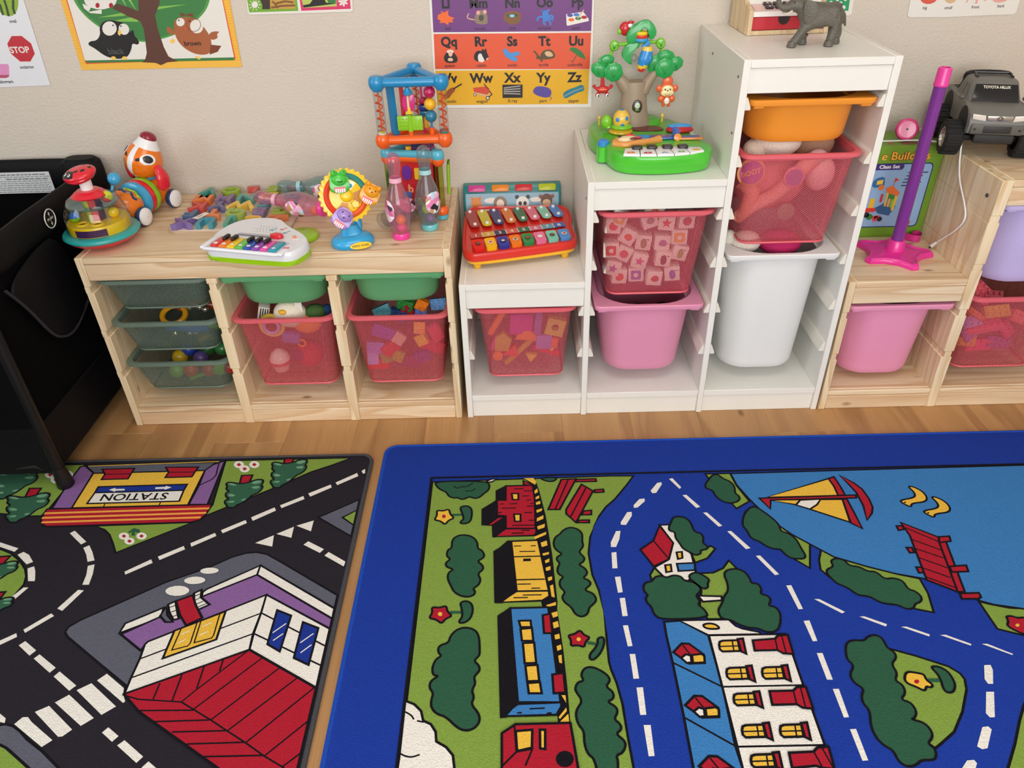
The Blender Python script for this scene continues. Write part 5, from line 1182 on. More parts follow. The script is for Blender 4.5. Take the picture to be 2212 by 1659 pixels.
def pan(b, x0, y0, x1, y1, z0, z1, mat, bow=.008):
    p, q = Vector((x0, y0, 0)), Vector((x1, y1, 0)); d = (q-p).normalized(); n = Vector((-d.y, d.x, 0)); N = 10; K = 8
    for sgn in (0, .004):
        v = []; f = []
        for j in range(K+1):
            for i in range(N+1):
                c = p.lerp(q, i/N); a = math.sin(PI*i/N)*math.sin(PI*j/K)*bow; v.append(tuple(c+n*(a+sgn)+Vector((0, 0, z0+(z1-z0)*j/K))))
        for j in range(K):
            for i in range(N): f.append((j*(N+1)+i, j*(N+1)+i+1, (j+1)*(N+1)+i+1, (j+1)*(N+1)+i))
        b.add(v, f if not sgn else [tuple(reversed(q_)) for q_ in f], mat)
for nm, a in (('mesh_panel', (X1, Y0, X1, Y1, .20, .57)), ('mesh_panel', (X0, Y0, X1, Y0, .20, .57)), ('mesh_panel', (X1, Y1, X0, Y1, .20, .57)), ('mesh_panel', (X0, Y1, X0, Y0, .20, .57))):
    part(nm, t, lambda b: pan(b, *a, m_net))
for a in ((X1, Y0, X1, Y1, .06, .20), (X0, Y0, X1, Y0, .06, .20), (X1, Y1, X0, Y1, .06, .20), (X0, Y1, X0, Y0, .06, .20)): part('fabric_skirt', t, lambda b: pan(b, *a, m_nyl, .004))
part('mattress', t, lambda b: b.bb(X0+.03, X1-.03, Y0+.03, Y1-.03, .075, .10, m_nyl, .01, 2))
for x, y in ((X1, Y0+.01), (X0, Y0+.01), (X1-.012, Y1-.02), (X0, Y1-.02)):
    l = part('leg', t, lambda b: b.tube([(x, y, .03), (x, y, .3), (x, y, .6)], .0135, m_tube, 12)); part('foot', l, lambda b: b.lathe([(.020, .0), (.021, .003), (.0195, .02), (.0165, .05), (.015, .06)], m_tube, TR(x, y, .0112 if (x == X1 and y < 0) or y < 0 else .001), 18))
part('foot_bracket', t, lambda b: b.tube([(X1-.10, Y0+.012, .075), (X1-.05, Y0+.012, .082), (X1-.012, Y0+.012, .055)], [.012, .014, .010], m_tube, 8))
part('side_seam', t, lambda b: b.tube([(X1+.008, Y0+.01, .205), (X1+.010, 0, .203), (X1+.008, Y1, .205)], .0035, m_nyl, 6))
def pocket(b):
    pts = [(-.26, .53), (-.10, .565), (.0, .56), (.03, .36), (-.07, .325), (-.13, .335), (-.17, .37), (-.215, .46)]
    pts = chaikin([(y, z) for y, z in pts], 2)
    b.loft([[(X1+.011+dx, p[0]*k-.10*(1-k), (p[1]-.45)*k+.45) for p in pts] for dx, k in ((0, 1.0), (.004, .985), (.006, .92), (.0065, .5))], m_nyl)
part('side_pocket', t, pocket); part('pocket_piping', t, lambda b: b.tube([(X1+.013, y, z) for y, z in ((-.26, .53), (-.215, .46), (-.17, .37), (-.13, .335), (-.07, .325), (.03, .36))], .004, M('#26262c', .6), 6, sm=4))
BG = Matrix(((0, 0, 1, X1+.0165), (1, 0, 0, -.012), (0, 1, 0, .603), (0, 0, 0, 1)))
bd = part('round_badge', t, lambda b: b.lathe([(.026, 0), (.0262, .0006), (.0258, .0012), (.0005, .0013)], m_tube, BG, 30))
def badge(b):
    b.torus(.0228, .0014, WHT, BG @ TR(0, 0, .0012), 32, 6)
    for s in (1, -1): b.poly([(-.0012, s*.006), (.0012, s*.006), (.0012, s*.011), (.0042, s*.011), (0, s*.0175), (-.0042, s*.011), (-.0012, s*.011)], .0019, WHT, BG)
    b.text('PUSH', .0085, WHT, BG @ TR(0, -.003, .0019), bold=.0002, width=.026)
part('badge_print', bd, badge)
LB = Matrix.Translation((-1.32+1.6, Y1-.0165, .583)) @ FRONT
lb = part('warning_label', t, lambda b: b.prism([(-.16, -.030), (.098, -.030), (.098, .031), (-.16, .031)], 0, .0012, M('#d6d8da', .6), T=LB))
def wlines(b):
    r = random.Random(4)
    for k in range(9):
        x = -.15 if k != 2 else -.03; z = .024-k*.0062
        while x < .088:
            w = r.uniform(.006, .018); b.box((x+w/2, z, .0015), (w, .0030 if k in (0, 2) else .0016, .0004), M('#777a7e', .6), 0, T=LB); x += w+.003
part('label_print', lb, wlines)
# ================================================================ what lies in the bins
YI = FY+.050
def fyz(z, ztop, h=.230, tp=1.0):
    """y of the inner front face of a mesh bin at height z"""
    return FY+.020+(1-max(0, min(1, (z-ztop+h)/h)))*.017*h/.2*tp
def blk(name, label, cat, loc, rot, fn, group):
    t = thing(name, label, cat, loc, 0, group, rot=rot); fn(t); return t
def single(name, label, cat, loc, rot, fn, group=None):
    b = MB(); fn(b); o = b.obj(name); o.location = loc; o.rotation_euler = rot; return tag(o, label, cat, group)
def brick(label, loc, rot, h, nx=2, ny=2, u=.016, group='building bricks'):
    m_ = P(h, .3); t = thing('toy_brick', label, 'brick', loc, 0, group, rot=rot)
    part('brick_body', t, lambda b: b.box((0, 0, 0), (u*nx-.0004, u*ny-.0004, .019), m_, .0008, 1))
    def studs(b):
        for i in range(nx):
            for j in range(ny): b.lathe([(.0048, 0), (.0048, .004), (.0042, .0045), (.0005, .0045)], m_, TR((i-(nx-1)/2)*u, (j-(ny-1)/2)*u, .0095), 12)
    part('stud_grid', t, studs); return t
r = random.Random(11)
where = 'in the red mesh bin under the right green bin'
BR = [('violet long', -.272, .255, '#6a4aa8', 4, 2, .5), ('lilac', -.300, .205, '#8f80d0', 3, 2, .1), ('beige', -.232, .235, '#e0b0a0', 2, 2, .7), ('amber', -.172, .262, '#f0a030', 2, 2, 0), ('blue', -.170, .290, '#6a80d0', 2, 2, .1), ('scarlet', -.258, .205, '#d8302c', 3, 2, -.6), ('yellow', -.170, .225, '#f0c030', 2, 2, -.5), ('olive', -.238, .178, '#a0a030', 2, 2, .4), ('moss green', -.272, .172, '#7a9a3a', 2, 2, -.4), ('lavender', -.312, .175, '#a8a0e0', 2, 3, .1), ('bright red', -.300, .150, '#e8281c', 4, 2, 0), ('crimson', -.140, .205, '#c81f3a', 4, 2, .3), ('indigo', -.175, .165, '#4a3f8a', 3, 2, -.2), ('plum', -.215, .152, '#6a2a5a', 4, 2, .1), ('rose', -.130, .250, '#e04060', 3, 2, 1.2), ('navy', -.232, .285, '#2a4a8a', 3, 2, .3), ('green', -.210, .312, '#2f8a3a', 3, 2, .2), ('orange', -.165, .318, '#e8801c', 2, 2, .5), ('pale blue', -.118, .312, '#6aa0d8', 3, 2, -.2), ('deep red', -.205, .296, '#b02030', 2, 2, .9), ('teal', -.275, .300, '#2f8a9a', 3, 2, -.3)]
for n, x, z, h, nx, ny, a in BR:
    brick('%s toy brick %s' % (n, where), (max(-.325, min(-.118, x)), fyz(z, .33)+(.026 if z < .27 else .07)+r.uniform(0, .015), z), (PI/2-.2+r.uniform(-.3, .3), a, r.uniform(-.3, .3)), h, nx, ny)
# foam blocks, lowest white step
g = 'foam blocks in the mesh bin'; wh = 'in the mesh bin of the lowest white step'
FO = lambda h: M(h, .8, bump=.15, bscale=700)
def ex(pts, d, h): return lambda b: b.prism(pts, -d/2, d/2, FO(h), .0015, T=TR(rx=PI/2))
def stick(L, rr, h): return lambda b: b.cyl((-L/2, 0, 0), (L/2, 0, 0), rr, FO(h), n=16, bev=.001)
def holed(b):
    o = rrect(.050, .050, .002, 3); i = circ(.0105, 16)
    n = 16; oo = [(.025*(1 if abs(math.cos(2*PI*k/16)) > .38 else 0)*(1 if math.cos(2*PI*k/16) > 0 else -1) if False else max(-.025, min(.025, .0355*math.cos(2*PI*k/16))), max(-.025, min(.025, .0355*math.sin(2*PI*k/16)))) for k in range(16)]
    L = lambda pts, y: [(p[0], y, p[1]) for p in pts]
    b.loft([L(oo, -.012), L(oo, .012), L(i, .012), L(i, -.012), L(oo, -.012)], FO('#c8b84c'), False, False)
FB = [('orange foam stick standing upright', .020, .285, (.0, -1.05, 0), stick(.075, .009, '#f08028')), ('olive foam pentagon block', .052, .222, (0, .15, 0), ex([(-.018, -.03), (.02, -.026), (.024, .01), (.0, .03), (-.022, .012)], .022, '#c0a23c')), ('magenta square foam block', .104, .278, (0, .05, .1), ex(rrect(.062, .06, .002, 2), .024, '#c83a9a')), ('lilac foam plank', .150, .285, (0, .1, 0), ex(rrect(.018, .07, .002, 2), .02, '#7a6ab0')), ('orange half-round foam block', .118, .228, (0, .1, 0), ex([(.03*math.cos(a*PI/8), .03*math.sin(a*PI/8)) for a in range(9)], .022, '#f0803a')), ('yellow foam square with round hole', .204, .265, (0, .25, 0), holed), ('lilac square foam block', .165, .222, (0, .06, 0), ex(rrect(.042, .042, .002, 2), .022, '#8d80c4')), ('long mustard foam stick', .100, .190, (0, -.80, 0), stick(.115, .0085, '#c09a3a')), ('red foam rod', .172, .185, (0, .35, 0), stick(.075, .0095, '#e8323c')), ('orange foam disc', .038, .178, (0, 0, 0), ex(circ(.014, 18), .02, '#f5822a')), ('red foam wedge', .075, .192, (0, .2, 0), ex([(-.022, -.015), (.022, -.015), (.01, .022)], .022, '#e84a3c')), ('yellow foam triangle', .130, .162, (0, .1, 0), ex([(-.016, .012), (.016, .012), (0, -.014)], .02, '#e8b83c')), ('orange foam block at the right', .190, .218, (0, .2, 0), ex(rrect(.026, .03, .002, 2), .02, '#f0702c')), ('pink foam arch', .02, .215, (0, .3, 0), ex([(-.016, -.02), (-.006, -.02), (-.004, -.005), (.004, -.005), (.006, -.02), (.016, -.02), (.014, .016), (-.014, .016)], .022, '#d04a8a')), ('green foam disc at the rim', .088, .322, (0, .2, 0), ex(circ(.016, 18), .02, '#7fb63a')), ('yellow oval foam block', .186, .205, (0, 0, 0), ex(circ(.007, 14, 0, 0, .012), .02, '#e8c03c')), ('blue foam slab lying at the rim', .175, .318, (1.2, 0, .2), ex(rrect(.06, .05, .002, 2), .018, '#5a90b0'))]
for i, (n, x, z, rot, fn) in enumerate(FB):
    x = max(.038, min(.196, x))
    single('foam_block', n+' '+wh, 'block', (x, fyz(z, .342)+.016+(i % 3)*.005+(.04 if z > .3 else 0), z), rot, fn, g)
# picture cubes, middle white column
g = 'picture cubes in the mesh bin'
m_cube = M('#e8ded2', .55, 'cube_card', vary=.03)
CB = [('red berry', .323, .555, .1, '#c8362c'), ('scarlet ring', .325, .485, -.02, '#c83a34'), ('orange', .378, .520, .5, '#d85a2c'), ('green apple', .420, .500, .1, '#6a7a4a'), ('strawberry', .470, .560, .05, '#c8343c'), ('dark red', .518, .562, .05, '#a83a3c'), ('mango', .508, .515, 0, '#e0a23c'), ('violet flower', .466, .498, .05, '#8a6a9a'), ('black cat', .470, .458, .1, '#2a2428'), ('pink', .412, .452, .2, '#c84a8a'), ('crab', .362, .405, .05, '#d8483a'), ('blue word', .408, .407, -.05, '#6a6ab0'), ('red letter', .452, .402, .1, '#b83a3a'), ('guitar', .500, .412, -.1, '#4a5aa8'), ('purple star', .325, .430, .3, '#8a5aa0'), ('tilted fish', .372, .470, .45, '#c8484c'), ('yellow', .352, .575, .35, '#d8a83a'), ('grey mouse', .425, .565, -.3, '#8a8078'), ('leaf', .512, .470, .25, '#7a9a5a'), ('sun', .440, .590, .6, '#d86a3c')]
for i, (n, x, z, a, h) in enumerate(CB):
    x = max(.336+max(0, .5-z)*.12, min(.543-max(0, .5-z)*.12, x))
    t = thing('picture_cube', 'white picture cube with a %s picture in the middle white column' % n, 'cube', (x, fyz(z, .598, .238)+.028+(i % 4)*.005, z), 0, g, rot=(0, a, r.uniform(-.12, .12)))
    part('cube', t, lambda b: b.box((0, 0, 0), (.040, .040, .040), m_cube, .003, 2))
    def pic(b):
        k = i % 5; X = Matrix.Translation((0, -.0203, 0)) @ FRONT
        if k == 0: b.prism(circ(.011, 16), 0, .0006, P(h, .5), T=X)
        elif k == 1: b.prism(rrect(.026, .026, .004, 3), 0, .0005, P(h, .5), T=X); b.prism(circ(.006, 14), .0005, .0009, m_cube, T=X)
        elif k == 2: b.prism(chaikin([(-.012, -.004), (-.004, .010), (.008, .008), (.013, -.002), (.004, -.010)], 2), 0, .0006, P(h, .5), T=X)
        elif k == 3: b.prism(chaikin([(-.006, -.014), (.006, -.014), (.010, .0), (.003, .014), (-.008, .010)], 2), 0, .0006, P(h, .5), T=X); b.box((.010, .010, .0004), (.008, .002, .0003), P('#4a4448', .5), 0, T=X)
        else: b.prism(star(.013, .006, .3), 0, .0006, P(h, .5), T=X)
    part('picture', t, pic)
# soft toys: tall white column
PL_ = lambda h: M(h, .95, 'plush_'+h.lstrip('#'), bump=1.0, bscale=260, vary=.10, vscale=120, spec=.1)
yb = YI+.045
def plush(name, label, loc, parts_):
    t = thing(name, label, 'plush toy', loc, 0, 'plush toys in the white frame')
    for nm, c, rr, m_ in parts_: part(nm, t, lambda b: b.sph(c, rr, m_, u=20, v=14))
    return t
plush('plush_lamb', 'fluffy cream plush lying on top of the plush bin', (.735, yb+.03, .725), [('body', (0, 0, 0), (.062, .05, .034), PL_('#f2e4d4')), ('head', (-.05, -.01, -.014), (.03, .03, .026), PL_('#eedccb'))])
plush('plush_bear', 'brown plush at the back of the plush bin rim', (.835, yb+.05, .715), [('body', (0, 0, 0), (.05, .045, .04), PL_('#b08a72')), ('ear', (-.02, -.01, .035), (.014, .010, .014), PL_('#a47e66'))])
t = thing('plush_rabbit', 'long-limbed pink plush pressed against the mesh of the plush bin', 'plush toy', (.72, YI+.03, .62), 0, 'plush toys in the white frame')
part('limb', t, lambda b: b.tube([(.10, .005, .075), (.06, 0, .035), (.02, 0, -.01), (-.03, .004, -.04), (-.06, .012, -.07)], [.020, .018, .017, .018, .015], PL_('#f09a8c'), 14, sm=4)); part('limb', t, lambda b: b.tube([(-.07, .01, .02), (-.04, .0, -.0), (-.045, .006, -.05), (-.062, .016, -.08)], [.016, .020, .018, .014], PL_('#f0907c'), 14, sm=4))
part('paw', t, lambda b: b.sph((.108, .002, .082), (.022, .016, .016), PL_('#f6c4cc')))
part('body', t, lambda b: b.sph((.02, .06, .0), (.09, .045, .07), PL_('#d87a78')))
plush('plush_ball', 'round pale pink plush against the right of the plush bin', (.846, YI+.045, .655), [('body', (0, 0, 0), (.036, .03, .044), PL_('#f0b0b0'))])
t = thing('round_patch', 'round purple patch toy in the left of the plush bin', 'toy', (.664, YI+.008, .675), 0, None)
part('disc', t, lambda b: b.prism(circ(.034, 28), 0, .006, P('#e8905c', .6), .001, T=FRONT)); part('patch', t, lambda b: b.prism(circ(.028, 28), .006, .008, P('#b04a9a', .6), T=FRONT)); part('patch_lettering', t, lambda b: b.text('BOOT', .017, P('#f09a6c', .6), FRONT @ TR(0, -.005, .0085, rz=.25), bold=.0008))
t = thing('round_patch', 'small striped patch toy below the cream plush', 'toy', (.772, YI+.014, .658), 0, None)
part('disc', t, lambda b: b.prism(circ(.026, 24), 0, .006, P('#e0788c', .6), .001, T=FRONT)); part('patch', t, lambda b: b.prism(circ(.020, 24), .006, .008, P('#9a5a9a', .6), T=FRONT))
single('green_dish', 'dull green disc low in the plush bin', 'toy', (.772, YI+.03, .565), (0, 0, 0), lambda b: b.prism(circ(.022, 22), 0, .01, P('#7a7060', .6), .002, T=FRONT))
plush('plush_white', 'white plush heads peeping over the tall milky bin', (.69, yb, .478), [('head', (0, 0, 0), (.040, .035, .028), PL_('#efe4d8')), ('ear', (-.04, .01, .004), (.02, .02, .024), PL_('#d8d8c8'))])
single('magenta_cushion', 'magenta cushion peeping over the tall milky bin', 'cushion', (.782, yb+.01, .470), (0, 0, 0), lambda b: b.sph((0, 0, 0), (.056, .05, .032), PL_('#c8306a')))
plush('plush_white', 'pale plush deep inside the tall milky bin', (.765, YI+.06, .30), [('body', (0, 0, 0), (.07, .05, .055), PL_('#f6f2ee')), ('head', (-.055, 0, .02), (.035, .03, .04), PL_('#faf6f2'))])
# soft toys in the left red mesh bin
def cloth(label, name, loc, fn, rot=(0, 0, 0)): t = thing(name, label, 'toy', loc, 0, 'soft toys in the left red mesh bin', rot=rot); fn(t); return t
cloth('white and yellow plush chick with a tag in the left red mesh bin', 'plush_chick', (-.520, YI+.025, .310), lambda t: (part('body', t, lambda b: b.sph((0, 0, 0), (.045, .03, .04), PL_('#f2e6d2'))), part('wing', t, lambda b: b.sph((.04, .0, -.03), (.04, .022, .03), PL_('#ee8a3c'))), part('beak', t, lambda b: b.sph((-.012, -.024, .018), (.012, .008, .007), P('#f0b82c', .6))), part('cloth_tag', t, lambda b: b.box((.03, -.012, .028), (.018, .002, .05), M('#ece8e0', .7), 0))))
cloth('lilac and yellow teething rings in the left red mesh bin', 'teething_ring', (-.575, YI+.02, .278), lambda t: (part('outer_ring', t, lambda b: b.torus(.030, .006, P('#e8c850'), TR(rx=PI/2), 28, 8)), part('inner_ring', t, lambda b: b.torus(.020, .005, P('#b8a0d0'), TR(0, -.008, 0, rx=PI/2), 28, 8))))
cloth('patterned cloth book at the rim of the left red mesh bin', 'cloth_book', (-.600, YI+.05, .305), lambda t: (part('cover', t, lambda b: b.box((0, 0, 0), (.03, .05, .05), M('#ece6d8', .8), .004)), part('stripe_print', t, lambda b: [b.box((-.008+k*.006, -.0255, 0), (.003, .001, .044), P('#2a2628', .6), 0) for k in range(4)])), (0, .3, .2))
cloth('toy cupcake with a white top and dotted band low in the left red mesh bin', 'toy_cupcake', (-.575, YI+.022, .165), lambda t: (part('cup', t, lambda b: b.lathe([(.020, -.030), (.026, -.006), (.002, -.005)], P('#e8b8b0', .6), n=20)), part('band', t, lambda b: b.torus(.027, .005, P('#c83a44', .5), TR(0, 0, -.002), 24, 8)), part('icing', t, lambda b: b.lathe([(.028, .0), (.029, .008), (.022, .024), (.010, .034), (.0005, .037)], P('#f2d8d0', .6), n=20))))
cloth('red cloth ball low in the left red mesh bin', 'cloth_ball', (-.50, YI+.055, .165), lambda t: (part('ball', t, lambda b: b.sph((0, 0, 0), .040, PL_('#c0303c'))), part('patch', t, lambda b: b.sph((-.02, -.03, .01), (.018, .012, .018), PL_('#7a2a5a')))))
cloth('blue and orange soft block in the left red mesh bin', 'soft_block', (-.53, YI+.025, .238), lambda t: (part('block', t, lambda b: b.box((0, 0, 0), (.05, .03, .03), PL_('#5a6ab0'), .006)), part('loop', t, lambda b: b.torus(.01, .003, P('#e8862c'), TR(.03, -.01, -.01, rx=PI/2), 18, 6))), (0, .2, 0))
cloth('dark green net toy at the rim of the left red mesh bin', 'net_toy', (-.455, YI+.035, .308), lambda t: (part('ball', t, lambda b: b.sph((0, 0, 0), (.03, .025, .022), PL_('#4a6a3a'))), part('pom', t, lambda b: b.sph((.03, .01, .0), .016, PL_('#2a4a7a')))))
# sage bins
bell = M('#d8d4c8', .18, 'silver_bell', metal=.9)
cyl_ = lambda c: c
single('ring_rattle', 'yellow ring rattle in the middle sage mesh bin', 'rattle', (-.838, YI+.030, .312), (.45, .1, 0), lambda b: b.torus(.030, .0075, P('#e0a01c'), ID4, 28, 8))
single('toy_comb', 'blue bar toy lying in the middle sage mesh bin', 'toy', (-.805, YI+.012, .282), (0, .05, 0), lambda b: b.tube([(-.05, 0, 0), (-.02, 0, .004), (.02, 0, -.004), (.06, 0, 0)], [.012, .014, .012, .010], P('#3a66b0'), 10, sm=3))
single('wooden_rattle', 'brown wooden rattle at the rim of the middle sage mesh bin', 'rattle', (-.775, YI+.07, .318), (0, .1, .2), lambda b: b.tube([(-.06, 0, 0), (-.02, 0, .006), (.05, 0, 0)], [.016, .013, .016], P('#8a3a1c'), 10, sm=3))
single('green_rattle', 'green rattle at the right of the middle sage mesh bin', 'rattle', (-.735, YI+.02, .283), (0, .2, 0), lambda b: b.tube([(-.03, 0, 0), (.03, 0, 0)], [.010, .010], P('#6a9a3a'), 10))
for i, (x, z, dy) in enumerate(((-.838, .268, 0), (-.798, .268, 0), (-.782, .268, .002), (-.80, .322, .045), (-.77, .325, .04), (-.752, .323, .03), (-.828, .325, .05))):
    single('jingle_bell', ('small silver jingle bell low against the mesh of the middle sage bin' if i < 3 else 'small silver jingle bell heaped at the rim of the middle sage bin'), 'bell', (x, YI+.008+dy, z), (0, 0, 0), lambda b: (b.sph((0, 0, 0), .0085, bell), b.torus(.0085, .0008, bell, ID4, 18, 5)), 'silver jingle bells')
def pball(b, h): b.sph((0, 0, 0), .0215, P(h, .3), u=28, v=18); b.torus(.0215, .0005, P(h, .3), ID4, 32, 5)
for n, x, z, dy, h in (('light green', -.868, .146, 0, '#8fc050'), ('orange red', -.828, .146, 0, '#d8452c'), ('red', -.776, .146, 0, '#c8302c'), ('dark red', -.722, .152, .004, '#b8242c'), ('navy blue', -.842, .185, .05, '#1f3f9a'), ('yellow', -.866, .168, .035, '#c8a81c'), ('dark green', -.79, .183, .055, '#1f5a2a'), ('green', -.747, .183, .052, '#2f7a3a'), ('violet', -.805, .166, .03, '#5a4a8a'), ('amber', -.81, .188, .10, '#d8a01c')):
    single('play_ball', '%s plastic play ball in the lowest sage mesh bin' % n, 'ball', (x, YI+.012+dy, z), (.4, .3, 0), lambda b: pball(b, h), 'play balls')
single('toy_spoon', 'light green toy spoon in the lowest sage mesh bin', 'spoon', (-.775, YI+.002, .140), (0, -.30, 0), lambda b: (b.tube([(-.06, 0, 0), (-.02, 0, .002), (.015, 0, 0)], [.006, .005, .006], P('#86b83c'), 8, sm=3), b.sph((.035, 0, 0), (.025, .007, .017), P('#86b83c'))))
# pink bricks, right pine frame
wr = 'in the red mesh bin under the lilac bin'
for n, x, z, h, nx, ny, a, rx in (('long pink', 1.365, .225, '#ee5a78', 6, 2, -.18, .35), ('amber eight-stud', 1.385, .272, '#d8a03a', 4, 2, -.1, .8), ('orange', 1.325, .268, '#e87a3c', 4, 1, .6, .9), ('mauve', 1.332, .212, '#a070a8', 3, 3, .9, 1.2), ('gold', 1.335, .182, '#e0902c', 3, 2, .1, 1.3), ('hot pink', 1.372, .165, '#e83a68', 4, 2, -.05, 1.3), ('violet', 1.425, .172, '#9a4a8a', 4, 2, .1, 1.3), ('rose', 1.430, .215, '#d84a6a', 3, 2, .8, 1.2), ('pale lilac', 1.328, .245, '#b088c0', 3, 2, -.3, 1.3), ('salmon', 1.46, .25, '#e8706a', 4, 2, .4, 1.2), ('coral red', 1.350, .310, '#d05060', 4, 3, .7, 1.0), ('crimson', 1.37, .30, '#b03048', 5, 2, .1, 1.0)):
    brick('%s toy brick %s' % (n, wr), (x, fyz(z, .338)+.030+(.04 if z > .29 else 0), z), (rx, a, 0), h, nx, ny, .0165, 'pink toy bricks')
single('dark_cloth', 'dark folded cloth inside the pink bin of the right pine frame', 'cloth', (1.10, -.22, .25), (0, 0, .1), lambda b: b.sph((0, 0, 0), (.085, .14, .045), PL_('#3a2a30')))
for n, x, z, h in (('peach', .375, .235, '#9a5a3c'), ('brown', .445, .23, '#5a3a34'), ('grey', .515, .232, '#4a4248')): single('felt_toy', '%s felt toy inside the deep pink bin' % n, 'toy', (x, -.28, z), (0, 0, .3), lambda b: b.sph((0, 0, 0), (.035, .05, .03), PL_(h)))
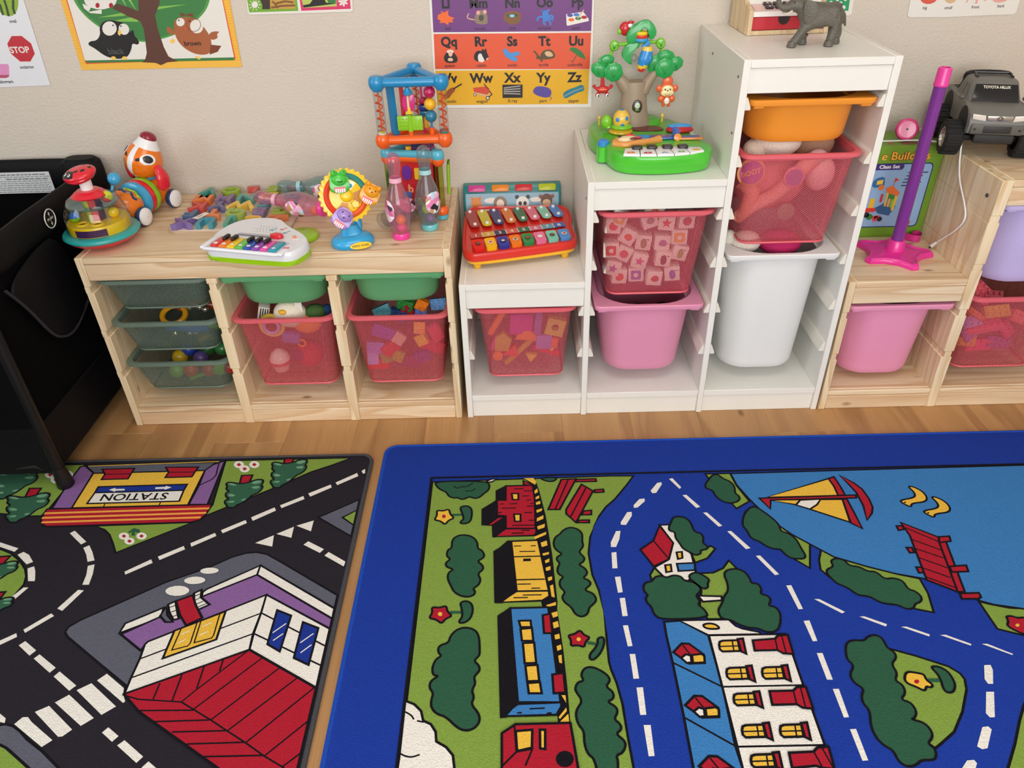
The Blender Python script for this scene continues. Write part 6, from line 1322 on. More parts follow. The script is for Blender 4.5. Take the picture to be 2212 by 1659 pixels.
RUG_ROAD=[
('printed_lawn',0,[
('f','gr',1,0,(-14306,-6134,-10636,-6205,-10776,-7914,-10842,-8130,-11115,-8128,-11490,-8074,-11918,-8018,-12364,-8108,-13123,-8084)),
('f','gr',1,0,(-6898,-6186,-3585,-6201,-3991,-6457,-4510,-6722,-5305,-7295,-6773,-8266,-6852,-8377,-6709,-7887)),
('f','gr',1,0,(-9303,-8531,-7040,-8486,-8467,-9412,-8649,-9124,-8860,-8827,-9054,-8656)),
('f','gr',1,0,(-12060,-9051,-11559,-9098,-11264,-9202,-10923,-9353,-10585,-9594,-10340,-9842,-10203,-10051,-10130,-10284,-10160,-10480,-10189,-10673,-10365,-10831,-10761,-10900,-11625,-10550,-12349,-9357)),
('f','sl',1,0,(-9471,-13526,-8805,-13657,-8698,-13638,-8536,-13684,-8367,-13781,-8143,-13949,-7758,-14176,-7309,-14492,-6643,-14948,-8661,-14907)),
('f','gr',1,0,(-9225,-13945,-8594,-14039,-8445,-14102,-8186,-14264,-7846,-14480,-7192,-14937,-8661,-14907)),
('f','sl',1,0,(-3982,-8405,-3031,-7814,-3055,-9055)),
('f','gr',1,0,(-3393,-8424,-3019,-8182,-2984,-8692)),
]),
('printed_pavement',0,[
('f','sl',1,0,(-6736,-13067,-6791,-12884,-7648,-12297,-8473,-11723,-8586,-11603,-8571,-11471,-8404,-11306,-7384,-10614,-6968,-10326,-6150,-9926,-5698,-9620,-5422,-9514,-5182,-9492,-4917,-9562,-4589,-9774,-2924,-10793,-2995,-11199,-4656,-11223,-6014,-12175)),
]),
('printed_road_marking',1,[
('f','wh',0,0,(-11553,-8938,-11380,-8992,-10830,-9200,-10866,-9308,-11300,-9138,-11471,-9085)),
('f','wh',0,0,(-10744,-9405,-10651,-9315,-10471,-9414,-10264,-9634,-10376,-9706)),
('f','wh',0,0,(-10290,-9828,-10170,-9772,-10072,-9909,-9955,-10146,-9934,-10209,-10082,-10205)),
('f','wh',0,0,(-10215,-10645,-10089,-10384,-9976,-10387,-10107,-10702)),
('f','wh',0,0,(-9844,-8747,-9761,-8667,-9313,-9040,-9398,-9123)),
('f','wh',0,0,(-9296,-9231,-9190,-9155,-9025,-9364,-8854,-9631,-8997,-9672,-9124,-9454)),
('f','wh',0,0,(-8934,-9794,-8799,-9753,-8711,-10037,-8659,-10348,-8806,-10344,-8846,-10062)),
('f','wh',0,0,(-9048,-10987,-8830,-10484,-8697,-10507,-8909,-11052)),
('f','wh',0,0,(-8017,-9992,-7554,-9639,-7477,-9747,-7963,-10079)),
('f','wh',0,0,(-7429,-9561,-6943,-9246,-6878,-9352,-7352,-9666)),
('f','wh',0,0,(-6819,-9164,-6343,-8847,-6276,-8947,-6757,-9277)),
('f','wh',0,0,(-9495,-11518,-9115,-11112,-9018,-11181,-9417,-11599)),
('f','wh',0,0,(-10079,-11938,-9842,-11778,-9598,-11602,-9533,-11695,-9782,-11887,-10014,-12052)),
('f','wh',0,0,(-9387,-11905,-9305,-11805,-8962,-12036,-9034,-12159)),
('f','wh',0,0,(-8912,-12229,-8845,-12132,-8360,-12453,-8425,-12566)),
('f','wh',0,0,(-8304,-12651,-8240,-12540,-7761,-12861,-7845,-12973)),
('f','wh',0,0,(-7404,-12759,-7274,-12613,-6804,-12941,-6767,-13066,-6661,-13224,-6687,-13256)),
('f','wh',0,0,(-7706,-12965,-7487,-12817,-6792,-13326,-6994,-13493)),
('f','wh',0,0,(-8002,-13215,-7805,-13057,-7109,-13554,-7282,-13706)),
('f','wh',0,0,(-8287,-13404,-8079,-13283,-7409,-13775,-7527,-13905,-7602,-13910)),
('f','wh',0,0,(-8548,-13642,-8462,-13507,-8364,-13505,-8242,-13607,-7674,-13973,-7806,-14100)),
('f','wh',0,0,(-9152,-13319,-8935,-13421,-8771,-13521,-8739,-13616,-8840,-13593,-9054,-13493)),
('f','wh',0,0,(-6829,-13846,-6757,-13744,-6493,-13920,-6566,-14029)),
('f','wh',0,0,(-6444,-14100,-6351,-14002,-5887,-14319,-5964,-14431)),
('f','wh',0,0,(-5837,-14515,-5758,-14408,-5297,-14720,-5355,-14812)),
('f','wh',0,0,(-6227,-8762,-5730,-8439,-5670,-8543,-6154,-8866)),
('f','wh',0,0,(-5621,-8352,-5134,-8023,-5071,-8135,-5548,-8474)),
('f','wh',0,0,(-5016,-7954,-4511,-7637,-4458,-7749,-4956,-8056)),
('f','wh',0,0,(-4407,-7547,-3902,-7232,-3856,-7344,-4334,-7667)),
('f','wh',0,0,(-3794,-7161,-3298,-6809,-3247,-6933,-3732,-7260)),
('f','wh',0,0,(-3195,-6731,-3112,-6659,-3091,-6828,-3146,-6837)),
('f','wh',0,0,(-5292,-9203,-4913,-8967,-4861,-9330)),
('f','wh',0,0,(-4862,-8928,-4500,-8701,-4479,-9063)),
('f','wh',0,0,(-4450,-8671,-4068,-8509,-4061,-8867)),
('f','wh',0,0,(-4143,-9292,-4055,-9187,-3639,-9447,-3710,-9561)),
('f','wh',0,0,(-3589,-9643,-3512,-9538,-3064,-9838,-3045,-9909,-3092,-9983)),
]),
('printed_building',3,[
('f','wh',1,0,(-6025,-10760,-6044,-10632,-5978,-10549,-4980,-9901,-4982,-10174)),
('f','wh',1,0,(-4980,-9901,-2975,-11151,-2970,-11413,-4982,-10174)),
('f','wh',1,0,(-7430,-11659,-7407,-11422,-6744,-11030,-6713,-11292)),
('f','pu',1,0,(-7382,-11694,-6731,-11271,-6025,-10760,-4982,-10174,-2970,-11413,-2987,-11664,-4625,-10745,-6746,-11886,-6819,-12095)),
('f','wh',1,0,(-4625,-10745,-6746,-11886,-6786,-11959,-6753,-12281,-6754,-12724,-6740,-13079,-4606,-12132,-4640,-11746,-4613,-11225)),
('f','wh',1,0,(-4625,-10745,-2978,-11668,-2976,-12117,-2980,-12579,-2982,-13026,-4606,-12132,-4626,-11746,-4613,-11225)),
('l','bk',35,0,(-6747,-12296,-4611,-11235)),
('l','bk',35,0,(-6754,-12724,-4626,-11746)),
('l','bk',35,0,(-4613,-11225,-3048,-12093)),
('l','bk',35,0,(-4626,-11746,-3053,-12541)),
('f','bl',1,0,(-4289,-11164,-3956,-11318,-3980,-12195,-4276,-12014)),
('f','bl',1,0,(-3671,-11489,-3318,-11649,-3334,-12519,-3662,-12352)),
('l','wh',25,0,(-4237,-11740,-4016,-11514)),
('l','wh',25,0,(-4181,-11930,-4017,-11766)),
('l','wh',25,0,(-3613,-11999,-3393,-11782)),
('l','wh',25,0,(-3555,-12237,-3374,-12053)),
('f','ye',1,0,(-6295,-11637,-5379,-11169,-5356,-11874,-6291,-12299)),
('l','bk',28,0,(-6173,-11574,-6179,-12108,-5893,-12020,-5860,-11957,-5893,-11413)),
('l','bk',28,0,(-5828,-11357,-5784,-11943,-5463,-11839,-5442,-11774,-5483,-11218)),
('l','wh',22,0,(-6128,-11740,-5968,-11645)),
('l','wh',22,0,(-6121,-11951,-5991,-11858)),
('l','wh',22,0,(-5750,-11551,-5586,-11455)),
('l','wh',22,0,(-5733,-11767,-5585,-11672)),
('f','sl',1,0,(-6694,-11028,-6738,-11253,-6566,-11412,-6411,-11416,-6587,-11240)),
('f','wh',1,0,(-6677,-10958,-6550,-10872,-6398,-11176,-6314,-11333,-6415,-11365,-6570,-11171)),
('f','wh',1,0,(-6217,-10664,-6086,-10576,-6034,-10778,-5780,-10982,-6015,-11134,-6161,-10829)),
('l','bk',22,0,(-6638,-11047,-6497,-10980)),
('l','bk',22,0,(-6564,-11172,-6429,-11106)),
('l','bk',22,0,(-6483,-11295,-6365,-11229)),
('l','bk',22,0,(-6186,-10756,-6058,-10679)),
('l','bk',22,0,(-6134,-10866,-6034,-10778)),
('l','bk',22,0,(-6083,-10974,-5916,-10872)),
('l','bk',22,0,(-6039,-11064,-5835,-10945)),
('f','re',1,0,(-6535,-10872,-6228,-10718,-6083,-10974,-5823,-11330,-6098,-11509,-6316,-11248)),
('f','wh',0,0,(-6348,-10581,-6350,-10644,-6403,-10695,-6496,-10726,-6610,-10730,-6725,-10706,-6816,-10660,-6867,-10600,-6866,-10537,-6814,-10485,-6720,-10454,-6604,-10450,-6489,-10474,-6397,-10521)),
('f','wh',0,0,(-6089,-10299,-6095,-10346,-6147,-10385,-6232,-10409,-6336,-10413,-6437,-10396,-6516,-10361,-6557,-10316,-6552,-10268,-6501,-10228,-6415,-10204,-6311,-10200,-6208,-10218,-6130,-10253)),
('f','wh',0,0,(-5877,-10030,-5883,-10070,-5930,-10103,-6007,-10123,-6099,-10127,-6188,-10112,-6257,-10083,-6292,-10045,-6286,-10005,-6240,-9971,-6162,-9951,-6070,-9947,-5980,-9962,-5911,-9991)),
('f','re',1,0,(-6740,-13079,-4602,-12148,-2980,-13038,-2976,-14680,-2977,-15135,-3611,-15122,-4501,-14552,-6313,-13449)),
('l','bk',30,0,(-6728,-13108,-6413,-13199,-5573,-13274,-5292,-13432,-4894,-13655,-4532,-13872,-4123,-14111,-3719,-14366,-3337,-14576,-3013,-14773)),
('l','bk',30,0,(-4602,-12148,-5378,-13026,-5573,-13274)),
('l','bk',30,0,(-4290,-12343,-5292,-13432)),
('l','bk',30,0,(-3876,-12566,-4894,-13655)),
('l','bk',30,0,(-3459,-12783,-4519,-13873)),
('l','bk',30,0,(-3065,-12996,-4123,-14111)),
('l','bk',30,0,(-3067,-13710,-3719,-14366)),
('l','bk',30,0,(-3079,-14319,-3361,-14576)),
('l','bk',30,0,(-6318,-13435,-5285,-13451)),
('l','bk',30,0,(-5954,-13666,-4919,-13655)),
('l','bk',30,0,(-5531,-13876,-4532,-13872)),
('l','bk',30,0,(-5181,-14113,-4149,-14102)),
('l','bk',30,0,(-4812,-14355,-3746,-14354)),
('l','bk',30,0,(-6132,-12865,-6131,-13206)),
('l','bk',30,0,(-5768,-12683,-5757,-13256)),
('l','bk',30,0,(-5392,-12513,-5375,-12998)),
('l','bk',30,0,(-5058,-12354,-5054,-12626)),
]),
('printed_station',2,[
('f','sl',1,0,(-10580,-6268,-7138,-6249,-7326,-6574,-10252,-6582)),
('l','ye',30,0,(-10520,-6283,-7068,-6219)),
('f','pu',1,0,(-10724,-6304,-10608,-6267,-10261,-6561,-10221,-7389,-10185,-7898,-10692,-7882,-10725,-7297,-10740,-6722)),
('f','pu',1,0,(-7326,-6574,-7186,-6350,-6914,-6196,-6840,-7867,-7307,-7851,-7285,-7171)),
('l','bk',35,0,(-7044,-6294,-6972,-6776,-7027,-6930,-7289,-7159)),
('f','ye',1,0,(-10252,-6582,-7326,-6574,-7326,-7868,-10206,-7880)),
('f','re',1,0,(-10082,-6428,-9236,-6418,-9239,-6637,-9237,-6834,-9928,-6837,-9926,-6633)),
('f','re',1,0,(-8416,-6407,-7545,-6430,-7568,-6637,-7587,-6814,-8278,-6817,-8261,-6612)),
('l','bk',28,0,(-9926,-6633,-9239,-6637)),
('l','bk',28,0,(-8261,-6612,-7571,-6629)),
('l','bk',28,0,(-9433,-7763,-9415,-7888)),
('l','bk',28,0,(-8050,-7737,-8040,-7863)),
('f','bl',1,0,(-9881,-7119,-7604,-7102,-7615,-7329,-9871,-7345)),
('f','wh',1,0,(-9871,-7345,-7615,-7329,-7589,-7727,-9889,-7737)),
('f','wh',0,0,(-9557,-7244,-9420,-7173,-9400,-7219,-9156,-7220,-9142,-7284,-9371,-7287,-9368,-7325)),
('f','wh',0,0,(-7964,-7211,-8145,-7141,-8129,-7183,-8384,-7190,-8371,-7258,-8128,-7255,-8114,-7293)),
('t','bk','STATION',(-7943,-7411,-9612,-7410,-7954,-7656)),
('f','re',1,0,(-10805,-7906,-6714,-7871,-6762,-8221,-6848,-8407,-7042,-8479,-10525,-8516,-10661,-8437,-10756,-8298,-10806,-8054)),
('l','or2',65,0,(-10793,-8055,-6744,-8012)),
('l','or2',65,0,(-10776,-8212,-6767,-8169)),
('l','or2',65,0,(-10709,-8368,-6852,-8321)),
]),
('printed_flower_cluster',3,[
('f','dg',0,0,(-8446,-8758,-8366,-8628,-8200,-8683,-8134,-8817,-8208,-8782,-8294,-8746,-8229,-8879,-8313,-8877,-8355,-8744,-8396,-8792)),
('f','wh',0,1,(-8355,-8892,-8357,-8979,-8436,-9012,-8545,-8973,-8621,-8883,-8619,-8796,-8540,-8762,-8430,-8802)),
('f','re',0,0,(-8430,-8889,-8463,-8947,-8546,-8886,-8512,-8828)),
('f','wh',0,1,(-8156,-9059,-8159,-9145,-8238,-9178,-8345,-9139,-8420,-9051,-8417,-8965,-8339,-8931,-8230,-8971)),
('f','re',0,0,(-8230,-9057,-8264,-9114,-8345,-9053,-8312,-8997)),
('f','wh',0,1,(-7932,-8905,-7937,-8992,-8016,-9025,-8124,-8986,-8198,-8897,-8195,-8809,-8115,-8775,-8006,-8815)),
('f','re',0,0,(-8007,-8903,-8042,-8960,-8123,-8899,-8089,-8841)),
]),
('printed_flower_cluster',3,[
('f','wh',0,1,(-6345,-6372,-6357,-6479,-6447,-6521,-6563,-6472,-6638,-6362,-6627,-6253,-6536,-6211,-6419,-6261)),
('f','re',0,0,(-6427,-6369,-6470,-6440,-6555,-6365,-6513,-6293)),
('f','wh',0,1,(-6145,-6551,-6157,-6656,-6247,-6697,-6362,-6649,-6435,-6540,-6424,-6433,-6333,-6392,-6217,-6441)),
('f','re',0,0,(-6227,-6548,-6270,-6617,-6353,-6543,-6310,-6473)),
('f','wh',0,1,(-5934,-6387,-5948,-6494,-6039,-6535,-6154,-6487,-6227,-6376,-6214,-6268,-6123,-6226,-6007,-6276)),
('f','re',0,0,(-6017,-6384,-6061,-6455,-6144,-6379,-6101,-6308)),
]),
('printed_flower_cluster',3,[
('f','wh',0,1,(-11231,-6607,-11221,-6713,-11303,-6754,-11429,-6706,-11527,-6596,-11538,-6489,-11455,-6447,-11328,-6496)),
('f','re',0,0,(-11314,-6604,-11343,-6674,-11443,-6599,-11415,-6529)),
('f','wh',0,1,(-10986,-6812,-10978,-6916,-11059,-6956,-11184,-6909,-11279,-6801,-11289,-6696,-11207,-6655,-11081,-6703)),
('f','re',0,0,(-11069,-6809,-11098,-6878,-11197,-6804,-11168,-6735)),
('f','wh',0,1,(-10757,-6604,-10749,-6710,-10832,-6751,-10957,-6703,-11052,-6593,-11062,-6486,-10978,-6444,-10852,-6493)),
('f','re',0,0,(-10840,-6601,-10870,-6671,-10969,-6596,-10939,-6525)),
]),
('printed_tree',3,[
('f','re',1,0,(-6254,-7144,-6290,-6807,-6009,-6799,-6019,-7116)),
('f','dg2',1,1,(-6614,-7117,-6563,-7045,-6270,-7129,-6060,-7099,-5874,-6976,-5701,-6982,-5652,-7077,-5686,-7222,-5620,-7243,-5638,-7405,-5718,-7509,-5811,-7559,-5887,-7715,-5990,-7851,-6113,-7915,-6111,-8001,-6300,-7995,-6350,-7908,-6441,-7801,-6432,-7714,-6354,-7699,-6470,-7590,-6514,-7447,-6428,-7414,-6558,-7301,-6532,-7229)),
('f','lg',0,1,(-6583,-7100,-6453,-7086,-6279,-7183,-6420,-7197)),
('f','lg',0,1,(-5967,-7084,-5864,-7014,-5704,-7019,-5735,-7129,-5897,-7160)),
('f','lg',0,1,(-5921,-7250,-5711,-7221,-5706,-7330,-5876,-7325)),
('f','lg',0,1,(-6456,-7520,-6334,-7488,-6211,-7581,-6344,-7612)),
('f','lg',0,1,(-6363,-7786,-6212,-7739,-6186,-7827,-6353,-7821)),
('f','lg',0,1,(-6073,-7726,-5902,-7662,-5963,-7782)),
]),
('printed_tree',3,[
('f','re',1,0,(-5306,-6390,-5323,-6165,-5068,-6175,-5125,-6416)),
('f','dg2',1,1,(-5633,-6364,-5581,-6287,-5297,-6376,-5090,-6344,-4905,-6212,-4736,-6218,-4690,-6319,-4728,-6475,-4664,-6497,-4685,-6671,-4766,-6783,-4859,-6837,-4937,-7004,-5042,-7149,-5163,-7219,-5163,-7310,-5348,-7304,-5395,-7211,-5481,-7097,-5470,-7004,-5393,-6988,-5504,-6871,-5543,-6717,-5458,-6682,-5583,-6562,-5555,-6485)),
('f','lg',0,1,(-5602,-6346,-5475,-6330,-5306,-6435,-5445,-6450)),
('f','lg',0,1,(-4998,-6328,-4896,-6252,-4739,-6258,-4773,-6375,-4932,-6409)),
('f','lg',0,1,(-4958,-6506,-4752,-6475,-4750,-6591,-4916,-6586)),
('f','lg',0,1,(-5488,-6796,-5368,-6762,-5250,-6861,-5382,-6894)),
('f','lg',0,1,(-5404,-7081,-5255,-7030,-5232,-7124,-5395,-7118)),
('f','lg',0,1,(-5119,-7016,-4950,-6947,-5013,-7076)),
]),
('printed_tree',3,[
('f','re',1,0,(-11585,-7491,-11653,-7115,-11349,-7118,-11346,-7462)),
('f','dg2',1,1,(-12068,-7439,-12025,-7366,-11674,-7453,-11441,-7423,-11255,-7298,-11057,-7305,-10981,-7401,-10990,-7550,-10911,-7571,-10897,-7736,-10966,-7842,-11062,-7893,-11116,-8052,-11205,-8189,-11331,-8255,-11311,-8342,-11527,-8335,-11602,-8246,-11728,-8137,-11736,-8049,-11650,-8034,-11805,-7922,-11885,-7776,-11794,-7743,-11966,-7628,-11951,-7555)),
('f','lg',0,1,(-12036,-7422,-11892,-7408,-11672,-7508,-11831,-7522)),
('f','lg',0,1,(-11338,-7408,-11236,-7336,-11052,-7343,-11065,-7455,-11243,-7486)),
('f','lg',0,1,(-11251,-7578,-11018,-7549,-10989,-7660,-11184,-7654)),
('f','lg',0,1,(-11803,-7851,-11671,-7819,-11512,-7914,-11658,-7945)),
('f','lg',0,1,(-11642,-8123,-11480,-8075,-11432,-8164,-11623,-8158)),
('f','lg',0,1,(-11325,-8062,-11144,-7998,-11188,-8120)),
]),
('printed_tree',3,[
('f','re',1,0,(-12367,-6507,-12372,-6297,-12152,-6273,-12173,-6573)),
('f','dg2',1,1,(-12918,-6510,-12872,-6431,-12490,-6526,-12238,-6494,-12039,-6358,-11825,-6366,-11741,-6471,-11748,-6632,-11662,-6655,-11644,-6835,-11717,-6951,-11820,-7006,-11875,-7178,-11970,-7327,-12104,-7398,-12082,-7492,-12316,-7484,-12398,-7388,-12537,-7270,-12547,-7174,-12454,-7158,-12624,-7036,-12713,-6877,-12615,-6841,-12803,-6715,-12788,-6636)),
('f','lg',0,1,(-12883,-6491,-12727,-6477,-12487,-6586,-12659,-6600)),
('f','lg',0,1,(-12127,-6477,-12018,-6400,-11819,-6407,-11831,-6529,-12023,-6562)),
('f','lg',0,1,(-12030,-6663,-11778,-6631,-11746,-6752,-11957,-6745)),
('f','lg',0,1,(-12623,-6958,-12480,-6924,-12306,-7028,-12464,-7061)),
('f','lg',0,1,(-12444,-7254,-12269,-7202,-12216,-7300,-12422,-7293)),
('f','lg',0,1,(-12102,-7189,-11907,-7119,-11952,-7251)),
]),
('printed_tree',3,[
('f','re',1,0,(-11111,-9729,-11124,-9456,-10889,-9438,-10936,-9735)),
('f','dg2',1,1,(-11424,-9690,-11386,-9644,-11119,-9699,-10937,-9681,-10787,-9603,-10634,-9608,-10581,-9668,-10595,-9761,-10535,-9774,-10532,-9878,-10592,-9945,-10669,-9977,-10720,-10077,-10797,-10165,-10899,-10206,-10888,-10262,-11057,-10257,-11111,-10200,-11203,-10131,-11203,-10075,-11135,-10065,-11249,-9994,-11303,-9901,-11230,-9881,-11356,-9808,-11340,-9762)),
('f','lg',0,1,(-11398,-9679,-11285,-9671,-11121,-9734,-11245,-9742)),
('f','lg',0,1,(-10857,-9672,-10774,-9627,-10632,-9631,-10648,-9701,-10787,-9720)),
('f','lg',0,1,(-10799,-9778,-10617,-9760,-10601,-9830,-10751,-9826)),
('f','lg',0,1,(-11244,-9949,-11139,-9929,-11020,-9989,-11136,-10009)),
('f','lg',0,1,(-11135,-10121,-11005,-10092,-10973,-10149,-11122,-10144)),
('f','lg',0,1,(-10884,-10084,-10738,-10043,-10779,-10121)),
]),
('printed_tree',3,[
('f','re',1,0,(-10575,-10689,-10587,-10510,-10426,-10501,-10441,-10693)),
('f','dg2',1,1,(-10878,-10723,-10842,-10687,-10608,-10730,-10445,-10716,-10307,-10656,-10171,-10660,-10127,-10707,-10145,-10779,-10092,-10790,-10095,-10871,-10152,-10924,-10222,-10949,-10273,-11028,-10346,-11096,-10440,-11129,-10434,-11173,-10584,-11169,-10629,-11124,-10707,-11069,-10704,-11025,-10643,-11018,-10741,-10961,-10783,-10889,-10717,-10872,-10825,-10815,-10808,-10779)),
('f','lg',0,1,(-10855,-10714,-10754,-10708,-10612,-10757,-10722,-10763)),
('f','lg',0,1,(-10373,-10709,-10297,-10675,-10171,-10678,-10189,-10733,-10314,-10747)),
('f','lg',0,1,(-10327,-10793,-10164,-10779,-10153,-10834,-10288,-10830)),
('f','lg',0,1,(-10733,-10926,-10638,-10911,-10536,-10958,-10640,-10973)),
('f','lg',0,1,(-10646,-11062,-10528,-11038,-10503,-11083,-10636,-11080)),
('f','lg',0,1,(-10420,-11033,-10288,-11001,-10329,-11062)),
]),
]
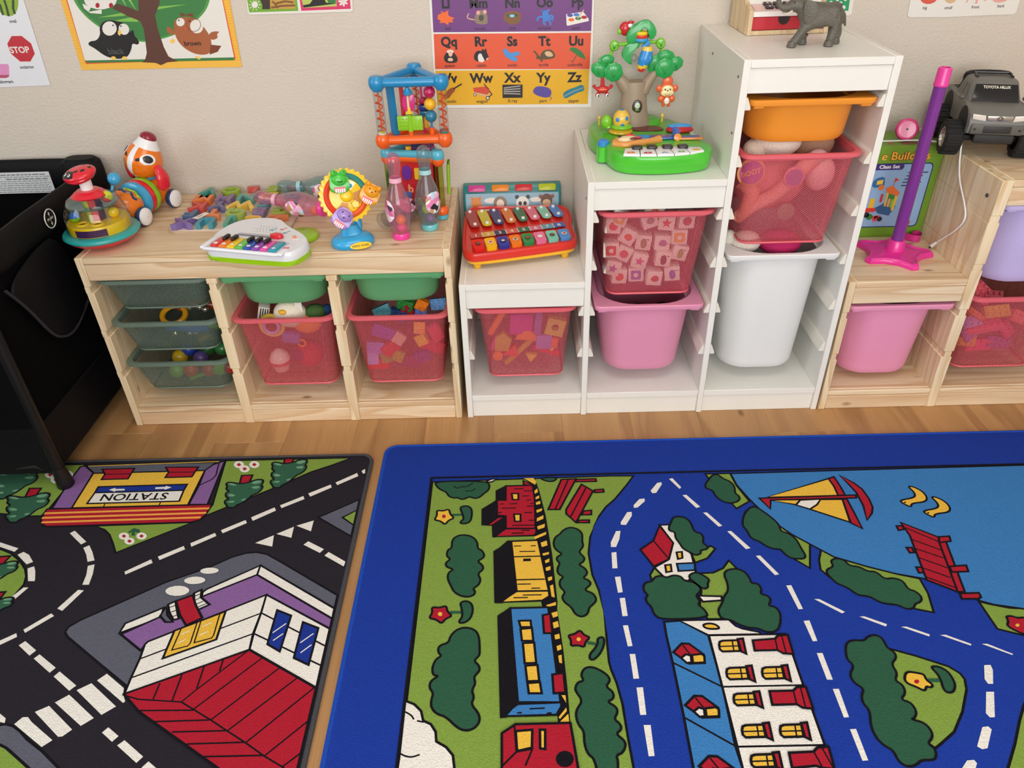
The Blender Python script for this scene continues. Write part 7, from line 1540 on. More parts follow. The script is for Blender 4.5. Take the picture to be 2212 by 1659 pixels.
RUG_TOWN=[
('printed_lawn',0,[
('f','gr',1,0,(-1318,-7221,3225,-7152,3787,-7172,3556,-7530,3220,-8004,2972,-8270,2779,-8569,2581,-8970,2638,-8868,2500,-9249,2416,-9752,2442,-10390,2541,-10816,2576,-11366,2579,-11246,2575,-11939,2558,-12583,2578,-12762,2651,-13059,2704,-13484,2720,-14147,2743,-14703,2400,-19500,-1320,-19500)),
('f','gr',1,0,(5615,-7160,6243,-7161,6291,-7624,6459,-8191,6088,-8431,5695,-7438)),
('f','gr',1,0,(6517,-8366,6965,-9017,7456,-9611,7217,-10335,6915,-10018,6104,-8920,6266,-8550)),
('f','gr',1,0,(7650,-9788,7850,-10026,8479,-10331,9002,-10547,9451,-10697,9448,-11098,9339,-11587,9008,-11489,7553,-10603,7432,-10381,7497,-10098)),
('f','gr',1,0,(10390,-11335,10550,-11400,10921,-11515,11213,-11538,12030,-11664,11509,-12519,10847,-12189,10410,-12024)),
('f','gr',1,0,(8089,-12432,8516,-12603,9032,-12851,9178,-13007,9203,-13133,9127,-13353,8832,-13795,8501,-14171,8205,-14360,8034,-14463,7668,-14041,7745,-13098)),
('f','gr',1,0,(11414,-12676,10349,-13358,10008,-13683,9766,-13976,9444,-14408,9089,-14836,8720,-15302,9802,-15324)),
('f','gr',1,0,(4725,-9871,5208,-9616,5289,-9703,5051,-9981,4752,-10103)),
('f','gr',1,0,(3829,-10222,3991,-10497,3713,-10567,3699,-10426)),
('f','gr',1,0,(4786,-10410,5081,-10403,5328,-10282,5505,-10060,5620,-10291,5269,-10933,5087,-11398,4962,-11635,4689,-11628,4605,-11269,4715,-10917)),
]),
('printed_lake',1,[
('f','lb',1,0,(6252,-7170,6303,-7606,6460,-8069,6764,-8802,7134,-9315,7474,-9654,7850,-10026,8479,-10331,9002,-10547,9540,-10700,10078,-11078,10402,-11310,10662,-11426,11207,-11549,13013,-11810,17500,-7060,13701,-7110)),
]),
('printed_road_marking',1,[
('f','wh',0,0,(4349,-7453,4458,-7436,4450,-7519,4261,-7819,4163,-7828,4137,-7734)),
('f','wh',0,0,(3818,-8024,3943,-8009,3937,-8107,3735,-8315,3639,-8331,3647,-8234)),
('f','wh',0,0,(3459,-8470,3567,-8462,3554,-8594,3376,-8893,3260,-8882,3261,-8808)),
('f','wh',0,0,(3117,-9088,3222,-9080,3163,-9345,3057,-9584,2943,-9580,2954,-9443)),
('f','wh',0,0,(2936,-9750,3046,-9737,3013,-10214,2901,-10217)),
('f','wh',0,0,(2927,-10460,3049,-10454,3043,-10885,2941,-10898)),
('f','wh',0,0,(2959,-11042,3071,-11036,3067,-11508,2958,-11511)),
('f','wh',0,0,(4667,-7318,4756,-7291,4915,-7638,4862,-7698)),
('f','wh',0,0,(4888,-7921,4986,-7912,5237,-8345,5135,-8380)),
('f','wh',0,0,(5261,-8544,5355,-8540,5615,-8993,5523,-9020)),
('f','wh',0,0,(5686,-9176,5775,-9161,6081,-9711,5973,-9741)),
('f','wh',0,0,(6138,-9947,6234,-9934,6496,-10491,6401,-10511)),
('f','wh',0,0,(6554,-10803,6663,-10797,6710,-11428,6615,-11434)),
('f','wh',0,0,(2938,-11742,3042,-11739,3065,-12240,2970,-12245)),
('f','wh',0,0,(2984,-12424,3091,-12424,3089,-12972,2981,-12974)),
('f','wh',0,0,(3012,-13163,3134,-13159,3112,-13720,3000,-13722)),
('f','wh',0,0,(3032,-13921,3159,-13920,3136,-14499,3033,-14503)),
('f','wh',0,0,(6625,-11728,6748,-11717,6741,-12215,6649,-12221)),
('f','wh',0,0,(6635,-12495,6746,-12493,6739,-13085,6629,-13082)),
('f','wh',0,0,(6670,-13279,6782,-13277,6758,-13852,6664,-13856)),
('f','wh',0,0,(6689,-14082,6799,-14078,6789,-14656,6687,-14660)),
('f','wh',0,0,(7024,-11180,7129,-11183,7545,-11527,7468,-11561)),
('f','wh',0,0,(7793,-11652,7891,-11646,8271,-11853,8225,-11909)),
('f','wh',0,0,(8525,-11923,8632,-11920,9014,-12122,8977,-12168)),
('f','wh',0,0,(9211,-12138,9317,-12135,9719,-12366,9683,-12400)),
('f','wh',0,0,(9918,-12365,10022,-12365,10402,-12611,10369,-12631)),
('f','wh',0,0,(9717,-12842,9841,-12840,9829,-12947,9677,-13244,9586,-13242,9572,-13142)),
('f','wh',0,0,(9464,-13404,9607,-13408,9356,-13910,9267,-13913,9237,-13828)),
('f','wh',0,0,(9036,-14094,9147,-14081,9177,-14142,8927,-14482,8826,-14501,8763,-14447)),
('f','wh',0,0,(8328,-14812,8467,-14692,8591,-14684,8610,-14746,8479,-14906,8283,-14902)),
]),
('printed_tree',3,[
('f','dg',1,1,(-1264,-7202,-1194,-7409,-1075,-7534,-933,-7618,-869,-7779,-731,-7842,-651,-7825,-512,-7916,-356,-7796,-218,-7879,-85,-7825,-7,-7709,113,-7594,150,-7394,37,-7247)),
('l','bk',28,0,(-769,-7403,-668,-7487,-521,-7412)),
('l','bk',28,0,(-533,-7452,-398,-7416,-278,-7298)),
('l','bk',28,0,(-459,-7595,-309,-7600,-217,-7503)),
('f','wh',1,0,(65,-7256,174,-7178,313,-7174,203,-7273,94,-7298)),
]),
('printed_tree',3,[
('f','dg',1,1,(-703,-9253,-584,-9118,-407,-9096,-227,-9164,-107,-9340,-101,-9543,-13,-9579,60,-9730,42,-9827,-102,-9920,23,-10036,50,-10164,-79,-10285,-3,-10442,-35,-10593,-172,-10709,-112,-10771,-132,-10873,-258,-10928,-422,-10894,-568,-10787,-649,-10606,-731,-10421,-731,-10235,-603,-10145,-777,-10076,-810,-9948,-694,-9838,-798,-9753,-785,-9555,-688,-9508)),
]),
('printed_tree',3,[
('f','dg',1,1,(1884,-9021,2044,-8927,2219,-8979,2333,-9140,2300,-9380,2323,-9550,2186,-9712,2319,-9880,2284,-10008,2156,-10084,2304,-10199,2345,-10356,2220,-10476,2357,-10541,2392,-10662,2215,-10807,2417,-10901,2469,-11077,2389,-11189,2290,-11271,2252,-11438,2110,-11517,1981,-11431,1926,-11261,1775,-11115,1738,-10969,1827,-10855,1708,-10703,1719,-10522,1819,-10433,1682,-10337,1692,-10149,1758,-10056,1681,-9925,1711,-9829,1837,-9767,1673,-9630,1634,-9428,1695,-9224,1800,-9158)),
]),
('printed_tree',3,[
('f','dg',1,1,(-586,-11923,-482,-11774,-316,-11700,-115,-11750,2,-11905,27,-12298,16,-12394,-90,-12502,22,-12613,39,-12737,-78,-12855,-33,-13006,-107,-13151,-50,-13296,-109,-13437,51,-13636,68,-13800,-41,-13931,-190,-13962,-343,-13898,-558,-13677,-740,-13618,-853,-13476,-854,-13306,-824,-13192,-917,-13073,-898,-12925,-746,-12824,-867,-12806,-895,-12622,-828,-12436,-723,-12382,-812,-12277,-795,-12132,-605,-12071)),
]),
('printed_tree',3,[
('f','dg',1,1,(2038,-12996,1982,-12875,2061,-12725,2198,-12692,2351,-12763,2498,-12888,2537,-13008,2431,-13129,2562,-13243,2558,-13386,2422,-13445,2581,-13550,2599,-13663,2510,-13795,2612,-13886,2629,-13995,2507,-14078,2652,-14209,2658,-14314,2583,-14436,2469,-14474,2494,-14596,2422,-14948,2122,-14998,2097,-14542,1974,-14439,1931,-14236,1950,-14015,1860,-13894,1823,-13731,1846,-13594,1976,-13415,1862,-13226,1855,-13139,1917,-13023)),
]),
('printed_tree',3,[
('f','dg',1,1,(1420,-7163,1850,-7153,1801,-7288,1662,-7324,1499,-7257)),
]),
('printed_tree',3,[
('f','dg',1,1,(5672,-7353,5788,-7209,5921,-7184,6019,-7365,6166,-7454,6239,-7663,6179,-7905,6263,-8007,6236,-8145,6096,-8238,5892,-8243,5694,-8048,5663,-7766,5521,-7720,5511,-7577)),
]),
('printed_tree',3,[
('f','dg',1,1,(6517,-8366,6678,-8516,6946,-8970,6904,-9219,7051,-9268,7188,-9450,7212,-9775,7245,-9966,7180,-10068,6995,-10062,6853,-10017,6755,-9825,6742,-9761,6585,-9756,6427,-9644,6336,-9511,6169,-9418,6143,-9150,6080,-9011,6180,-8690,6358,-8457)),
]),
('printed_tree',3,[
('f','dg',1,1,(7729,-10146,7866,-10068,8036,-10114,8091,-10300,8296,-10326,8424,-10470,8605,-10475,8698,-10695,8893,-10661,9069,-10744,9074,-10974,9210,-11035,9275,-11186,9203,-11313,9050,-11363,8988,-11470,8829,-11502,8682,-11371,8430,-11346,8293,-11251,8191,-11137,7965,-11112,7836,-10901,7641,-10781,7592,-10663,7527,-10504,7562,-10385,7749,-10310)),
]),
('printed_tree',3,[
('f','dg',1,1,(7227,-12410,7299,-12276,7439,-12211,7658,-12244,7770,-12137,7925,-12099,8035,-12171,8042,-12323,8049,-12418,8146,-12514,8124,-12646,7969,-12773,8005,-12979,7887,-13126,7997,-13228,7978,-13398,7826,-13526,7992,-13589,8015,-13777,7918,-13900,7846,-13921,8049,-13983,8112,-14140,8072,-14271,7932,-14375,8014,-14463,7995,-14588,7903,-14680,7699,-14665,7554,-14765,7387,-14782,7292,-14677,7291,-14489,7165,-14402,7084,-14249,7078,-14028,7184,-13734,7112,-13593,7144,-13427,7249,-13296,7105,-13157,7093,-12982,7253,-12794,7161,-12648)),
]),
('printed_tree',8,[
('f','dg',1,1,(4447,-8846,4513,-8700,4653,-8660,4825,-8729,4900,-8879,4916,-9187,5062,-9227,5096,-9370,5034,-9542,5137,-9648,5081,-9731,4940,-9744,4928,-9861,4794,-9900,4689,-9803,4558,-9698,4515,-9526,4446,-9349,4479,-9173,4356,-9134,4350,-9026)),
]),
('printed_tree',8,[
('f','dg',1,1,(4559,-10451,4693,-10391,4804,-10442,4963,-10603,4895,-10694,4876,-10831,4751,-10858,4593,-10639,4528,-10544)),
]),
('printed_tree',8,[
('f','dg',1,1,(3703,-10629,3798,-10492,3948,-10465,4046,-10530,4193,-10456,4356,-10492,4414,-10634,4590,-10655,4708,-10781,4703,-10917,4560,-11033,4635,-11182,4558,-11268,4690,-11415,4715,-11614,3750,-11630,3610,-11500,3596,-11299,3510,-11181,3504,-11063,3574,-10990,3496,-10883,3507,-10731,3581,-10641)),
]),
('printed_tree',8,[
('f','dg',1,1,(5296,-10472,5386,-10348,5616,-10307,5782,-10423,5829,-10613,5820,-10736,5963,-10740,6004,-10894,5931,-11027,6082,-11075,6119,-11194,6008,-11337,6161,-11370,6214,-11542,6120,-11818,6005,-11978,5796,-12000,5648,-11888,5469,-11883,5249,-11767,5179,-11682,4962,-11635,4943,-11422,5075,-11253,5170,-11050,5281,-10933,5320,-10722)),
]),
('printed_cloud',3,[
('f','wh',1,0,(-1344,-13338,-1168,-13413,-1026,-13556,-970,-13749,-825,-13820,-726,-13969,-700,-14153,-520,-14259,-389,-14414,-352,-14637,-335,-14948,-1348,-14927,-1333,-14444)),
('l','bk',32,1,(-1319,-13563,-1197,-13635,-1143,-13718)),
('l','bk',32,1,(-1331,-14356,-1240,-14408,-1115,-14436,-974,-14389)),
('l','bk',32,1,(-1084,-13747,-955,-13777)),
]),
('printed_railway',2,[
('f','bk',0,0,(978,-7156,1282,-7167,1376,-7618,1500,-8504,1593,-9727,1637,-11111,1620,-11291,1686,-12308,1710,-13165,1714,-13837,1489,-13832,1431,-11909,1294,-11138,1340,-10511,1216,-9209,1218,-7451)),
('f','ye',0,0,(1005,-7165,1254,-7166,1318,-7312,1287,-7421)),
('f','ye',0,0,(1253,-7653,1337,-7556,1346,-7696,1268,-7753)),
('f','ye',0,0,(1264,-7890,1368,-7815,1373,-7913,1272,-7960)),
('f','ye',0,0,(1279,-8064,1388,-8010,1392,-8118,1287,-8149)),
('f','ye',0,0,(1284,-8330,1431,-8271,1414,-8360,1294,-8424)),
('f','ye',0,0,(1287,-8608,1447,-8510,1442,-8631,1283,-8716)),
('f','ye',0,0,(1285,-8878,1474,-8795,1456,-8919,1300,-8985)),
('f','ye',0,0,(1203,-9209,1488,-9061,1484,-9148,1213,-9295)),
('f','ye',0,0,(1347,-9402,1488,-9338,1501,-9491,1367,-9537)),
('f','ye',0,0,(1371,-9737,1521,-9692,1523,-9758,1393,-9803)),
('f','ye',0,0,(1419,-9950,1524,-9888,1519,-9985,1432,-10030)),
('f','ye',0,0,(1427,-10157,1537,-10113,1532,-10223,1434,-10252)),
('f','ye',0,0,(1462,-10438,1558,-10410,1554,-10502,1469,-10545)),
('f','ye',0,0,(1498,-10667,1570,-10639,1586,-10994,1518,-10963)),
('f','ye',0,0,(1392,-11190,1603,-11110,1598,-11196,1413,-11239)),
('f','ye',0,0,(1491,-11394,1617,-11355,1624,-11475,1522,-11518)),
('f','ye',0,0,(1507,-11639,1617,-11601,1631,-11745,1522,-11783)),
('f','ye',0,0,(1527,-11945,1627,-11914,1634,-12030,1536,-12051)),
('f','ye',0,0,(1555,-12208,1645,-12172,1652,-12282,1567,-12321)),
('f','ye',0,0,(1575,-12433,1644,-12409,1640,-12607,1587,-12590)),
('f','ye',0,0,(1584,-13292,1662,-13294,1665,-13450)),
('f','ye',0,0,(1507,-13737,1658,-13548,1666,-13618,1530,-13773)),
('f','ye',0,0,(1527,-13827,1688,-13673,1694,-13836)),
]),
('printed_train',4,[
('f','re',1,0,(989,-7260,1232,-7444,1000,-7424)),
('f','bk',1,0,(-20,-8268,320,-7975,317,-7621,548,-7448,547,-7963,333,-7956,338,-8485,547,-8510,546,-8908,306,-9181,255,-9179,237,-8809,-8,-8783)),
('f','re',1,0,(548,-7448,1218,-7443,1257,-7928,1245,-8948,546,-8926,547,-8510,338,-8485,333,-7956,547,-7963)),
('f','re',1,0,(546,-8936,1263,-8948,1257,-9106,1192,-9174,306,-9181,457,-9011)),
('f','re',0,0,(365,-8578,469,-8563,212,-8797,147,-8795)),
('f','ye',1,0,(696,-7733,858,-7739,855,-7954,716,-7949)),
('f','ye',1,0,(743,-8461,900,-8466,896,-8704,761,-8700)),
('l','bk',28,0,(752,-7564,997,-7565)),
('l','bk',28,0,(1000,-7653,1212,-7652)),
('l','bk',28,0,(951,-7832,1126,-7830)),
('l','bk',28,0,(1055,-7980,1162,-7976)),
('l','bk',28,0,(401,-8100,494,-8096)),
('l','bk',28,0,(640,-8100,826,-8099)),
('l','bk',28,0,(1145,-8110,1225,-8105)),
('l','bk',28,0,(441,-8246,798,-8250)),
('l','bk',28,0,(1063,-8198,1235,-8196)),
('l','bk',28,0,(350,-8400,442,-8396)),
('l','bk',28,0,(993,-8414,1189,-8413)),
('l','bk',28,0,(1090,-8681,1246,-8679)),
('l','bk',28,0,(701,-8835,1240,-8845)),
('l','bk',28,0,(916,-9008,1108,-9007)),
('l','bk',28,0,(686,-9089,966,-9090)),
('f','bk',1,0,(286,-9654,409,-9558,596,-9345,672,-9347,778,-10810,464,-11093,325,-11089)),
('f','ye',1,0,(672,-9347,1287,-9332,1468,-10815,778,-10810)),
('f','ye',1,0,(778,-10810,1468,-10815,1472,-10962,1317,-11073,452,-11093,626,-10924)),
('l','bk',35,0,(705,-9825,1331,-9824)),
('l','bk',35,0,(771,-10495,1400,-10492)),
('l','bk',28,0,(733,-9501,895,-9499)),
('l','bk',28,0,(1119,-9503,1231,-9500)),
('l','bk',28,0,(855,-9672,1213,-9676)),
('l','bk',28,0,(793,-10617,1088,-10619)),
('l','bk',28,0,(1096,-10739,1284,-10739)),
('l','bk',28,0,(905,-10917,1311,-10922)),
('l','bk',28,0,(707,-10984,1019,-10987)),
('f','bk',0,0,(937,-9890,1108,-9889,1106,-9966,935,-9967)),
('f','bk',1,0,(392,-11453,637,-11257,766,-13429,547,-13707,458,-13714)),
('f','lb',1,0,(637,-11257,1434,-11257,1562,-13448,766,-13429)),
('f','lb',1,0,(765,-13463,1575,-13448,1570,-13532,1471,-13696,534,-13702,662,-13539)),
('f','ye',1,0,(814,-11586,1054,-11585,1066,-11747,846,-11741)),
('f','ye',1,0,(845,-11792,1077,-11771,1095,-12082,868,-12077)),
('f','ye',1,0,(886,-12133,1111,-12125,1136,-12594,912,-12598)),
('f','ye',1,0,(925,-12651,1159,-12641,1181,-12990,951,-12994)),
('f','ye',1,0,(956,-13035,1193,-13020,1218,-13255,976,-13249)),
('f','re',1,0,(1310,-11460,1469,-11429,1487,-11910,1319,-11906)),
('f','re',1,0,(1438,-12862,1653,-12831,1665,-13251,1444,-13260)),
('l','bk',28,0,(981,-13569,1262,-13561)),
('l','bk',28,0,(750,-13646,839,-13643)),
('l','bk',28,0,(1295,-13664,1384,-13661)),
('f','re',1,0,(472,-14035,722,-13868,1712,-13864,1785,-14682,1815,-15038,475,-15011)),
('f','ye',1,0,(720,-14001,1019,-13981,1002,-14318,740,-14375)),
('f','ye',1,0,(1156,-13984,1251,-13987,1235,-14348,1148,-14334)),
('f','bk',0,0,(1727,-14539,1706,-14602,1659,-14652,1594,-14679,1524,-14678,1463,-14648,1422,-14596,1410,-14532,1429,-14468,1476,-14416,1542,-14389,1613,-14390,1675,-14421,1716,-14474)),
('l','bk',35,0,(697,-13881,728,-14388,486,-14630)),
('l','bk',35,0,(728,-14388,1009,-14343,880,-14639)),
]),
('printed_flower',4,[
('l','dg',70,0,(-777,-8430,-488,-8432)),
('f','dg',1,1,(-554,-8156,-396,-8123,-286,-8222,-265,-8447,-296,-8666,-397,-8735,-526,-8731,-530,-8658,-455,-8588,-488,-8440,-550,-8251)),
('f','ye',1,1,(-683,-8542,-824,-8611,-894,-8761,-1010,-8629,-1170,-8588,-1103,-8436,-1134,-8256,-972,-8296,-829,-8226,-799,-8407)),
('f','re',0,0,(-893,-8478,-905,-8521,-938,-8538,-973,-8519,-990,-8475,-979,-8432,-946,-8415,-910,-8434)),
]),
('printed_flower',4,[
('l','dg',70,0,(-622,-11319,-376,-11326)),
('f','dg',1,1,(-431,-11072,-287,-11021,-151,-11135,-155,-11420,-264,-11575,-405,-11605,-423,-11536,-355,-11450,-380,-11237)),
('f','re',1,1,(-567,-11417,-710,-11478,-780,-11609,-897,-11493,-1058,-11458,-990,-11324,-1020,-11166,-857,-11202,-713,-11140,-684,-11298)),
('f','ye',0,0,(-779,-11361,-791,-11399,-824,-11413,-859,-11397,-876,-11358,-865,-11321,-831,-11306,-796,-11323)),
]),
('printed_flower',4,[
('l','dg',70,0,(2180,-12143,2356,-12180)),
('f','dg',1,1,(2383,-12050,2513,-12004,2517,-12168,2417,-12391,2266,-12545,2186,-12527,2196,-12417,2319,-12276,2385,-12165)),
('f','re',1,1,(2246,-12018,2137,-12118,2108,-12252,1980,-12193,1834,-12216,1860,-12080,1796,-11958,1944,-11933,2053,-11832,2116,-11956)),
('f','ye',0,0,(2052,-12058,2036,-12091,2004,-12104,1973,-12089,1963,-12055,1979,-12022,2011,-12009,2041,-12024)),
]),
('printed_flower',4,[
('l','dg',80,0,(8451,-13145,8757,-13147)),
('f','dg',1,1,(8683,-12855,8833,-12846,8961,-12951,8986,-13128,8958,-13276,8851,-13407,8723,-13404,8710,-13294,8746,-13172,8750,-13022)),
('f','ye',1,1,(8115,-13032,8208,-12946,8389,-12988,8488,-13016,8475,-13141,8560,-13242,8489,-13301,8419,-13263,8348,-13371,8235,-13283,8062,-13180)),
('f','re',0,0,(8335,-13167,8306,-13198,8264,-13210,8233,-13196,8231,-13165,8260,-13134,8303,-13122,8334,-13135)),
]),
('printed_flower',4,[
('f','re',1,1,(10732,-11731,10857,-11720,10942,-11780,11121,-11756,11086,-11985,10892,-12204,10687,-12031,10640,-11945,10729,-11847)),
('f','ye',0,0,(10890,-11951,10862,-11979,10826,-11989,10803,-11977,10806,-11949,10834,-11922,10870,-11911,10893,-11923)),
]),
('printed_bench',4,[
('f','re',1,0,(1955,-7252,2328,-7236,1849,-8330,1573,-8321)),
('f','re',1,0,(2448,-7453,2711,-7703,2208,-8782,1997,-8484,2006,-8335)),
('f','re',1,0,(2312,-7265,2822,-7254,2826,-7352,2319,-7347)),
('f','re',1,0,(2755,-7665,2973,-7652,2975,-7752,2745,-7763)),
('f','re',1,0,(2421,-8405,2606,-8385,2592,-8532,2358,-8532)),
('f','re',1,0,(2291,-8713,2524,-8713,2516,-8799,2234,-8790)),
('l','bk',35,0,(2134,-7246,1745,-8308)),
('l','bk',35,0,(2561,-7558,2093,-8597)),
]),
('printed_cottage',4,[
('f','wh',1,0,(4157,-8929,4394,-8925,4559,-9561,4716,-9855,4712,-10360,4501,-10621,3991,-10497,3829,-10222,4176,-10004,4372,-9504)),
('f','re',1,0,(4151,-8965,4372,-9504,4191,-9988,3818,-10190,3596,-9686,3934,-9421)),
('l','bk',35,0,(3934,-9421,4191,-9988)),
('f','ye',1,0,(4394,-9794,4517,-9781,4495,-9964,4389,-9994)),
('f','ye',1,0,(4073,-10165,4199,-10152,4184,-10345,4063,-10367)),
('f','lb',1,0,(4339,-10130,4737,-10119,4701,-10328,4336,-10343)),
('f','wh',1,0,(4619,-11034,5108,-11063,5091,-11166,4692,-11190)),
]),
('printed_townhouse',4,[
('f','lb',1,0,(3791,-11680,4119,-11661,4615,-12033,4629,-13178,4579,-14355,4603,-14760,4586,-15366,3771,-15350,3765,-14742,3786,-13735,3790,-12641,3779,-12012)),
('l','bk',38,0,(3790,-12641,4607,-13178)),
('l','bk',38,0,(3804,-13803,4596,-14366)),
('f','wh',1,0,(4119,-11661,5114,-11659,5214,-11816,5333,-11888,5651,-11979,5682,-12029,4616,-12028)),
('f','wh',1,0,(4627,-12034,6155,-12041,6157,-12470,6145,-13191,6145,-13700,6140,-14369,6128,-14792,6099,-15396,4586,-15366,4603,-14760,4623,-13202)),
('l','bk',38,0,(4626,-13190,6155,-13191)),
('l','bk',38,0,(4626,-14367,6150,-14369)),
('f','ye',1,1,(4558,-11771,4703,-11738,4833,-11778,4890,-11877,4716,-11886,4586,-11855)),
('f','re',1,0,(3843,-12412,4048,-12212,4191,-12224,4428,-12478,4405,-12669,4101,-12674,3973,-12544)),
('f','wh',1,0,(3973,-12544,4077,-12464,4170,-12498,4154,-12650,4060,-12661)),
('f','ye',1,0,(4194,-12485,4387,-12464,4431,-12517,4407,-12657,4180,-12664)),
('l','bk',30,0,(4057,-12247,4164,-12472)),
('f','re',1,0,(3852,-13556,4060,-13367,4205,-13378,4445,-13619,4421,-13800,4114,-13805,3984,-13682)),
('f','wh',1,0,(3984,-13682,4089,-13606,4183,-13638,4167,-13782,4072,-13792)),
('f','ye',1,0,(4208,-13626,4403,-13606,4448,-13656,4423,-13788,4194,-13795)),
('l','bk',30,0,(4069,-13400,4177,-13613)),
('f','re',1,0,(3866,-14705,4074,-14528,4220,-14538,4460,-14763,4435,-14932,4128,-14937,3998,-14822)),
('f','wh',1,0,(3998,-14822,4104,-14751,4198,-14781,4182,-14916,4086,-14925)),
('f','ye',1,0,(4223,-14770,4418,-14751,4462,-14798,4438,-14921,4208,-14928)),
('l','bk',30,0,(4083,-14559,4192,-14758)),
('f','ye',1,0,(4774,-12278,4803,-12200,4866,-12174,5171,-12169,5152,-12419,4807,-12423,4768,-12370)),
('f','re',1,0,(5177,-12142,5282,-12132,5256,-12486,5171,-12432)),
('l','bk',28,0,(4779,-12305,5171,-12302)),
('l','bk',28,0,(5059,-12166,5031,-12416)),
('f','ye',1,0,(4770,-12898,4801,-12820,4864,-12796,5177,-12790,5157,-13037,4804,-13042,4764,-12989)),
('f','re',1,0,(5184,-12764,5290,-12753,5264,-13104,5177,-13051)),
('l','bk',28,0,(4775,-12925,5177,-12921)),
('l','bk',28,0,(5062,-12787,5033,-13034)),
('f','ye',1,0,(5449,-12905,5482,-12827,5547,-12802,5859,-12797,5831,-13044,5477,-13048,5440,-12996)),
('f','re',1,0,(5867,-12771,5974,-12760,5935,-13110,5849,-13057)),
('l','bk',28,0,(5453,-12931,5854,-12928)),
('l','bk',28,0,(5745,-12794,5707,-13041)),
('f','ye',1,0,(4770,-13448,4800,-13374,4863,-13350,5171,-13345,5152,-13581,4803,-13585,4764,-13535)),
('f','re',1,0,(5178,-13319,5283,-13309,5258,-13645,5171,-13594)),
('l','bk',28,0,(4775,-13473,5171,-13470)),
('l','bk',28,0,(5058,-13342,5030,-13578)),
('f','ye',1,0,(4764,-14074,4794,-14002,4858,-13978,5169,-13973,5150,-14203,4798,-14207,4758,-14158)),
('f','re',1,0,(5175,-13949,5282,-13939,5256,-14265,5169,-14215)),
('l','bk',28,0,(4769,-14098,5169,-14095)),
('l','bk',28,0,(5055,-13971,5026,-14200)),
('f','ye',1,0,(5439,-14085,5472,-14012,5536,-13989,5847,-13984,5818,-14213,5467,-14217,5429,-14169)),
('f','re',1,0,(5854,-13960,5961,-13950,5922,-14275,5837,-14226)),
('l','bk',28,0,(5443,-14109,5842,-14106)),
('l','bk',28,0,(5733,-13981,5695,-14211)),
('f','ye',1,0,(4776,-14622,4806,-14551,4870,-14529,5184,-14523,5164,-14747,4809,-14752,4770,-14704)),
('f','re',1,0,(5191,-14499,5298,-14490,5272,-14808,5184,-14759)),
('l','bk',28,0,(4781,-14645,5184,-14642)),
('l','bk',28,0,(5069,-14521,5040,-14745)),
('f','re',1,0,(5462,-12190,5915,-12162,5980,-12096,6190,-12075,6163,-12522,5970,-12504,5883,-12424,5439,-12426)),
('l','bk',30,0,(5915,-12162,5883,-12424)),
('l','bk',28,0,(6064,-12087,6029,-12511)),
('f','re',1,0,(5472,-13316,5915,-13315,6000,-13246,6172,-13239,6159,-13689,5972,-13662,5891,-13592,5444,-13593)),
('l','bk',30,0,(5915,-13315,5891,-13592)),
('l','bk',28,0,(6069,-13243,6030,-13672)),
('f','re',1,0,(5468,-14508,5899,-14497,5982,-14427,6184,-14411,6158,-14733,6140,-14812,5956,-14788,5854,-14747,5439,-14778)),
('l','bk',30,0,(5899,-14497,5956,-14788)),
('l','bk',28,0,(6063,-14421,6132,-14780)),
]),
('printed_sailboat',3,[
('f','ye',1,0,(6942,-8060,8628,-7451,8666,-7739,8651,-8068)),
('f','ye',1,0,(6992,-8186,8704,-8204,8601,-8977,7535,-8351)),
('f','wh',1,0,(7685,-8199,8183,-8186,8036,-8368,7819,-8515,7532,-8361)),
('f','re',1,0,(8628,-7451,8791,-7388,8820,-7744,8825,-8059,8651,-8068,8666,-7739)),
('f','re',1,0,(8704,-8204,8812,-8188,8813,-8634,8805,-9189,8609,-9001)),
('f','re',1,0,(6725,-8103,9078,-8068,9058,-8166,6977,-8176,6885,-8475)),
('f','re',1,0,(8949,-7340,9193,-7628,9311,-7864,9345,-8216,9313,-8507,9222,-8694,9017,-8922,9117,-8452,9127,-7984,9046,-7649)),
]),
('printed_duck',3,[
('f','ye',1,1,(10459,-7801,10578,-7805,10737,-7988,10753,-8214,10637,-8357,10284,-8394,10221,-8537,10039,-8337,10120,-8266,10358,-8225,10491,-8155,10523,-8006)),
('f','bk',0,0,(10177,-8361,10151,-8386,10121,-8385,10117,-8359,10143,-8335,10173,-8336)),
]),
('printed_duck',3,[
('f','ye',1,1,(10848,-8192,10965,-8196,11118,-8373,11131,-8591,11014,-8729,10666,-8765,10602,-8903,10427,-8710,10508,-8642,10742,-8602,10874,-8534,10908,-8390)),
('f','bk',0,0,(10562,-8734,10536,-8757,10507,-8756,10503,-8732,10529,-8708,10558,-8709)),
]),
('printed_jetty',3,[
('f','re',1,0,(9617,-9133,9749,-9128,9749,-9241,9608,-9268)),
('f','re',1,0,(9553,-9804,9677,-9808,9659,-9955,9563,-9960)),
('f','re',1,0,(9516,-10382,9652,-10386,9616,-10533,9506,-10541)),
('f','re',1,0,(9762,-9024,10402,-9506,10078,-11078,9582,-10740,9790,-9443)),
('f','re',1,0,(10357,-9635,10513,-9640,10224,-11082,10078,-11078)),
('f','re',1,0,(10417,-9506,10664,-9492,10623,-9644,10352,-9678)),
('f','re',1,0,(10235,-10383,10613,-10362,10573,-10533,10219,-10542)),
('f','re',1,0,(10100,-11124,10500,-11120,10492,-11220,10421,-11273,10075,-11264)),
('l','bk',30,0,(9800,-9198,10347,-9657)),
('l','bk',30,0,(9796,-9575,10290,-9911)),
('l','bk',30,0,(9715,-9830,10229,-10139)),
('l','bk',30,0,(9672,-10101,10171,-10421)),
('l','bk',30,0,(9643,-10406,10114,-10697)),
('l','bk',30,0,(9603,-10662,10074,-10965)),
]),
]
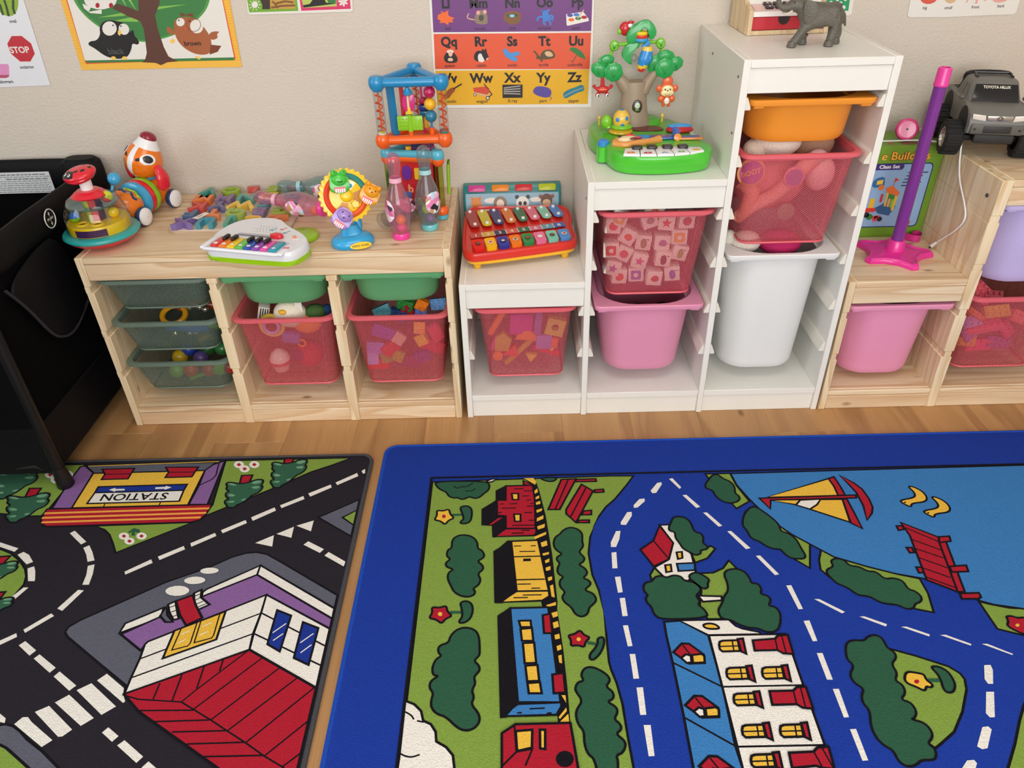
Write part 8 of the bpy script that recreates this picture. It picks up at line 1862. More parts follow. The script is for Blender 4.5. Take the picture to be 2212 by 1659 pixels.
POSTERS=[
('alphabet',0,[
('f','wh',0,0,(-1084,12847,3099,12745,3137,7374,-1175,7464)),
('f','ltpu',0,0,(-1049,10733,3072,10630,3069,9322,-1085,9397)),
('f','pored',0,0,(-1029,12171,3075,12070,3073,10667,-1048,10770)),
('f','poor',0,0,(-1082,9356,3070,9281,3057,8375,-1111,8483)),
('f','poye',0,0,(-1108,8440,3050,8369,3041,7467,-1134,7542)),
('T','bk','Ll',-713,9966,218,60),
('T','bk','Mm',133,9951,218,60),
('T','bk','Nn',1010,9936,218,60),
('T','bk','Oo',1845,9927,218,60),
('T','bk','Pp',2691,9914,218,60),
('T','bk','Qq',-691,9049,230,60),
('T','bk','Rr',143,9032,230,60),
('T','bk','Ss',984,9017,230,60),
('T','bk','Tt',1834,8999,230,60),
('T','bk','Uu',2680,8984,230,60),
('T','bk','Vv',-722,8128,242,60),
('T','bk','Ww',122,8106,242,60),
('T','bk','Xx',967,8095,242,60),
('T','bk','Yy',1811,8073,242,60),
('T','bk','Zz',2656,8062,242,60),
('T','tk','leaf',-696,9442,77,6),
('T','tk','mouse',151,9420,77,6),
('T','tk','nest',994,9411,77,6),
('T','tk','octopus',1834,9394,77,6),
('T','tk','paint',2671,9376,77,6),
('T','tk','queen',-710,8526,81,6),
('T','tk','rabbit',134,8508,81,6),
('T','tk','socks',972,8497,81,6),
('T','tk','turtle',1816,8482,81,6),
('T','tk','umbrella',2659,8460,81,6),
('T','tk','violin',-725,7592,85,6),
('T','tk','wagon',113,7574,85,6),
('T','tk','X-ray',954,7566,85,6),
('T','tk','yarn',1799,7544,85,6),
('T','tk','zipper',2645,7522,85,6),
('f','por2',0,0,(-931,9814,-831,9841,-848,9901,-764,9859,-651,9915,-670,9807,-618,9766,-501,9724,-569,9686,-552,9615,-660,9634,-677,9558,-782,9621,-914,9614,-866,9663,-950,9715)),
('l','tan',25,1,(9,9671,-142,9695,-183,9745,-124,9823)),
('f','brn2',0,1,(9,9661,38,9799,107,9877,206,9904,303,9872,353,9781,357,9612,332,9553,113,9558,28,9601)),
('f','grd',0,1,(135,9777,255,9784,261,9675,182,9617,119,9678)),
('f','pk',0,0,(164,9836,158,9814,144,9798,124,9789,103,9789,84,9799,72,9817,68,9838,74,9859,88,9876,108,9885,129,9885,148,9875,160,9857)),
('f','pk',0,0,(339,9851,333,9830,319,9813,299,9804,278,9804,259,9814,247,9832,243,9853,249,9875,263,9891,282,9900,304,9900,322,9890,335,9873)),
('f','brn',0,1,(767,9761,867,9838,1063,9862,1214,9809,1246,9729,1188,9571,1011,9515,859,9559,763,9662)),
('f','grd',0,1,(821,9760,996,9795,1170,9771,1103,9703,885,9708)),
('f','aq',0,0,(1065,9738,1057,9722,1038,9710,1010,9704,978,9705,951,9713,932,9726,925,9741,932,9757,952,9768,980,9775,1011,9774,1039,9766,1058,9753)),
('l','bl2',45,1,(1845,9714,1780,9854,1758,9815)),
('l','bl2',45,1,(1867,9713,1932,9870,1976,9829)),
('l','bl2',45,1,(1889,9693,2041,9729,2064,9649)),
('l','bl2',45,1,(1823,9695,1671,9699,1648,9599)),
('l','bl2',45,1,(1845,9694,1801,9556,1867,9504)),
('l','bl2',45,1,(1911,9673,1999,9551,1999,9490)),
('l','bl2',45,1,(1933,9692,2064,9609)),
('f','bl2',0,0,(1954,9711,1946,9651,1922,9603,1887,9577,1848,9578,1813,9606,1788,9655,1780,9716,1789,9776,1813,9823,1848,9849,1886,9848,1921,9820,1945,9772)),
('f','wh',0,0,(2401,9740,2846,9788,2993,9615,2995,9565,2438,9463,2416,9500)),
('f','pu2',0,0,(2582,9711,2575,9694,2553,9681,2522,9674,2487,9675,2455,9683,2433,9698,2425,9715,2433,9732,2454,9745,2486,9752,2521,9751,2552,9743,2574,9729)),
('f','bl2',0,0,(2748,9721,2740,9704,2719,9691,2688,9684,2653,9685,2621,9693,2599,9707,2591,9725,2598,9742,2620,9755,2651,9762,2686,9761,2717,9753,2740,9738)),
('f','por2',0,0,(2620,9605,2612,9588,2591,9574,2559,9567,2524,9568,2492,9577,2470,9591,2462,9609,2470,9626,2491,9639,2523,9646,2558,9645,2589,9637,2611,9622)),
('f','grn',0,0,(2794,9634,2786,9617,2765,9604,2734,9597,2699,9598,2667,9606,2645,9621,2636,9638,2644,9655,2665,9669,2697,9676,2732,9675,2763,9666,2786,9652)),
('f','re',0,0,(2950,9656,2943,9639,2922,9626,2890,9619,2855,9620,2824,9628,2801,9643,2793,9660,2800,9677,2822,9690,2853,9697,2888,9696,2920,9688,2942,9674)),
('l','tan',25,0,(2698,9633,2862,9837)),
('f','bk2',0,1,(-868,8762,-792,8886,-676,8945,-548,8859,-478,8731,-518,8627,-811,8630)),
('f','wh',0,0,(-580,8912,-591,8892,-618,8877,-656,8869,-698,8870,-735,8880,-760,8896,-767,8916,-757,8936,-730,8951,-691,8959,-650,8958,-613,8948,-588,8932)),
('f','skin',0,0,(-615,8860,-622,8829,-640,8804,-663,8790,-688,8791,-709,8806,-723,8831,-726,8863,-719,8895,-701,8920,-678,8933,-653,8933,-632,8918,-618,8892)),
('f','skin',0,1,(-745,8759,-622,8756,-605,8671,-762,8675)),
('f','bk2',0,1,(-54,8804,38,8927,193,8902,152,8976,238,8922,290,8983,292,8879,354,8752,317,8679,23,8644,-41,8699)),
('f','wh',0,1,(55,8822,146,8862,186,8756,238,8671,180,8619,57,8644)),
('f','pk',0,1,(286,8733,347,8741,329,8679,272,8674)),
('f','bl3',0,1,(730,8930,831,8965,906,8821,1164,8888,1191,8772,994,8756,1127,8711,1091,8602,857,8697,749,8825)),
('f','oli',0,1,(1711,8717,1778,8862,1935,8910,2069,8875,2148,8706,2003,8657,1778,8652)),
('f','oli',0,1,(1528,8889,1600,8866,1666,8781,1778,8673,1800,8599,1733,8601,1711,8675,1598,8667,1644,8761,1544,8847)),
('f','tan',0,1,(1823,8819,1912,8869,2024,8834,2092,8728,1913,8712)),
('f','grn',0,1,(2492,8916,2625,8944,2806,8856,2910,8728,2943,8605,2867,8666,2766,8690,2674,8776,2561,8831)),
('l','brn',22,0,(2708,8754,2589,8568,2538,8601)),
('f','vio',0,1,(-969,7728,-866,7880,-743,7987,-627,8005,-599,7917,-708,7832,-785,7723,-903,7692)),
('l','bk2',35,0,(-653,7962,-416,8087)),
('f','pored',0,0,(-120,7975,243,8005,332,7937,316,7827,257,7784,-85,7859)),
('f','tan',0,0,(-85,7864,257,7784,316,7831,314,7772,255,7740,-87,7820)),
('l','bk2',25,0,(309,7926,189,8072)),
('l','bk2',25,0,(319,7893,395,7792,276,7695)),
('f','bk2',0,0,(-29,7792,-34,7775,-46,7761,-63,7754,-81,7754,-98,7762,-108,7777,-112,7794,-107,7811,-94,7825,-77,7832,-59,7831,-43,7823,-32,7809)),
('f','wh',0,0,(-45,7792,-48,7782,-56,7774,-66,7769,-77,7770,-87,7775,-93,7783,-95,7793,-92,7804,-85,7812,-74,7816,-63,7816,-54,7811,-47,7803)),
('f','bk2',0,0,(331,7694,325,7671,309,7652,286,7643,261,7643,240,7654,225,7673,221,7697,227,7719,243,7738,266,7747,290,7747,312,7736,327,7717)),
('f','wh',0,0,(309,7694,305,7680,296,7669,282,7664,267,7664,254,7671,245,7682,243,7696,247,7710,256,7721,270,7726,285,7726,298,7720,306,7708)),
('f','bk2',0,0,(691,8037,1240,8027,1234,7681,684,7689)),
('l','grl',32,1,(722,7948,883,7966,1182,7991)),
('l','grl',32,1,(721,7900,882,7911,1180,7921)),
('l','grl',32,1,(719,7852,880,7856,1179,7851)),
('l','grl',32,1,(718,7803,879,7801,1178,7780)),
('f','pu2',0,1,(1519,7862,1594,7959,1731,7977,1960,7927,2041,7826,2007,7694,1869,7658,1638,7726,1535,7795)),
('l','pu2',15,1,(1984,7695,2042,7649,1984,7595)),
('f','tl',0,1,(2329,7775,2534,7879,2694,7919,2886,8006,2949,7825,2766,7785,2584,7702,2389,7607)),
('l','grl',22,0,(2376,7685,2627,7811,2900,7903)),
]),
('birds',0,[
('f','poam',0,0,(-10528,12676,-6186,12570,-6300,8674,-10615,8702)),
('l','poam2',10,0,(-10561,8858,-6290,8819)),
('l','poam2',10,0,(-10569,8834,-6295,8795)),
('l','poam2',10,0,(-10577,8811,-6300,8772)),
('l','poam2',10,0,(-10585,8787,-6306,8748)),
('l','poam2',10,0,(-10593,8764,-6311,8725)),
('l','poam2',10,0,(-10601,8740,-6316,8701)),
('l','poam2',10,0,(-10610,8717,-6322,8677)),
('l','poam2',16,0,(-10573,10346,-10447,10343)),
('l','poam2',16,0,(-6418,10241,-6292,10238)),
('l','poam2',16,0,(-10574,10280,-10448,10277)),
('l','poam2',16,0,(-6419,10176,-6292,10172)),
('l','poam2',16,0,(-10576,10215,-10449,10212)),
('l','poam2',16,0,(-6419,10110,-6293,10107)),
('l','poam2',16,0,(-10577,10149,-10450,10146)),
('l','poam2',16,0,(-6420,10044,-6293,10041)),
('l','poam2',16,0,(-10579,10083,-10452,10080)),
('l','poam2',16,0,(-6421,9978,-6293,9975)),
('l','poam2',16,0,(-10580,10017,-10453,10014)),
('l','poam2',16,0,(-6421,9911,-6294,9908)),
('l','poam2',16,0,(-10581,9950,-10454,9947)),
('l','poam2',16,0,(-6422,9845,-6294,9842)),
('l','poam2',16,0,(-10583,9883,-10455,9880)),
('l','poam2',16,0,(-6422,9778,-6294,9775)),
('l','poam2',16,0,(-10584,9816,-10456,9813)),
('l','poam2',16,0,(-6423,9711,-6295,9707)),
('l','poam2',16,0,(-10586,9749,-10458,9746)),
('l','poam2',16,0,(-6424,9643,-6295,9640)),
('l','poam2',16,0,(-10587,9682,-10459,9678)),
('l','poam2',16,0,(-6424,9576,-6295,9572)),
('l','poam2',16,0,(-10589,9614,-10460,9610)),
('l','poam2',16,0,(-6425,9508,-6296,9504)),
('l','poam2',16,0,(-10590,9546,-10461,9542)),
('l','poam2',16,0,(-6425,9439,-6296,9436)),
('l','poam2',16,0,(-10592,9477,-10463,9474)),
('l','poam2',16,0,(-6426,9371,-6297,9368)),
('l','poam2',16,0,(-10593,9409,-10464,9405)),
('l','poam2',16,0,(-6427,9302,-6297,9299)),
('l','poam2',16,0,(-10595,9340,-10465,9336)),
('l','poam2',16,0,(-6427,9233,-6297,9230)),
('l','poam2',16,0,(-10596,9271,-10466,9267)),
('l','poam2',16,0,(-6428,9164,-6298,9161)),
('l','poam2',16,0,(-10598,9201,-10467,9198)),
('l','poam2',16,0,(-6429,9094,-6298,9091)),
('l','poam2',16,0,(-10599,9132,-10469,9128)),
('l','poam2',16,0,(-6429,9025,-6298,9021)),
('l','poam2',16,0,(-10601,9062,-10470,9058)),
('l','poam2',16,0,(-6430,8954,-6299,8951)),
('l','poam2',16,0,(-10602,8991,-10471,8988)),
('l','poam2',16,0,(-6430,8884,-6299,8881)),
('l','poam2',16,0,(-10604,8921,-10473,8917)),
('l','poam2',16,0,(-6431,8813,-6300,8810)),
('f','poor',0,0,(-10397,12434,-6415,12337,-6420,8884,-10451,8855)),
('f','wh',0,0,(-10332,12433,-6417,12337,-6454,8899,-10445,8937)),
('f','bgr',0,1,(-10238,10660,-10241,10310,-10052,9976,-9771,9717,-9415,9481,-8887,9382,-8711,9349,-8193,9422,-7654,9579,-7146,9874,-6834,10142,-6637,10570,-6699,11607,-9298,11671)),
('f','bgr2',0,1,(-10163,10658,-10166,10308,-9987,9988,-9727,9758,-9402,9524,-8874,9425,-8698,9392,-8211,9465,-7708,9608,-7199,9903,-6909,10144,-6711,10572,-6741,11558,-9285,11621)),
('f','bgr3',0,0,(-9027,10415,-8954,10359,-8923,10168)),
('f','bgr3',0,0,(-8855,10384,-8774,10355,-8702,10093)),
('f','bgr3',0,0,(-9773,9969,-9043,10075,-8842,10034,-9099,9993)),
('f','bgr3',0,0,(-9444,9871,-8928,9953,-8726,9914,-8747,9845)),
('f','bgr3',0,0,(-8142,10189,-7368,10221,-8161,10121)),
('f','bgr2',0,0,(-10450,8952,-10406,8942,-6449,8920,-6450,8849,-10410,8883)),
('f','ptk',0,0,(-8216,11645,-7681,11631,-8062,10255,-8262,9986,-8282,9651,-8249,9222,-8190,8988,-7974,8859,-8263,8843,-8456,8774,-8580,8836,-8935,8860,-8840,8917,-8741,9090,-8649,9660,-8682,9858,-8952,9976,-9314,10178,-9159,10283,-8884,10194,-8657,10092)),
('f','wh',0,0,(-10045,10305,-9848,10218,-9945,10111,-9595,10157,-9629,10054,-9924,10083,-10038,10196)),
('f','wh',0,0,(-9133,10364,-9205,10271,-9346,10199,-9529,10161,-9717,10166,-9872,10212,-9963,10290,-9973,10385,-9899,10477,-9758,10548,-9577,10585,-9391,10580,-9237,10535,-9145,10458)),
('f','re',0,0,(-9614,10254,-9628,10228,-9650,10207,-9676,10196,-9700,10197,-9718,10209,-9726,10230,-9723,10256,-9709,10282,-9687,10302,-9661,10313,-9637,10313,-9619,10301,-9611,10279)),
('f','re',0,0,(-9268,10245,-9282,10219,-9304,10199,-9329,10188,-9354,10188,-9372,10200,-9380,10222,-9377,10248,-9363,10273,-9341,10293,-9316,10304,-9292,10304,-9274,10292,-9266,10271)),
('f','bk2',0,1,(-9802,9718,-9694,9855,-9492,9912,-9260,9872,-9064,9811,-9025,9642,-9007,9500,-8841,9381,-8918,9282,-9055,9344,-9119,9186,-9290,8987,-9585,8950,-9873,9031,-10085,9240,-10242,9331,-10151,9415,-9961,9424,-9817,9577)),
('f','bk2',0,1,(-9035,9557,-8970,9669,-8922,9625,-8945,9498,-8848,9410,-9068,9401)),
('f','wh',0,0,(-9348,9701,-9391,9626,-9463,9567,-9550,9535,-9635,9537,-9700,9573,-9733,9635,-9727,9710,-9684,9785,-9611,9843,-9525,9875,-9441,9872,-9376,9837,-9343,9776)),
('f','wh',0,0,(-9031,9735,-9029,9676,-9054,9617,-9103,9570,-9163,9545,-9225,9546,-9275,9574,-9304,9623,-9305,9683,-9279,9742,-9231,9788,-9171,9813,-9109,9811,-9059,9783)),
('f','bk2',0,0,(-9400,9778,-9411,9764,-9428,9759,-9441,9765,-9443,9779,-9432,9793,-9415,9798,-9402,9792)),
('f','bk2',0,0,(-9199,9753,-9210,9740,-9227,9734,-9240,9740,-9242,9754,-9231,9768,-9214,9773,-9201,9767)),
('f','poam2',0,0,(-9331,9650,-9276,9676,-9252,9605,-9325,9522,-9364,9565)),
('f','poam2',0,0,(-9600,8980,-9613,8960,-9638,8944,-9668,8936,-9699,8937,-9723,8947,-9737,8963,-9737,8984,-9724,9004,-9700,9019,-9669,9028,-9639,9027,-9614,9017,-9601,9001)),
('f','poam2',0,0,(-9304,8973,-9317,8953,-9341,8937,-9372,8929,-9402,8929,-9427,8939,-9441,8956,-9441,8976,-9428,8996,-9404,9012,-9374,9020,-9343,9019,-9318,9010,-9304,8993)),
('T','grd2','black',-9552,9081,144,10),
('f','bbr',0,1,(-7845,9780,-7716,9917,-7435,9937,-7207,9876,-7050,9648,-6970,9476,-6958,9276,-7046,9046,-7247,8993,-7517,9044,-7754,9209,-7877,9442)),
('f','bbr',0,1,(-8044,9729,-7880,9655,-7861,9499,-8065,9547)),
('f','bbr',0,1,(-6994,9505,-6853,9572,-6671,9559,-6779,9500,-6757,9399,-6971,9348)),
('f','bbr2',0,0,(-6996,9248,-6724,9212,-6852,9070,-7088,9004)),
('f','bbr2',0,0,(-7591,10038,-7454,9979,-7277,10016,-7287,9920,-7458,9965,-7602,9941)),
('f','wh',0,0,(-7538,9806,-7560,9763,-7600,9729,-7649,9711,-7698,9712,-7737,9732,-7758,9768,-7757,9812,-7734,9855,-7694,9889,-7645,9907,-7596,9905,-7558,9885,-7537,9850)),
('f','wh',0,0,(-7087,9765,-7082,9694,-7110,9622,-7168,9565,-7242,9534,-7319,9534,-7382,9567,-7420,9625,-7425,9697,-7396,9768,-7339,9825,-7265,9856,-7189,9855,-7125,9823)),
('l','bbr2',14,0,(-7136,9734,-7172,9665,-7237,9609,-7319,9580,-7401,9582,-7467,9615,-7503,9673,-7502,9744,-7465,9813,-7400,9868,-7318,9897,-7237,9895,-7172,9862,-7136,9805,-7136,9734)),
('f','bk2',0,0,(-7656,9854,-7666,9840,-7683,9835,-7697,9841,-7699,9855,-7689,9868,-7672,9874,-7659,9868)),
('f','bk2',0,0,(-7382,9825,-7392,9811,-7409,9806,-7422,9812,-7425,9826,-7415,9839,-7399,9845,-7385,9838)),
('f','poor',0,0,(-7589,9684,-7521,9674,-7568,9610)),
('f','poam2',0,0,(-7910,9357,-7923,9335,-7946,9318,-7976,9309,-8007,9309,-8031,9320,-8045,9338,-8045,9361,-8032,9383,-8009,9400,-7979,9409,-7949,9409,-7924,9398,-7910,9380)),
('f','poam2',0,0,(-7504,8970,-7378,8973,-7348,8908,-7401,8886)),
('T','bk','brown',-7466,9237,120,14),
]),
('shapes',0,[
('f','pwh',0,0,(-12227,11564,-11480,11546,-11522,10424,-11601,8340,-13606,8312)),
('f','wmel',0,1,(-12397,10828,-11551,10807,-11651,10427,-11723,10261,-11857,10107,-12011,10048,-12155,10088,-12241,10163,-12653,10219)),
('l','wmel2',60,0,(-12165,10350,-12176,10181,-12184,10089)),
('l','wmel2',60,0,(-12014,10436,-12019,10281,-12050,10059)),
('l','wmel2',60,0,(-11786,10431,-11863,10238,-11871,10107)),
('T','tk','oval',-11990,9905,81,10),
('f','wh',0,0,(-12165,9606,-11881,9598,-11697,9406,-11702,9137,-11906,8937,-12192,8948,-12375,9155,-12358,9409)),
('f','stop',0,0,(-12162,9588,-11898,9585,-11720,9396,-11718,9142,-11910,8954,-12179,8959,-12355,9168,-12349,9406)),
('T','wh','STOP',-12088,9175,153,26),
('T','tk','octagon',-12059,8782,81,10),
('f','pk2',0,0,(-13047,8920,-12541,8907,-12521,8865,-12612,8619,-12713,8557,-13196,8562)),
('f','pk3',0,0,(-13164,8640,-12606,8633,-12631,8590,-12713,8557,-13196,8562)),
('T','tk','parallelogram',-12888,8424,83,10),
]),
('seasons',0,[
('f','wh',0,0,(-5704,11457,-3002,11390,-3125,9966,-3182,9940,-5805,9935,-5850,9973)),
('f','sgr',0,0,(-5800,10334,-4520,10329,-4536,9995,-5808,9993)),
('f','smg',0,0,(-4452,10327,-3157,10321,-3172,10009,-4459,9996)),
('f','bk3',0,0,(-5476,10299,-5213,10292,-5247,10054,-5459,10055,-5437,10162)),
('f','hay',0,0,(-5213,10292,-4580,10290,-4602,10048,-5254,10054)),
('l','brn',45,0,(-5225,10088,-4945,10122,-4595,10127)),
('l','brn',45,0,(-5085,10180,-4833,10228,-4627,10196)),
('l','brn',45,0,(-5164,10237,-5090,10153,-5046,10070)),
('f','wh',0,0,(-5546,10167,-5562,10133,-5591,10106,-5627,10092,-5664,10093,-5694,10109,-5711,10137,-5712,10171,-5697,10205,-5668,10232,-5631,10246,-5594,10245,-5564,10229,-5547,10202)),
('l','wh',20,0,(-5527,10167,-5479,10166)),
('l','wh',20,0,(-5559,10110,-5525,10085)),
('l','wh',20,0,(-5618,10075,-5611,10036)),
('l','wh',20,0,(-5681,10077,-5704,10038)),
('l','wh',20,0,(-5725,10114,-5769,10091)),
('l','wh',20,0,(-5732,10172,-5780,10173)),
('l','wh',20,0,(-5700,10229,-5734,10253)),
('l','wh',20,0,(-5641,10263,-5648,10302)),
('l','wh',20,0,(-5578,10261,-5555,10299)),
('l','wh',20,0,(-5534,10225,-5490,10248)),
('f','hay2',0,0,(-4402,10272,-3513,10263,-3526,10079,-4387,10060)),
('f','bk2',0,0,(-4101,10264,-3816,10257,-3785,10168,-3517,10141,-4378,10067,-4399,10122,-4212,10151)),
('f','grn',0,0,(-3756,10255,-3521,10256,-3539,10141,-3726,10159)),
('f','wh',0,0,(-3236,10124,-3247,10117,-3265,10116,-3286,10122,-3305,10133,-3320,10147,-3327,10161,-3324,10173,-3313,10180,-3295,10180,-3274,10174,-3254,10163,-3240,10149,-3233,10135)),
('f','wh',0,0,(-3339,10065,-3351,10069,-3361,10081,-3367,10100,-3368,10121,-3363,10141,-3354,10156,-3343,10162,-3331,10159,-3321,10147,-3314,10128,-3314,10107,-3318,10086,-3327,10072)),
('f','wh',0,0,(-3446,10097,-3449,10108,-3444,10124,-3430,10141,-3412,10157,-3392,10168,-3374,10172,-3362,10168,-3359,10157,-3364,10142,-3377,10124,-3396,10108,-3416,10097,-3434,10093)),
('f','wh',0,0,(-3475,10194,-3467,10204,-3451,10212,-3428,10215,-3404,10213,-3384,10206,-3371,10197,-3367,10186,-3375,10176,-3392,10168,-3414,10165,-3438,10167,-3459,10174,-3472,10183)),
('f','wh',0,0,(-3405,10283,-3392,10285,-3377,10278,-3362,10265,-3351,10247,-3345,10228,-3347,10212,-3355,10202,-3368,10200,-3383,10207,-3398,10220,-3409,10239,-3415,10257,-3413,10273)),
('f','wh',0,0,(-3289,10297,-3280,10289,-3278,10274,-3282,10254,-3292,10233,-3306,10216,-3321,10206,-3334,10204,-3342,10212,-3345,10228,-3341,10248,-3331,10268,-3317,10285,-3302,10296)),
('f','wh',0,0,(-3214,10225,-3216,10214,-3229,10201,-3249,10190,-3272,10182,-3295,10180,-3312,10183,-3320,10191,-3318,10203,-3305,10216,-3285,10227,-3262,10234,-3239,10237,-3222,10234)),
('f','wh',0,0,(-3320,10183,-3323,10174,-3331,10167,-3341,10163,-3352,10163,-3361,10167,-3367,10175,-3368,10184,-3364,10194,-3356,10201,-3346,10205,-3335,10205,-3326,10200,-3320,10193)),
]),
('domino',0,[
('f','wh',0,0,(8013,11423,9736,11380,9851,9561,9794,9523,8229,9552)),
('f','dgr',0,0,(8130,11240,9643,11203,9746,9637,8318,9659)),
('f','wh',0,0,(9554,9819,9554,9800,9545,9785,9530,9777,9510,9778,9491,9787,9476,9802,9467,9821,9467,9840,9476,9854,9492,9862,9511,9862,9530,9853,9546,9838)),
('f','wh',0,0,(9657,9724,9657,9705,9649,9690,9633,9682,9614,9683,9594,9692,9579,9707,9570,9726,9570,9745,9579,9760,9595,9768,9614,9767,9633,9758,9649,9743)),
('f','wh',0,0,(9447,9911,9447,9893,9438,9878,9423,9870,9403,9870,9384,9879,9369,9895,9361,9913,9361,9932,9370,9947,9385,9954,9405,9954,9424,9945,9439,9930)),
('f','wh',0,0,(9653,9910,9652,9891,9644,9877,9628,9869,9609,9869,9590,9878,9574,9893,9566,9912,9566,9931,9575,9945,9590,9953,9609,9953,9629,9944,9644,9929)),
('f','wh',0,0,(9453,9739,9452,9720,9443,9705,9428,9697,9408,9698,9389,9707,9374,9722,9365,9741,9366,9760,9374,9775,9390,9783,9409,9782,9429,9773,9444,9758)),
('f','wh',0,0,(9301,9841,9300,9822,9292,9807,9276,9799,9256,9800,9237,9809,9222,9824,9214,9843,9214,9862,9223,9876,9239,9884,9258,9884,9277,9875,9292,9860)),
]),
('opposites',0,[
('f','wh',0,0,(11227,11045,13957,10978,14144,9736,14150,9500,14100,9445,13282,9435,12364,9419,11381,9441,11323,9484,11301,9849)),
('f','tom',0,1,(11492,9954,11966,9942,11990,9832,11924,9771,11812,9737,11684,9757,11576,9814)),
('f','tan',0,1,(12142,9910,12463,9902,12485,9805,12430,9758,12361,9737,12259,9770,12182,9827)),
('f','pk',0,0,(12738,9895,12815,9893,12797,9756,12724,9744,12773,9784)),
('f','pk',0,0,(12968,9889,13044,9887,13067,9722,12991,9721,13003,9778)),
('f','pk',0,0,(13191,9856,13260,9854,13269,9779,13216,9780)),
('f','pk',0,1,(13350,9880,13794,9868,13827,9771,13645,9724,13470,9746)),
('T','grd','big',11729,9624,70,6),
('T','grd','small',12340,9612,70,6),
('T','grd','front',13041,9611,70,6),
('T','grd','back',13696,9620,70,6),
]),
]
# ================================================================ flat prints: rugs and posters
INK = {'gr': '#7f9c43', 'sl': '#5d5f6d', 'wh': '#e8e5de', 'pu': '#86609a', 're': '#ac1d30', 'bl': '#1c348f', 'ye': '#e6b944', 'bk': '#141219', 'or2': '#f0a54a', 'dg': '#2c5a43', 'dg2': '#33614a', 'lg': '#6f9e7c', 'lb': '#3b7cbc',
 'ltpu': '#703a80', 'pored': '#d64a34', 'poor': '#e25834', 'poye': '#e6b01c', 'tk': '#262226', 'por2': '#ef6a26', 'tan': '#d8b48c', 'brn': '#7c552f', 'brn2': '#8a7a66', 'grd': '#4a4440', 'grd2': '#57565a', 'pk': '#e8a8a0', 'aq': '#86d0d2', 'bl2': '#3c7fcf', 'bl3': '#4a93d8', 'pu2': '#5a4aa0', 'grn': '#2f7a3a', 'skin': '#ecc0a0', 'bk2': '#1d1b1e', 'bk3': '#3a302c', 'oli': '#5a4a2c', 'vio': '#9a4f24', 'grl': '#a8a49e', 'tl': '#1f7f96',
 'poam': '#f2b53c', 'poam2': '#f8c95c', 'bgr': '#4f9a48', 'bgr2': '#3c7f44', 'bgr3': '#83bd52', 'ptk': '#5c3a30', 'bbr': '#a8613c', 'bbr2': '#7c3f28', 'pwh': '#e4e6ec', 'wmel': '#8fae34', 'wmel2': '#2f4a26', 'stop': '#c02c3a', 'pk2': '#e093c4', 'pk3': '#b8566e', 'sgr': '#74ac35', 'smg': '#d83268', 'hay': '#c89a48', 'hay2': '#b8c860', 'dgr': '#1f9a62', 'tom': '#d85a48'}
def carpet(h):
    return M(h, 0.95, 'carpet_'+h.lstrip('#'), bump=1.0, bscale=420, vary=0.17, vscale=260, spec=0.15)
def card(h):
    return M(h, 0.42, 'print_'+h.lstrip('#'), vary=0.02, vscale=60)
def draw(b, ents, z0, dz, ink, ow, clip=None, T=None):
    z = z0
    for e in ents:
        z += dz
        if e[0] in 'fl':
            kind, col, a, sm, xy = e
            pts = [(xy[i]/1e4, xy[i+1]/1e4) for i in range(0, len(xy), 2)]
            if clip: pts = [(min(max(p[0], clip[0]), clip[1]), min(max(p[1], clip[2]), clip[3])) for p in pts]
            if kind == 'f':
                if sm: pts = chaikin(pts, 2, True)
                q = [p for i, p in enumerate(pts) if abs(p[0]-pts[i-1][0])+abs(p[1]-pts[i-1][1]) > 2e-5]
                if len(q) < 3: continue
                b.poly(q, z, ink(INK[col]), T)
                if a: z += dz; b.stroke(q, ow, z, ink(INK['bk']), True, T)
            else:
                if sm: pts = chaikin(pts, 2, False)
                b.stroke(pts, a/1e4, z, ink(INK[col]), False, T)
        elif e[0] == 't':
            xy = [v/1e4 for v in e[3]]; o = Vector(xy[0:2]); ux = Vector(xy[2:4])-o; uy = o-Vector(xy[4:6])
            base = Vector(xy[0:2]); h = -uy.length
            X = ux.normalized(); Y = Vector((-X.y, X.x))
            mt = Matrix(((X.x, Y.x, 0, base.x), (X.y, Y.y, 0, base.y), (0, 0, 1, z), (0, 0, 0, 1)))
            b.text(e[2], uy.length*1.42, ink(INK[e[1]]), (T @ mt) if T is not None else mt, bold=.0006, ax='LEFT', width=ux.length)
        elif e[0] == 'T':
            _, col, txt, x, zc, cap, bold = e
            mt = TR(x/1e4, zc/1e4, z); b.text(txt, cap/1e4*1.42, ink(INK[col]), (T @ mt) if T is not None else mt, bold=bold*2.2e-5)
ZRUG = .010
SPLIT = {'printed_lawn': 'printed_lawn', 'printed_road_marking': 'road_dash', 'printed_pavement': 'printed_pavement'}
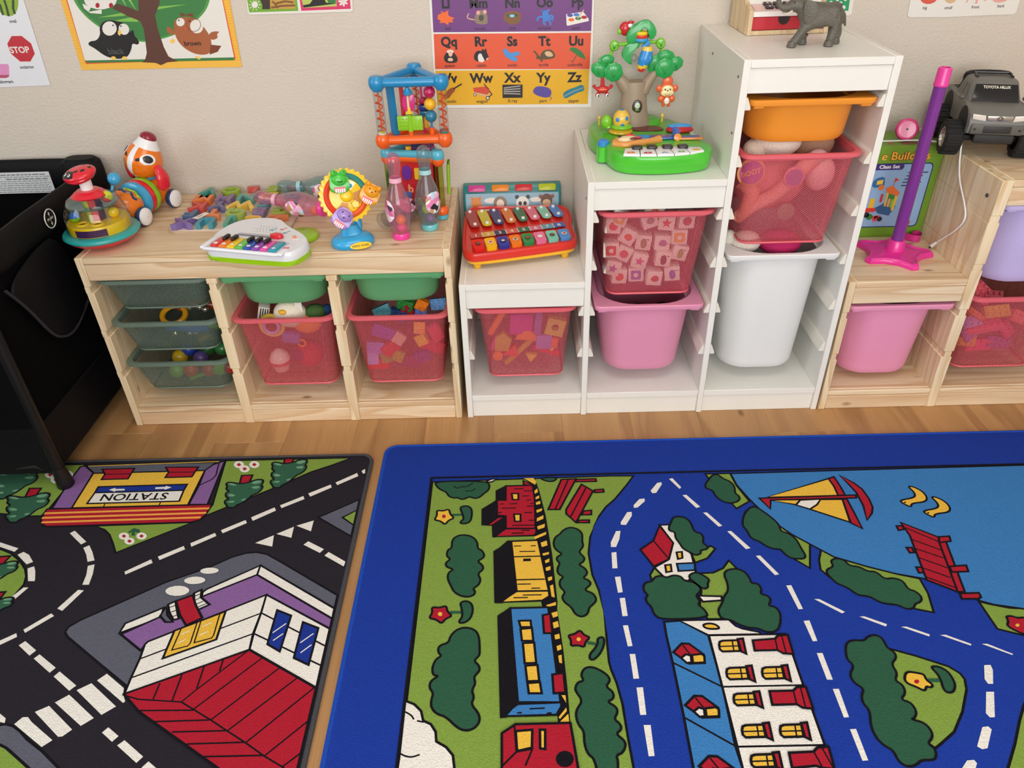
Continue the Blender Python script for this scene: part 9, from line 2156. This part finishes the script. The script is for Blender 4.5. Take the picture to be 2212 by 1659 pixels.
def rug(name, label, data, rect, basecol, edgecol, inner=None):
    x0, x1, y0, y1 = rect
    r = thing(name, label, 'rug', ((x0+x1)/2, (y0+y1)/2, 0))
    off = Matrix.Translation((-(x0+x1)/2, -(y0+y1)/2, 0))
    lp = rrect(x1-x0, y1-y0, .03, 6)
    part('pile', r, lambda b: b.loft([[(p[0], p[1], z) for p in rrect(x1-x0-d, y1-y0-d, .03, 6)] for z, d in ((.001, .004), (.006, 0), (.0092, .004), (ZRUG, .012))], carpet(basecol), True, True))
    part('bound_edge', r, lambda b: b.tube([(p[0], p[1], .0062) for p in rrect(x1-x0-.004, y1-y0-.004, .03, 6)], .0055, carpet(edgecol), 8, closed=True))
    if inner: part('border_line', r, lambda b: b.stroke([(inner[0], inner[3]), (inner[0], inner[2]), (inner[1], inner[2]), (inner[1], inner[3])], .006, ZRUG+.0016, carpet(INK['bk']), True, off))
    clip = inner or (x0+.010, x1-.010, y0+.010, y1-.010)
    for nm, sec, ents in data:
        groups = [[e] for e in ents] if nm in SPLIT else [ents]
        for k, es in enumerate(groups):
            b = MB(); draw(b, es, ZRUG+.0001+sec*.0002+k*.000004, .00003, carpet, .0048, clip, off)
            if b.f: b.obj(nm if nm not in SPLIT else SPLIT[nm], r)
    return r
rug('road_play_rug', 'dark play rug printed with roads, a station and a red-roofed building', RUG_ROAD, (-2.2, -.298, -2.1, -.604), '#26232b', '#4a4a4e')
rug('town_play_rug', 'blue play rug printed with a train, townhouses and a lake', RUG_TOWN, (-.268, 1.86, -2.1, -.571), '#1b3a9c', '#1f4cb4', (-.135, 1.73, -1.97, -.708))

PNAME = {'alphabet': ('alphabet_poster', 'alphabet poster with purple, orange and yellow rows of letters and pictures'),
 'birds': ('bird_poster', 'colour poster with a black bird and a brown owl under a tree'),
 'shapes': ('shape_poster', 'white shape poster with a red stop sign octagon at the far left'),
 'seasons': ('season_poster', 'small poster corner with a white sun on green and a flower on magenta'),
 'domino': ('dotted_poster', 'green poster with white dots behind the grey elephant'),
 'opposites': ('opposites_poster', 'white opposites poster reading big, small, front, back')}
TW = Matrix(((1, 0, 0, 0), (0, 0, -1, 0), (0, 1, 0, 0), (0, 0, 0, 1)))    # (x, z, depth) -> wall, facing the room
for nm, sec, ents in POSTERS:
    n, lab = PNAME[nm]; sheet = ents[0]; xy = sheet[4]
    pts = [(xy[i]/1e4, min(xy[i+1]/1e4, 1.30)) for i in range(0, len(xy), 2)]
    r = thing(n, lab, 'poster', ((min(p[0] for p in pts)+max(p[0] for p in pts))/2, -.001, min(p[1] for p in pts)))
    off = Matrix.Translation((-r.location.x, .001, -r.location.z)) @ TW
    part('sheet', r, lambda b: b.prism(pts, .0012, .0020, card(INK[sheet[1]]), 0, T=off))
    for k, es in enumerate([[e] for e in ents[1:]] if nm == 'opposites' else [ents[1:]]):
        b = MB(); draw(b, es, .0021+k*.00002, .000012, card, .003, (-3, 3, 0, 1.297), off); b.obj('print', r)
